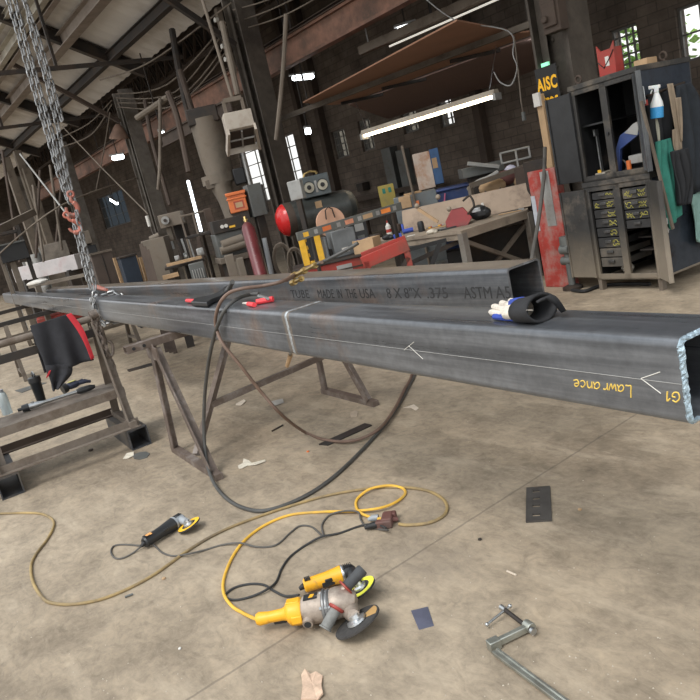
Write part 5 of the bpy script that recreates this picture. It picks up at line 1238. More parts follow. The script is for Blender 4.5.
for px, py, lb in ((417,206,'small round knob on the back plate left'), (449,209,'dark lever on the back plate above the red hood'), (438,197,'small pale knob above the back plate edge')):
    c = PD(px,py,DA+.33); solo(MB().ball(c,.03), 'plate_knob', M_bench, lb, 'knob')
solo(MB().tube(smooth_path([PD(463,201,DA+.2),PD(470,196,DA+.2),PD(474,206,DA+.1),PD(468,214,DA)],6),.012,8), 'wire_bundle', M_dark, 'dark wire bundle above the black welding helmet', 'wire')
# under the bench
t_, s = local('plastic_tub', 'blue grey plastic tub on the floor under the bench', 'tub', 446, 262, DA+1.2, 0); part(MB().box(-.16,.16,-.1,.1,0,.36), 'tub_body', mat('dark blue plastic', (.06,.085,.12), .4), t_, bevel=.02); part(MB().box(-.18,.18,-.12,.12,.36,.38), 'rim', M_pgrey, t_, bevel=.005)
t_, s = local('black_case', 'tall black case on the floor under the bench near the leg', 'case', 456, 262, DA+.7, 0); part(MB().box(-.09,.09,-.1,.1,0,.55), 'case_body', M_black, t_, bevel=.01)
t_, s = local('steel_box', 'wide dark box on the floor under the right of the bench', 'box', 500, 250, DA+1.3, 0); part(MB().box(-.42,.42,-.1,.2,0,.62), 'box_body', M_dark, t_, bevel=.01)
# ---- red rack with its load
t_, s = local('red_chest', 'low worn red steel chest behind the back tube carrying a yellow jack', 'chest', 337, 290, 7.4, 0)
ztop = PD(337,258,7.4).z; w_ = 36*s
part(MB().box(-w_,w_,-.15,.35,.12,ztop-.02), 'chest_body', M_red, t_, bevel=.008); part(MB().box(-w_-.02,w_+.02,-.17,.37,ztop-.02,ztop), 'chest_top', M_dark, t_, bevel=.004)
for x in (-w_+.05, w_-.05):
    for y in (-.1,.3): part(MB().box(x-.03,x+.03,y-.03,y+.03,0,.12), 'leg', M_dark, t_)
part(MB().box(.05,.55*w_,-.152,-.15,ztop-.14,ztop-.06), 'torn_label', M_lgrey, t_, smooth=False, label='torn grey label')
part(MB().box(-w_,w_,-.156,-.15,ztop-.115,ztop-.10), 'seam', M_dark, t_, smooth=False)
rackz = ztop; DR = 7.4
t_, s = local('welded_stand', 'red welded sloping frame right of the red chest', 'frame', 393, 285, 6.75, 0)
zt2 = PD(393,249,6.75).z
part(MB().bar((-.24,0,zt2-.06),(.22,0,zt2+.02),.05,.12).bar((-.24,.25,zt2-.02),(.22,.25,zt2+.05),.05,.08), 'side_rail', M_red, t_, bevel=.004)
for x in (-.2,.2):
    for y in (0,.25): part(MB().bar((x,y,0),(x,y,zt2-.05),.05,.05), 'leg', M_red, t_)
part(MB().bar((-.2,-.01,.3),(.2,-.01,zt2-.1),.03,.04), 'brace', M_dark, t_)
t_, s = local('black_stand', 'black crossed legs stand between the red frame and the bench', 'stand', 425, 275, 7.6, 0)
zz = PD(425,246,7.6).z
part(MB().bar((-.22,0,0),(.22,0,zz),.04,.05).bar((-.22,.06,zz),(.22,.06,0),.04,.05).bar((-.25,.03,zz),(.3,.03,zz+.02),.05,.04), 'crossed_legs', M_black, t_)
def on_chest(name, label, cat, px, dy=0, dyaw=0):
    p = PZ(px, 258-.24*(px-337), rackz); d = p - CAM; f = (DR+dy)/(RM.transposed()@d).z; q = CAM + d*f; q.z = rackz
    return thing(name, label, cat, q, yaw_face(px,258)+dyaw), (DR+dy)/FOC
t_, s = on_chest('jack_stand', 'yellow slotted jack frame standing on the red chest', 'jack', 315, -.02)
mb = MB(); 
for x0, x1 in ((-.115,-.045),(.045,.115)): mb.box(x0,x1,-.06,.05,0,.32)
for z in (.0,.08,.16,.24): mb.box(-.045,.045,-.05,.05,z,z+.035)
mb.box(-.115,.115,-.07,.06,.29,.34); part(mb, 'frame', M_yellow, t_, bevel=.004)
part(MB().box(-.03,.03,-.065,-.055,.05,.28), 'dark_slots', M_black, t_, smooth=False)
t_, s = on_chest('welder_unit', 'square grey power unit with a white label on the red chest', 'power unit', 348, .0, .25)
part(MB().box(-.13,.13,0,.25,0,.28), 'case', mat('blue grey enamel', (.15,.16,.165), .5, .1), t_, bevel=.01); part(MB().box(-.05,.03,-.003,0,.04,.09), 'white_label', M_white, t_, smooth=False)
part(MB().tube([(-.06,.1,.28),(-.05,.1,.31),(.05,.1,.31),(.06,.1,.28)],.008,8), 'handle', M_dark, t_)
t_, s = on_chest('meter_box', 'black meter box with a grey face right of the grey power unit', 'meter', 362, .35, .25)
part(MB().box(-.10,.12,0,.22,0,.33), 'case', M_plast, t_, bevel=.01); part(MB().box(-.02,.08,-.004,0,.2,.28), 'dial_face', M_lgrey, t_, smooth=False); part(MB().box(-.01,.07,-.003,0,.10,.15), 'switch_row', M_grey, t_, smooth=False)
t_, s = on_chest('cardboard_box', 'opened cardboard box with blue stripes right of the power unit', 'box', 368, -.12, -.5)
part(MB().box(-.12,.12,-.08,.1,0,.14), 'box_body', M_card, t_, bevel=.003); part(MB().box(-.09,-.07,-.081,.1,.141,.143).box(-.04,-.02,-.081,.1,.141,.143), 'blue_stripes', M_blue, t_, smooth=False)
c = PD(331,222,7.9); t_ = thing('wooden_disc', 'round salmon wooden reel disc standing behind the level bar', 'disc', V((c.x,c.y,c.z-.16)), yaw_face(331,222)+.2)
part(MB().cyl((0,0,.16),(0,.05,.16),.165,n=28), 'disc', mat('salmon plywood', (.52,.30,.2), .75, var=.12), t_); part(MB().tube([(-.05,-.02,.2),(-.04,-.03,.30),(.0,-.03,.33),(.04,-.03,.30),(.05,-.02,.2)],.007,8), 'wire_handle', M_dark, t_)
part(MB().box(-.05,.05,0,.06,-(c.z-.16)+rackz,.02), 'stem', M_dark, t_)
t_, s = on_chest('white_cylinder', 'white pipe piece standing behind the yellow jack', 'pipe', 328, .05)
part(MB().tube([(0,0,0),(.005,0,.24)],.028,12), 'pipe_body', M_pgrey, t_); part(MB().box(-.02,.1,.02,.1,0,.10), 'dark_base', M_dark, t_)
# long level bar with coloured stickers
a, b = PD(297,237,6.9), PD(401,206,7.5); d = (b-a)
t_ = thing('level_bar', 'long grey straight bar with coloured stickers in front of the tank', 'bar', ((a+b)/2).to_tuple()[:2]+(a.z-.05,), 0)
fc = -V((RM[0][2],RM[1][2],0)).normalized()
part(MB().bar(a, b, .03, .085), 'bar_body', mat('grey bar steel', (.13,.135,.125), .5, .3), t_, world=True, bevel=.003)
for k_, ma, w_ in ((.08,M_yellow,.03),(.17,M_lgrey,.02),(.27,M_orange,.05),(.38,M_lgrey,.022),(.48,mat('salmon sticker',(.6,.25,.15),.7),.05),(.58,M_lgrey,.022),(.66,M_card,.06),(.76,M_lgrey,.022),(.84,mat('bright orange sticker',(.85,.25,.05),.6),.06),(.93,M_lgrey,.022)):
    c = a + d*k_ + fc*.017; part(MB().bar(c-d.normalized()*w_, c+d.normalized()*w_, .004, .045), 'sticker', ma, t_, world=True, smooth=False)
for k_ in (.12,.9):
    p = a+d*k_; part(MB().bar(V((p.x,p.y,0)), V((p.x,p.y,p.z-.04)), .03, .03), 'post', M_dark, t_, world=True)

# ---- more small things on the bench
for px, py, lb, kind, cat, ma, sh in (
  (398,238,'small blue box on the bench front edge left of the black can','tool_box','box',mat('strong blue plastic',(.05,.09,.42),.5),(.10,.05,.05)),
  (411,236,'white paper folded on the bench beside the black can','paper_sheet','paper',M_white,(.10,.08,.008)),
  (432,234,'white rag lump on the bench right of the black can','bench_rag','rag',M_rag,(.12,.07,.04)),
  (440,231,'dark pliers shape lying left of the red hood','pliers','pliers',M_dark,(.14,.03,.02)),
  (374,243,'brown tape block at the far left of the bench','tape_block','block',M_card,(.12,.08,.05)),
  (388,240,'black cable lump at the left of the bench by the white bottle','cable_lump','cable',M_black,(.14,.06,.05)),
  (510,213,'flat tan strip lying on the right end of the bench','flat_strip','strip',M_card,(.26,.04,.012)),
  (519,211,'small grey tool at the right end of the bench','hand_tool','tool',M_grey,(.12,.04,.03))):
    t_, s = bench_item(kind, lb, cat, px, py)
    if kind in ('bench_rag','cable_lump'): part(MB().ball((0,0,sh[2]*.7), sh[0]*.5, (1,sh[1]/sh[0],sh[2]/sh[0]*1.4), 10).ball((sh[0]*.3,0,sh[2]*.5), sh[0]*.3, (1,.8,.7), 8), 'lump', ma, t_)
    elif kind in ('pliers','hand_tool'):
        part(MB().bar((-sh[0]/2,-.012,.012),(sh[0]*.1,.01,.012),.016,.018).bar((-sh[0]/2,.03,.012),(sh[0]*.1,.004,.012),.016,.018), 'handle', ma, t_); part(MB().cyl((sh[0]*.1,.006,0),(sh[0]*.1,.006,.03),.018).bar((sh[0]*.1,.006,.015),(sh[0]*.5,.006,.015),.03,.02), 'jaw', M_steel, t_)
    else: part(MB().cbox((0,0,sh[2]/2), *sh), 'body', ma, t_, bevel=.004)
# ------------------------------------------------------------------ tank, gauges, machines, boards and lamps
# air tank on a stand
DT = 9.2
a = PD(287,220,DT); b = PD(345,203.5,DT+.25); b.z = a.z; d = (b-a).normalized(); r = 16.5*DT/FOC
t_ = thing('air_tank', 'dark horizontal air tank with a red domed end, behind the level bar', 'tank', ((a+b)/2).to_tuple()[:2]+(0,), 0)
M_tank = mat('dark tank enamel', (.055,.06,.058), .4, .2, dirt=(.11,.10,.085), dirt_amt=.35)
part(MB().cyl(a, b, r, n=28).lathe([(r,0),(r*.85,.09),(r*.5,.14),(.001,.16)], b, d, 28), 'shell', M_tank, t_, world=True)
part(MB().lathe([(r*1.005,-.01),(r*.97,.04),(r*.8,.09),(r*.5,.13),(.001,.15)], a, -d, 28), 'red_dome', mat('glossy red enamel', (.50,.02,.02), .25, var=.1), t_, world=True, label='bright red domed end')
part(MB().lathe([(r*1.01,-.03),(r*1.01,.07)], a, d, 28), 'rust_band', M_brown, t_, world=True)
c = a + d*.48 + fc*r*1.0; part(MB().bar(c-d*.05+V((0,0,.10)), c+d*.04+V((0,0,.10)), .004, .09), 'tank_label', M_card, t_, world=True, smooth=False)
for k_ in (.15,.62):
    p = a + d*k_
    for s_ in (-1,1): part(MB().bar(V((p.x,p.y,0))+fc*.16*s_, V((p.x,p.y,p.z-r*.8))+fc*.14*s_, .05,.05), 'leg', M_dark, t_, world=True)
    part(MB().bar(V((p.x,p.y,p.z-r*.98))+fc*.2, V((p.x,p.y,p.z-r*.98))-fc*.2, .06,.04), 'saddle', M_dark, t_, world=True)
# gauge box on the tank
c = PD(315,187,DT); zt = a.z + r*.96
t_ = thing('gauge_box', 'grey box with two round dials standing on the tank', 'gauge', V((c.x,c.y,zt)), yaw_face(315,187)+.12)
part(MB().box(-.19,.19,-.10,.10,.0,.27), 'case', mat('slate enamel', (.075,.09,.095), .4, .1), t_, bevel=.01)
M_dial = mat('cream dial', (.42,.39,.31), .5)
for x, nd in ((-.09,.5),(.09,-.3)):
    dl_ = part(MB().lathe([(.001,0),(.072,0),(.072,.012),(.066,.014),(.001,.014)], (x,-.10,.13), (0,-1,0), 24), 'dial', M_dial, t_)
    part(MB().lathe([(.074,0),(.078,.01),(.074,.02),(.068,.02),(.068,.0)], (x,-.10,.13), (0,-1,0), 24), 'bezel', M_plast, dl_)
    part(MB().lathe([(.001,.0145),(.03,.0145),(.026,.03),(.001,.032)], (x,-.10,.13), (0,-1,0), 16), 'knob', M_black, dl_)
part(MB().box(-.01,.02,-.103,-.1,.05,.2), 'switch_row', M_lgrey, t_, smooth=False)
part(MB().tube([(-.12,0,.27),(-.1,.0,.31),(-.02,.02,.33),(.05,0,.31),(.06,0,.28)], .015, 8), 'wire_tail', M_brass, t_)
t_ = thing('junction_box', 'pale grey flat box left of the two dial box', 'box', V((PD(297,192,DT-.4).x,PD(297,192,DT-.4).y,PD(297,200,DT-.4).z)), yaw_face(297,192)-.4)
part(MB().box(-.09,.09,-.05,.05,0,.24), 'case', M_lgrey, t_, bevel=.01); part(MB().bar((0,0,-(t_.location.z)),(0,0,0),.06,.06), 'post', M_dark, t_)
# cable coils hanging below the tank
for px, py, rr, lb in ((284,262,.16,'left wire coil hanging below the red tank end'), (297,264,.14,'right wire coil hanging below the tank')):
    c = PD(px,py,DT-.5); mb = MB(); Mx = Matrix.Rotation(yaw_face(px,py),3,'Z')
    for k_ in range(4): mb.tube([c + Mx @ V(((rr-.012*k_)*math.cos(t*PI/10)*.8, .02*k_, (rr-.01*k_)*1.5*math.sin(t*PI/10))) for t in range(20)], .008, 6, closed=True)
    solo(mb, 'wire_coil', M_tan, lb, 'coil')
def body(name, label, cat, px, py, D, boxes, mats_names, dyaw=0, group=None):
    """floor standing thing: boxes given in pixels (x0,x1,ytop,ybottom) relative to the anchor, each with depth, y shift and material"""
    t_, s = local(name, label, cat, px, py, D, None, dyaw, group); z0 = t_.location.z; t_.location.z = 0
    for (x0,x1,yt,yb,dp,dy,ma,nm) in boxes:
        zb = 0 if yb is None else max(0, z0 - yb*s)
        part(MB().box(x0*s,x1*s,dy,dy+dp,zb,z0-yt*s), nm, ma, t_, bevel=.008)
    return t_, s, z0
# orange box on the grey control cabinet
t_, s, z0 = body('control_cabinet', 'grey electrical cabinet right of the orange bucket', 'cabinet', 256, 200, 9.6, [(-6,9,-16,16,.2,0,M_grey,'case'),(9,11,-14,14,.02,0,M_dark,'hinge'),(-3,6,16,None,.12,.05,M_dark,'post')], 0, .3)
p = PD(240,212,9.7); t_ = thing('orange_crate', 'orange crate with pale square print left of the grey electrical cabinet', 'crate', p, yaw_face(240,212)); s = 9.7/FOC
part(MB().box(-9*s,9*s,-.12,.12,0,20*s), 'crate_body', M_orange, t_, bevel=.012); part(MB().box(-10*s,10*s,-.14,.14,17*s,20*s).box(-10*s,10*s,-.13,.13,13*s,14.5*s), 'ribs', M_orange, t_, bevel=.006)
part(MB().box(-4*s,6*s,-.1215,-.12,3*s,11*s), 'print_panel', mat('red brown print', (.35,.06,.03), .6), t_, smooth=False); part(MB().box(-2.5*s,4.5*s,-.1235,-.1215,4.5*s,9.5*s), 'print_face', M_card, t_, smooth=False)
part(MB().box(-8*s,8*s,-.1,.1,-p.z,0), 'pedestal', M_dark, t_)
# maroon bottle leaning
a, b = PD(261,275,8.3), PD(248,229,8.5); dd = (b-a).normalized(); ax_b = a - dd*(a.z/dd.z)
t_ = thing('gas_bottle', 'tall maroon gas bottle with pale vertical letters leaning near the tank', 'gas bottle', V((ax_b.x,ax_b.y,0)), 0)
rr = 6.5*8.4/FOC
part(MB().lathe([(rr,0),(rr,(b-ax_b).length),(rr*.8,(b-ax_b).length+.05),(rr*.35,(b-ax_b).length+.09),(.001,(b-ax_b).length+.09)], ax_b, dd, 20), 'cylinder', mat('maroon enamel', (.12,.022,.025), .4, dirt=(.1,.06,.05), dirt_amt=.3), t_, world=True)
part(MB().cyl(b+dd*.09, b+dd*.17, .02).bar(b+dd*.13-V((.04,0,0)), b+dd*.13+V((.04,0,0)), .02,.02), 'valve', M_brass, t_, world=True)
for k_ in range(5):
    c = b - dd*(.10+.09*k_) + fc*rr*1.0; c2 = c - dd*.045
    part(MB().bar(c-V((.012,0,0)), c+V((.016,0,0)), .004,.012).bar(c, c2, .006,.012), 'pale_letter', M_lgrey, t_, world=True, smooth=False)
solo(MB().cyl(V((PD(266,262,8.6).x,PD(266,262,8.6).y,0)), PD(264,238,8.6), .03), 'pale_pipe', M_pgrey, 'pale blue grey pipe standing right of the maroon bottle', 'pipe')
# power hammer: curved cast column
t_, s, z0 = body('power_hammer', 'big tan cast machine column with a collar, left of the orange crate', 'machine', 222, 180, 11, [(-17,-6,-3,6,.4,0,M_tan,'collar')], 0)
M_castt = mat('dusty cast iron', (.17,.142,.112), .8, .1, var=.3, scale=3, dirt=(.13,.10,.075), dirt_amt=.4)
def colsec(zz, x0, x1): return (V(((x0+x1)/2*s, .2, z0-zz*s)), V(((x1-x0)/2*s,0,0)), V((0,.25,0)))
mb = MB(); loft(mb, [colsec(-62,-17,14), colsec(-20,-16,14), colsec(-2,-14,13), colsec(6,-13,8), colsec(20,-9,10), colsec(36,-7,15), colsec(50,-8,18), colsec(80,-10,18), colsec(z0/s,-12,20)], 16)
part(mb, 'cast_column', M_castt, t_); mb = MB(); loft(mb, [colsec(-7,-20,15), colsec(2,-20,14)], 16); part(mb, 'collar_ring', M_castt, t_)
part(MB().box(-18*s,13*s,0,.5,z0+56*s,z0+72*s), 'head', M_dark, t_, bevel=.02); part(MB().cyl((4*s,-.06,z0-32*s),(4*s,.0,z0-32*s),5*s), 'boss', M_dark, t_)
part(MB().box(12*s,24*s,0,.4,z0-8*s,z0+8*s), 'ram', M_black, t_, bevel=.02)
# plate rolls / shear below
t_, s, z0 = body('roll_machine', 'grey machine with round rolls and a dial strip under the orange crate', 'machine', 226, 230, 9.0, [(-12,18,-11,2,.35,0,M_dark,'panel'),(-12,18,2,26,.4,.05,M_grey,'frame'),(-14,20,26,32,.5,-.05,M_tan,'table'),(-10,-4,32,None,.3,0,M_dark,'leg'),(10,16,32,None,.3,0,M_dark,'leg')], 0, .15)
part(MB().cyl((-8*s,-.02,z0-14*s),(14*s,-.02,z0-12*s),5*s,n=16).cyl((-11*s,-.04,z0-19*s),(16*s,-.04,z0-17*s),4*s,n=16), 'roll', M_castt, t_)
for x in (-3,1): part(MB().cyl((x*s,-.02,z0+4*s),(x*s,0,z0+4*s),1.8*s), 'dial', M_white, t_)
part(MB().box(4*s,10*s,-.01,0,z0+1*s,z0+3*s), 'yellow_strip', M_yellow, t_, smooth=False)
for i,(px,w_,h_,lb) in enumerate(((232,9,26,'tan cast block on the floor left of the maroon bottle'),(242,7,20,'short tan cast block beside the maroon bottle'))):
    body('cast_block', lb, 'block', px, 268, 8.6, [(-w_/2,w_/2,-h_/2,None,.2,0,M_castt,'block_body')], 0)
# lit vertical tube leaning
a, b = PD(188,181,10.4), PD(201,231,10.2)
t_ = thing('strip_lamp', 'lit white strip lamp hanging upright left of the cast column', 'lamp', b, 0)
part(MB().cyl(a, b, .022, n=10), 'lamp_tube', M_cool, t_, world=True); part(MB().bar(a-fc*.03, b-fc*.03, .05,.03), 'backing', M_lgrey, t_, world=True); part(MB().bar(V((b.x,b.y,0))-fc*.05, V((b.x,b.y,b.z+.05))-fc*.05, .04,.04), 'support', M_dark, t_, world=True)
# drill press
t_, s, z0 = body('drill_press', 'old tan drill press with a square head, right of the left column', 'drill', 172, 220, 10.2, [(-12,11,-7,6,.35,-.1,M_castt,'head'),(-3,4,6,None,.12,.2,M_dark,'post'),(-8,-3,6,20,.1,-.02,M_castt,'quill'),(2,9,-5,20,.3,.2,M_dark,'motor')], 0, -.15)
part(MB().cyl((-5*s,-.15,z0+1*s),(-5*s,-.09,z0+1*s),4*s), 'dial', M_lgrey, t_); part(MB().cyl((-5*s,-.17,z0+1*s),(-5*s,-.1,z0+1*s),1.6*s), 'hub', M_dark, t_)
part(MB().bar((-6*s,-.02,z0-20*s),(-6*s,-.02,z0-28*s),.03,.03), 'spindle', M_steel, t_)
mb = MB()
for x,h in ((0,20),(4,26),(7,22),(10,28)): 
    part(MB().bar((x*s,.0,z0-20*s),((x+2)*s,-.05,z0-(20+h)*s),.03,.03), 'lever', M_lgrey if x in (4,10) else M_dark, t_)
t_, s, z0 = body('steel_pedestal', 'broad dusty tan pedestal left below the drill press', 'pedestal', 160, 255, 9.8, [(-15,8,-17,None,.45,0,M_castt,'pedestal_body')], 0, -.2)
part(MB().cyl((-8*s,.2,z0+17*s),(2*s,.2,z0+19*s),3*s), 'top_roll', M_tan, t_)
for k_ in range(3):
    a, b = PD(141+3.2*k_,244+3*k_,9.4-.1*k_), PD(151+3*k_,285,9.3-.1*k_); dd=(b-a).normalized(); b = a+dd*(-a.z/dd.z)
    solo(MB().bar(a,b,.05,.03), 'leaning_board', M_brown, ['leftmost rusty strip leaning on the tan pedestal','middle rusty strip leaning on the tan pedestal','rightmost rusty strip leaning on the tan pedestal'][k_], 'strip', 'strips leaning on the pedestal')
t_, s, z0 = body('work_table', 'dark narrow table with a bright plank in front of the drill press', 'table', 184, 262, 9.3, [(-20,20,1,4,.35,0,M_dark,'table_top'),(-16,-12,4,None,.06,0,M_dark,'leg'),(12,16,4,None,.06,0,M_dark,'leg'),(0,4,4,None,.06,.25,M_dark,'leg')], 0, .0)
a, b = PD(165,260,9.05), PD(200,252,9.15); a.z = b.z = z0+.0; solo(MB().bar(a+V((0,0,.02)),b+V((0,0,.02)),.14,.035), 'plank', M_wood, 'bright wooden plank lying on the narrow dark table', 'plank')
for px,py,w_,h_,ma,lb in ((176,254,5,5,M_lgrey,'pale vise block on the narrow table at left'),(185,253,4,6,M_grey,'grey tool block on the narrow table'),(199,247,7,7,M_lgrey,'pale casting right of the narrow table tools')):
    p = PD(px,py,9.2); sz = 9.2/FOC; p.z = z0+.04; t2 = thing('vise_block', lb, 'vise', p, yaw_face(px,py)); part(MB().box(-w_/2*sz,w_/2*sz,-.04,.06,0,h_*sz), 'vise_body', ma, t2, bevel=.01); part(MB().cyl((0,-.08,h_*sz*.5),(0,.02,h_*sz*.5),.015), 'screw', M_steel, t2)
p = PD(171,277,8.9); t2 = thing('wood_block', 'small pale wooden block on a post behind the back tube', 'block', V((p.x,p.y,p.z-.01)), yaw_face(171,277)); part(MB().box(-.10,.10,-.05,.05,0,.05), 'block_top', M_wood, t2); part(MB().box(-.05,.05,-.03,.03,-(p.z-.01),0), 'post', M_dark, t2)
t_, s, z0 = body('finned_motor', 'grey finned motor standing on the floor behind the table legs', 'motor', 197, 270, 8.9, [(-7,8,-7,10,.2,0,M_grey,'case'),(-4,5,10,None,.1,.05,M_dark,'foot')], 0)
for k_ in range(5): part(MB().box((-5+2.4*k_)*s,(-4+2.4*k_)*s,-.03,0,z0-9*s,z0+1*s), 'fin', M_lgrey, t_)
# open frame right of the lamp
t_, s, z0 = body('rack_frame', 'dark open steel rack with a shelf around the upright strip lamp', 'rack', 205, 232, 9.9, [(-20,12,0,3,.3,0,M_dark,'shelf'),(-20,-18,-20,None,.05,0,M_tan,'post'),(-8,-6,-20,None,.05,.0,M_tan,'post'),(4,12,-22,None,.2,.1,M_brown,'post'),(-20,4,-21,-19,.05,0,M_tan,'rail')], 0)
part(MB().bar((-8*s,.0,z0-3*s),(-14*s,-.1,0),.05,.05), 'brace', M_brown, t_); part(MB().bar((8*s,.0,z0-3*s),(26*s,-.1,0),.07,.07), 'brace', M_brown, t_)
# left back: cabinets and bins against the wall
t_, s, z0 = body('brown_locker', 'brown steel locker left of the dark blue bin', 'locker', 103, 258, 13, [(-11,10,-6,None,.4,0,mat('brown locker paint', (.085,.062,.05), .65, dirt=(.05,.04,.03), dirt_amt=.4),'locker_body')], 0, .2)
part(MB().box(-11.5*s,10.5*s,-.03,.43,z0+5*s,z0+7*s), 'top_lip', M_tan, t_); part(MB().box(-.5*s,0,-.01,.0,.1,z0+4*s), 'door_gap', M_black, t_, smooth=False)
t_, s, z0 = body('blue_bin', 'dark blue square bin behind the back tube left of the drill press', 'bin', 130, 264, 12, [(-8,8,-8,None,.35,0,mat('dark navy plastic', (.018,.028,.045), .5),'bin_body'),(-9,9,-9,-7,.38,-.02,M_dark,'rim')], 0, .15)
for i,(px,h_) in enumerate(((112,14),(118,18),(133,22),(138,16))):
    a = PD(px+2,262-h_*.3,12.6); b = V((a.x+.05,a.y,0)); solo(MB().bar(a,b,.05,.04), 'timber_offcut', M_wood, ['first pale timber offcut from the left beside the locker','second pale timber offcut from the left beside the locker','tall pale timber offcut behind the blue bin','short pale timber offcut right of the blue bin'][i], 'timber', 'timber offcuts behind the tubes')
t_, s, z0 = body('wall_cabinet', 'small grey brown box on a post behind the chain hooks', 'box', 86, 238, 13.5, [(-5,5,-7,6,.2,0,M_tan,'case'),(-3,7,8,16,.2,.05,M_black,'dark_case'),(-1,3,6,None,.1,.1,M_dark,'post')], 0)
# pale block wall stub + machine at far left
t_, s, z0 = body('block_pile', 'pale stacked stone block pile left of the chains', 'block', 54, 252, 16, [(-12,14,-9,None,.6,0,mat('pale masonry', (.22,.19,.16), .9, var=.35, scale=5),'stack')], 0)
a, b = PD(19,276,16.0), PD(83,267,15.0); b.z = a.z
t_ = thing('timber_beam', 'long pale whitewashed beam lying behind the tubes at left', 'beam', ((a+b)/2).to_tuple()[:2]+(a.z-.13,), 0)
part(MB().bar(a+V((0,0,.03)), b+V((0,0,.03)), .28,.32), 'beam_body', mat('pale primer', (.46,.43,.43), .7, var=.15, dirt=(.4,.32,.32), dirt_amt=.3), t_, world=True, bevel=.01)
for k_ in (.15,.85):
    p = a.lerp(b,k_); part(MB().box(p.x-.15,p.x+.15,p.y-.15,p.y+.15,0,p.z-.105), 'cribbing', M_dark, t_, world=True)
a, b = PD(33,286,11.5), PD(90,279,11); b.z = a.z
solo(MB().bar(a,b,.2,.05).bar(V((a.x+.3,a.y,a.z)),V((a.x+.3,a.y,0)),.08,.08).bar(V((b.x-.3,b.y,b.z)),V((b.x-.3,b.y,0)),.08,.08), 'plank_trestle', M_tan, 'dusty plank bench just behind the tubes below the pale beam', 'bench')
a = PD(38,284,10.8); t2 = thing('plastic_sack', 'flat white bag lying on the dusty plank bench at left', 'bag', V((a.x,a.y,PD(33,286,11.5).z+.02)), 0); part(MB().ball((0,0,.04),.20,(1.2,.8,.22),14), 'bag_body', M_white, t2)
t_, s, z0 = body('press_brake', 'dark boxy press with rails at the far left edge', 'machine', 12, 250, 13, [(-12,14,-7,11,.5,0,M_black,'bed'),(-14,12,-28,-24,.3,.1,M_dark,'top_rail'),(-14,12,-19,-16,.3,.1,M_dark,'mid_rail'),(-14,-10,-30,None,.3,.1,M_tan,'side_post'),(10,14,-30,None,.3,.1,M_dark,'side_post'),(-6,0,11,None,.3,.1,M_tan,'foot')], 0)
part(MB().box(-12*s,14*s,-.02,0,z0+6*s,z0+7.5*s), 'edge_strip', M_grey, t_)
for k_,(px,pt,lb) in enumerate(((8,165,'leftmost pale steel post by the far end wall'),(19,158,'second pale steel post by the far end wall'),(28,175,'third pale steel post by the far end wall'))):
    a = PD(px,pt,20); p = V((a.x,a.y,0)); solo(MB().box(p.x-.09,p.x+.09,p.y-.1,p.y+.1,0,a.z+.2), 'pale_post', M_tan, lb, 'post', 'pale posts at the far left')
for k_,(px,h_,lb) in enumerate(((4,60,'short white stake at the left edge behind the tube tip'),(24,48,'white stake left of the plank bench'),(12,52,'white stake between the left edge stakes'))):
    a = PD(px,262,16.5); solo(MB().bar(V((a.x,a.y,0)),V((a.x-.05,a.y,a.z)),.06,.04), 'pale_stake', M_lgrey, lb, 'stake', 'pale stakes at the left edge')
# red thing low behind the tubes
t_, s, z0 = body('red_trolley', 'low red steel trolley on the floor behind the left tube end', 'trolley', 60, 322, 11.5, [(-20,22,-8,1,.5,0,M_red,'deck'),(-18,-14,1,None,.1,.1,M_dark,'leg'),(14,18,1,None,.1,.1,M_dark,'leg')], 0)
# ---- behind the bench
t_, s, z0 = body('steel_locker', 'peeling white locker with a blue side standing behind the bench', 'locker', 427, 168, 11.2, [(-12,5,-16,20,.4,0,mat('peeling white paint', (.60,.50,.43), .7, var=.12, dirt=(.45,.22,.12), dirt_amt=.5, dirt_scale=5),'locker_body'),(5,14,-17,18,.38,.01,mat('faded blue paint', (.035,.10,.24), .5, dirt=(.08,.1,.13), dirt_amt=.3),'blue_side'),(-10,10,20,None,.3,.05,M_dark,'stand')], 0)
part(MB().box(6*s,11*s,.0,.01,z0-2*s,z0+8*s), 'tan_notice', M_card, t_, smooth=False)
t_, s, z0 = body('dumpster', 'blue sloping steel skip behind the bench back plate', 'skip', 458, 186, 10.1, [(-22,22,2,None,.7,0,mat('navy skip paint', (.02,.045,.15), .5, dirt=(.06,.06,.08), dirt_amt=.35),'skip_body')], 0)
part(MB().box(-23*s,23*s,-.03,.73,z0-2*s,z0+.5*s), 'rim', M_blue, t_, bevel=.01); part(MB().bar((-18*s,-.02,z0-20*s),(-14*s,-.02,z0-4*s),.03,.02), 'pink_strap', mat('pink strap',(.45,.12,.22),.7), t_)
t_, s, z0 = body('steel_bin', 'flat grey steel bin left of the blue skip', 'bin', 415, 200, 9.5, [(-21,22,-6,None,.5,0,mat('grey galvanised bin', (.16,.18,.19), .45, .4, dirt=(.12,.11,.1), dirt_amt=.4),'bin_body'),(-16,-4,-6,6,.02,-.02,M_card,'tan_sheet')], 0)
part(MB().cyl((2*s,-.05,0),(-2*s,-.05,z0+54*s),.018), 'pole', M_tan, t_, label='tall thin pole in front of the bin'); part(MB().box(-1.5*s,3.5*s,-.06,-.02,z0-5*s,z0-1*s), 'orange_clip', M_orange, t_); part(MB().box(-10*s,8*s,.0,.4,z0+6*s,z0+7.5*s), 'wood_lid', M_wood, t_)
t_, s, z0 = body('yellow_box', 'faded yellow cabinet with green marks behind the level bar', 'cabinet', 387, 194, 11, [(-8,8,-9,12,.3,0,mat('faded yellow paint', (.38,.30,.07), .65, dirt=(.2,.17,.08), dirt_amt=.4),'cabinet_body'),(-6,6,12,None,.2,.05,M_dark,'stand')], 0)
for x in (-4,2): part(MB().box((x)*s,(x+3)*s,-.006,0,z0+1*s,z0+6*s), 'green_mark', M_teal, t_, smooth=False)
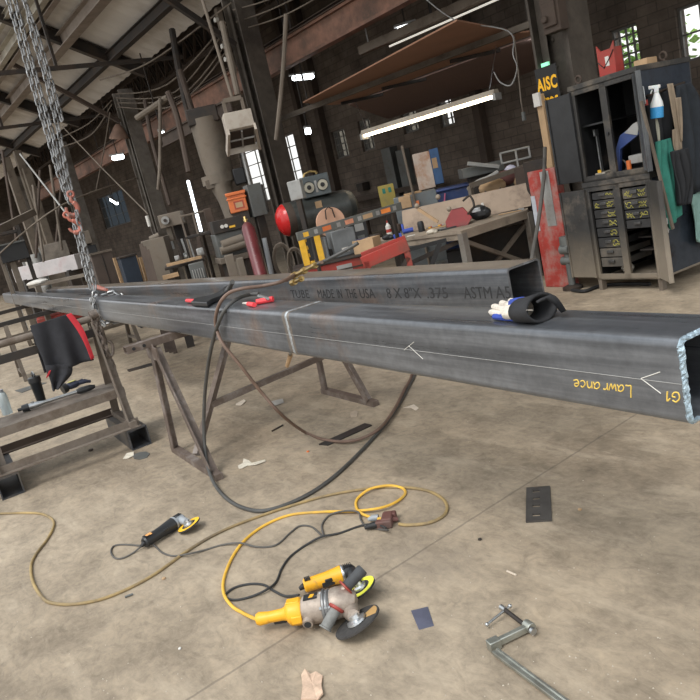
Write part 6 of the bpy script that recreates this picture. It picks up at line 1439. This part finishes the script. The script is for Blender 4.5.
t_, s, z0 = body('duct_section', 'pale grey sheet metal duct lying high behind the blue skip', 'duct', 484, 168, 9.8, [(-22,20,-4,6,.5,0,M_grey,'duct_body'),(-15,15,6,None,.3,.1,M_dark,'stand')], 0, .15)
part(MB().bar((-16*s,-.1,z0+8*s),(14*s,-.05,z0-2*s),.05,.05), 'loose_bar', M_lgrey, t_)
t_, s, z0 = body('pallet_frame', 'open grey steel frame at the upper right of the duct', 'frame', 517, 160, 9.6, [(-16,14,-11,-9,.03,0,M_lgrey,'rail'),(-16,14,-1,1,.03,0,M_lgrey,'rail'),(-16,-14,-11,1,.03,0,M_lgrey,'post'),(12,14,-11,1,.03,0,M_lgrey,'post'),(-1,1,-11,None,.03,0,M_lgrey,'post')], 0)
for px,py,w_,h_,ma,lb,dd_ in ((455+37,185,14,9,M_card,'round tan cloth bundle right of the blue skip',0),(505,177,16,9,mat('maroon tarp',(.10,.035,.03),.8),'folded maroon tarp behind the bench end',.2),(521,178,9,9,M_card,'tan cardboard pile left of the red panel top',.1),(511,172,8,10,mat('pale lilac sheet',(.40,.40,.50),.6),'pale lilac plastic sheet behind the maroon tarp',.4),(537,175,8,10,M_wood,'pale timber pile beside the red panel top',.1)):
    t_, s = local('cloth_bundle' if 'cloth' in lb else 'stock_pile', lb, 'pile', px, py, 8.9+dd_, None); z0 = t_.location.z; t_.location.z = 0
    part(MB().ball((0,.2,z0-h_*.3*s), w_*s, (1,.7,h_/w_), 14), 'pile_body', ma, t_); part(MB().box(-w_*.6*s,w_*.6*s,.1,.4,0,z0-h_*.5*s), 'crate_below', M_dark, t_)
a, b = PD(470,186,8.8), PD(532,164,8.9); solo(MB().bar(a,b,.06,.06).bar(V((b.x,b.y,0)),b,.05,.05).bar(V((a.x,a.y,0)),a,.05,.05), 'long_angle', M_tan, 'long tan angle bar above the bench end on thin posts', 'bar')
solo(MB().tube(smooth_path([PD(468,190,8.9),PD(478,182,8.9),PD(488,178,8.9),PD(498,172,8.9)],6),.03,8), 'bent_tube', M_lgrey, 'pale bent tube lying over the blue skip', 'tube')
p = PD(525,185,8.5); solo(MB().box(p.x-.08,p.x+.08,p.y-.06,p.y+.06,0,PD(525,166,8.5).z), 'short_post', M_brown, 'short brown post at the right end of the bench plate', 'post')
# small stuff on the wall behind
for px,py,w_,h_,lb in ((362,187,5,4,'small dark switch box on the brick wall'),(392,170,7,22,'blue grey tall rack against the brick wall'),(405,170,5,20,'grey wire rack against the brick wall')):
    c = PY(px,py,13.8); D_ = (RM.transposed()@(c-CAM)).z; k_ = D_/FOC
    solo(MB().box(c.x-w_*k_,c.x+w_*k_,13.7,13.99,(0 if h_>10 else c.z-h_*k_),c.z+h_*k_), 'wall_box', M_grey if h_>10 else M_dark, lb, 'box', bevel=.01)
for k_,(p,q,lb) in enumerate((((345,215),(470,176),'long rusty pipe run low on the brick wall'),((330,205),(440,172),'second rusty pipe run on the brick wall'))):
    a, b = PY(p[0],p[1],13.0+.5*k_), PY(q[0],q[1],13.0+.5*k_); b.z = a.z
    solo(MB().bar(a,b,.14,.14).bar(V((a.x+1,a.y,0)),V((a.x+1,a.y,a.z)),.1,.1).bar(V((b.x-1,b.y,0)),V((b.x-1,b.y,b.z)),.1,.1), 'pipe_rack', M_brown, lb, 'rack')
# ---- hanging boards over the bench
M_board = mat('brown board', (.36,.19,.12), .85, var=.1, scale=2, bmp=.05); M_board2 = mat('dull mauve brown board', (.25,.16,.135), .85, var=.1, scale=2, bmp=.05)
def board(px, z, ma, label, t=.02):
    P_ = [PZ(*q, z) for q in px]; mb = MB(); n = len(P_); mb.v = P_ + [p+V((0,0,t)) for p in P_]
    mb.f = [tuple(range(n-1,-1,-1)), tuple(range(n,2*n))] + [(i,(i+1)%n,(i+1)%n+n,i+n) for i in range(n)]
    return solo(mb, 'ceiling_board', ma, label, 'board', smooth=False)
z_b = 3.05
e0, e1 = PZ(345,104,z_b), PZ(545,30,z_b)
board([(303,103),(457,21),(520,33),(545,30),(345,104),(330,105)], z_b, M_board, 'brown board hung flat, nearer of two above the strip lights')
board([(348,105),(545,33),(560,60),(500,84),(388,119)], z_b+.03, M_board2, 'mauve brown board hung flat beyond the nearer brown board')
t_ = thing('hanger_rail', 'long steel rail carrying the brown boards, running right from the centre column', 'rail', PZ(440,70,z_b), 0)
a, b = PZ(232,137,z_b-.06), PZ(556,14,z_b-.06); b.z = a.z
part(MB().prof(LA(.09,.012), a, b), 'rail_angle', M_tan, t_, world=True, smooth=False)
for px,py in ((362,99),(404,84),(475,56)):
    c = PZ(px,py,z_b-.03); part(MB().bar(c-V((.2,.35,0)), c+V((.2,.35,0)), .08,.05), 'clip_bar', M_dark, t_, world=True)
for px,py in ((310,110),(440,62),(530,28)):
    c = PZ(px,py,z_b); part(MB().bar(c, V((c.x,c.y,7.5)), .03,.03), 'hanger_rod', M_dark, t_, world=True)
# ---- lamps
def batten(pa, pb, D1, D2, label, lit, w=.11, hang=None, name='strip_lamp', nt_=2):
    a, b = PD(*pa, D1), PD(*pb, D2); b.z = a.z; d = (b-a).normalized()
    t_ = thing(name, label, 'lamp', ((a+b)/2).to_tuple(), 0); sd = d.cross(V((0,0,1))).normalized()
    part(MB().prof([(-w/2,.0),(w/2,.0),(w/2*.6,.06),(-w/2*.6,.06)], a, b), 'housing', mat('cream lamp enamel', (.40,.35,.28), .6, dirt=(.25,.2,.15)), t_, world=True, smooth=False)
    for k_ in range(nt_):
        m0, m1 = a.lerp(b,k_/nt_)+d*.03, a.lerp(b,(k_+1)/nt_)-d*.03
        for s_ in (-1,1): part(MB().cyl(m0+sd*.03*s_-V((0,0,.022)), m1+sd*.03*s_-V((0,0,.022)), .019, n=10), 'lamp_tube', lit, t_, world=True)
    for e in (a,b): part(MB().bar(e-d*.02+V((0,0,-.03)), e+d*.02+V((0,0,-.03)), w,.08), 'end_cap', M_lgrey, t_, world=True)
    if hang:
        for e, q in zip((a+d*.08, b-d*.1), hang): part(MB().tube([e+V((0,0,.05)), q], .008, 6), 'hanger', M_steel, t_, world=True)
    return t_
h0 = PZ(356,103,z_b-.05); h1 = PZ(496,47,z_b-.05)
batten((364,134.5),(496,90.5), 10.2, 8.6, 'long lit twin strip light hung by chains above the bench', M_fluo, .15, (h0,h1))
a, b = PD(365,49,11.8), PD(500,2,9.8); b.z = a.z; d = (b-a).normalized()
t_ = thing('cable_tray', 'tan tray with a thin lit tube, high above the brown boards', 'lamp', ((a+b)/2).to_tuple(), 0)
part(MB().bar(a-d*.1,b+d*2.2,.14,.14), 'tray_body', M_tan, t_, world=True, bevel=.008); part(MB().cyl(a+d*.55-V((0,0,.12)), b-V((0,0,.12)), .016, n=8), 'lamp_tube', emit('dim lit tube', (1,.95,.85), .3), t_, world=True)
part(MB().tube([a+d*.1, a+d*.1+V((0,0,.9))], .012, 6), 'hanger', M_lgrey, t_, world=True)
c = a + d*.1; part(MB().tube([c+V((0,0,.9)), V((c.x,c.y,7.4))], .01, 6), 'hanger_cable', M_dark, t_, world=True)
def led(pa, pb, D, label, r=.045):
    a, b = PD(*pa, D), PD(*pb, D); d = (b-a); t_ = thing('led_lamp', label, 'lamp', ((a+b)/2).to_tuple(), 0)
    part(MB().tube([a,a.lerp(b,.1),a.lerp(b,.9),b], [r*.5,r,r,r*.5], 10), 'lens', M_led, t_, world=True)
    part(MB().bar(a-d*.12+V((0,0,r*1.3)), b+d*.05+V((0,0,r*1.3)), r*2, r*.6), 'housing', M_lgrey, t_, world=True)
    c = (a+b)/2; part(MB().bar(c+V((0,0,r*1.5)), V((c.x,c.y,7.62)), .02,.02), 'drop_rod', M_dark, t_, world=True)
led((292,78.5),(314,76), 13.5, 'small lit white lamp right of the centre column', .05)
led((397,31.5),(415,26), 11.8, 'small lit white lamp just above the tan cable tray', .06)
led((112,158.5),(124,156.5), 18, 'small lit lamp left of the left column', .06)
led((160,135),(165,134.5), 15, 'round lit bulb at the left end of the brown monorail', .07)
led((305,131.5),(311,131), 13.6, 'tiny lit bulb against the brick wall above the dial box', .06)
led((533,42),(541,39), 11, 'small lit lamp half hidden behind the right column', .05)
led((110,199),(118,204), 22, 'faint lit lamp hanging in front of the grimy left window', .05)
# ---- unit heater
DH = 8.6; c = PD(240,128,DH); s = DH/FOC
t_ = thing('unit_heater', 'grey square unit heater hung beside the centre column', 'heater', c, yaw_face(240,128)+.1)
w1, w2 = 14*s, 20*s; zt, zb = 15*s, -17*s
zb2 = -17*s
prof_ = [(-.14,zt),(.24,zt),(.24,zb2),(-.14,-1*s)]
mb = MB(); mb.v = [V((x,y,z)) for x in (-w1,w1) for y,z in prof_]; mb.f = [(0,1,2,3),(7,6,5,4),(0,4,5,1),(1,5,6,2),(3,7,4,0),(2,6,7,3)]
M_heat = mat('warm grey enamel', (.40,.355,.30), .5, var=.1, dirt=(.25,.2,.16), dirt_amt=.3)
part(mb, 'case', M_heat, t_, bevel=.006)
fa, fb = V((0,-.14,-1*s)), V((0,.24,zb2)); fd = (fb-fa); fn_ = V((0,-1,0)).cross(V((1,0,0))); fn_ = V((1,0,0)).cross(fd.normalized()); fn_ = fn_ if fn_.y < 0 else -fn_
part(MB().bar(fa+fn_*.004+fd*.1, fb+fn_*.004-fd*.1, w1*1.75, .012, fn_), 'louvre_panel', M_dark, t_, smooth=False)
for k_ in (-.96,.96): part(MB().bar(fa+fn_*.03+V((k_*w1,0,0))-fd*.04, fb+fn_*.03+V((k_*w1*1.25,0,0))+fd*.04, .03, .09, fn_), 'rim', M_heat, t_, smooth=False)
part(MB().bar(fb+fn_*.03-V((w1*1.25,0,0)), fb+fn_*.03+V((w1*1.25,0,0)), .03, .07), 'rim', M_heat, t_, smooth=False)
part(MB().bar(fa+fd*.5+fn_*.02-V((w1*.9,0,0)), fa+fd*.5+fn_*.02+V((w1*.9,0,0)), .02, .02), 'louvre_bar', M_lgrey, t_, smooth=False)
part(MB().bar(fa+fn_*.02+fd*.1, fb+fn_*.02-fd*.1, .02, .02), 'louvre_bar', M_lgrey, t_, smooth=False)
part(MB().bar((-w1*.7,0,zt),(-w1*.7,0,zt+.16),.04,.04).bar((w1*.6,0,zt),(w1*.6,0,zt+.16),.04,.04).bar((-w1*.7,0,zt+.16),(w1*.6,0,zt+.16),.05,.05), 'yoke', M_tan, t_)
part(MB().cyl((0,0,zt+.16),(-.2,.3,7.62-c.z),.02), 'drop_pipe', M_tan, t_)
# ---- pipes and cables in the air
def airpipe(name, pts, r, ma, label, cat, group=None, sag=None):
    P_ = [PD(*p) for p in pts]
    if len(P_) > 2: P_ = smooth_path(P_, 6)
    return solo(MB().tube(P_, r, 8), name, ma, label, cat, group)
airpipe('drop_pipe', [(286,14,9.0),(283,70,9.2),(276,140,9.4)], .03, M_tan, 'thin upright pipe just right of the centre column', 'pipe')
airpipe('drop_pipe', [(222,22,9.3),(228,50,9.3),(238,95,9.3)], .04, M_tan, 'pipe running down to the grey heater', 'pipe')
airpipe('drop_pipe', [(168,92,11),(178,120,11),(189,172,11)], .05, M_brown, 'thick brown pipe left of the cast machine column', 'pipe')
airpipe('drop_pipe', [(180,70,12),(195,120,12),(212,172,12)], .05, M_brown, 'thinner brown pipe behind the brown monorail', 'pipe')
airpipe('drop_pipe', [(160,99,12),(160,160,12),(158,190,12)], .03, M_tan, 'thin upright conduit right of the left column', 'pipe')
airpipe('drop_pipe', [(145,100,13),(152,140,13),(170,205,13)], .04, M_brown, 'slanting conduit behind the left column', 'pipe')
airpipe('header_pipe', [(137,118,12.5),(168,97,12)], .055, M_tan, 'short tan pipe high right of the bell shade', 'pipe')
airpipe('drop_pipe', [(172,30,12.5),(180,75,12.3),(190,120,12)], .06, M_dark, 'dark pipe dropping from the trusses', 'pipe')
airpipe('tie_rod', [(-10,262,13.0),(60,206,12.6),(137,178,15)], .015, M_tan, 'pale tie rod crossing behind the chain hooks', 'rod')
airpipe('tie_rod', [(20,154,15),(62,208,14),(74,224,13)], .018, M_lgrey, 'thin cable running down to the chain hooks', 'cable')
airpipe('tie_rod', [(62,126,15),(104,170,14),(148,214,13)], .012, M_tan, 'thin pale stay from the bell shade down to the drill press', 'cable')
c0 = PD(148,220,13); t2 = thing('hanging_switch', 'pale pull switch hanging at the end of the stay', 'switch', c0, 0); part(MB().cyl((0,0,-.12),(0,0,.08),.035), 'switch_body', M_white, t2); 
for k_,(p,q,r_,lb) in enumerate((((115,94),(168,84),(235,12),'topmost drooping wire between left and centre columns'),((116,98),(175,92),(232,20),'second drooping wire between left and centre columns'),((117,103),(180,96),(236,30),'third drooping wire between left and centre columns'),((118,107),(178,104),(238,36),'lowest drooping wire between left and centre columns'),((100,80),(150,62),(232,2),'straight wire above the drooping wires'))):
    airpipe('overhead_wire', [(*p,16.8-k_*.001-(2.6 if p[1] < 90 else 0)),(*q,14.2-(1.2 if p[1] < 90 else 0)),(*r_,12.3-(.8 if p[1] < 90 else 0))], .014, M_tan, lb, 'wire', 'wires strung between the columns')
for k_,(p,q,r_,lb) in enumerate((((233,10),(262,2),(300,-14),'upper wire leaving the centre column to the right'),((236,22),(270,10),(320,-14),'middle wire leaving the centre column to the right'),((240,30),(285,15),(340,-16),'lower wire leaving the centre column to the right'))):
    airpipe('overhead_wire', [(*p,12.2),(*q,11.5),(*r_,10.5)], .012, M_tan, lb, 'wire', 'wires leaving the centre column')
for k_,(p,q,r_,lb) in enumerate((((112,100),(88,124),(55,140),'upper wire sagging left from the bell shade column'),((112,104),(92,134),(62,147),'lower wire sagging left from the bell shade column'),((110,112),(104,150),(96,190),'wire dropping from the bell shade column'))):
    airpipe('overhead_wire', [(*p,16.8),(*q,17.2),(*r_,17.6)], .014, M_tan, lb, 'wire', 'wires left of the left column')
airpipe('lamp_flex', [(420,-6,9.5),(455,20,9),(508,31,8.4),(513,55,8.3),(517,68,8.3),(511,85,8.4),(500,82,8.5),(494,72,8.55)], .008, M_lgrey, 'white flex looping from the boards to the strip light', 'flex')
airpipe('lamp_flex', [(514,36,8.3),(518,70,8.3),(521,100,8.3),(523,112,8.3)], .009, M_tan, 'straight pull cord hanging left of the sign', 'cord')
c0 = PD(523,112,8.3); solo(MB().cyl(c0-V((0,0,.10)), c0, .025), 'pull_plug', M_grey, 'small grey plug at the end of the pull cord', 'plug')
airpipe('drop_pipe', [(235,115,11.4),(242,150,11.2),(262,235,10.6)], .022, M_lgrey, 'thin pale conduit left of the tall windows', 'pipe')
p_ = cC; part(MB().box(-.32,-.225,-.3,-.2,3.9,5.0), 'insulator_board', M_tan, cC); mb = MB()
for k_ in range(4): part(MB().cyl((-.27,-.36,4.15+.22*k_),(-.27,-.28,4.15+.22*k_),.04), 'insulator', M_white, cC)

# ---- more of the clutter at the far left
for k_,(p,q,lb) in enumerate((((2,150),(20,262),'long thin rod leaning by the far left press'),((33,185),(44,262),'thin rod hanging left of the block pile'),((40,170),(36,258),'thin cable hanging beside the block pile'),((50,165),(62,250),'thin rod hanging right of the block pile'),((62,178),(56,246),'thin cable hanging in front of the block pile'))):
    airpipe('drop_rod', [(*p,15+.3*k_),(*q,15+.3*k_)], .03, M_tan if k_ % 2 else M_brown, lb, 'rod')
for k_,(px,py,w_,h_,ma,lb) in enumerate(((38,262,5,9,M_lgrey,'pale drum behind the white beam at left'),(46,258,4,12,M_grey,'grey gas bottle behind the white beam at left'),(30,268,4,7,M_white,'white can left of the pale drum'),(70,262,5,10,M_brown,'rusty drum behind the chains above the white beam'))):
    t_, s = local('drum', lb, 'drum', px, py, 17.2, 0); zt_ = PD(px,py-h_,17.2).z
    part(MB().lathe([(.001,0),(w_*s,0),(w_*s,zt_*.5),(w_*s*1.04,zt_*.51),(w_*s,zt_*.52),(w_*s,zt_),(.001,zt_)]), 'drum_body', ma, t_)
a, b = PD(-6,232,12), PD(34,212,13); solo(MB().bar(a,b,.08,.12), 'swing_bar', M_tan, 'tan arm bar above the dark press at the left edge', 'bar')
vs = SC.view_settings; vs.view_transform = 'Standard'; vs.look = 'None'; vs.gamma = 1; vs.use_curve_mapping = False; vs.exposure = EXPO
SC.cycles.max_bounces = 8; SC.cycles.diffuse_bounces = 4; SC.cycles.transparent_max_bounces = 8
SC.cycles.use_denoising = True
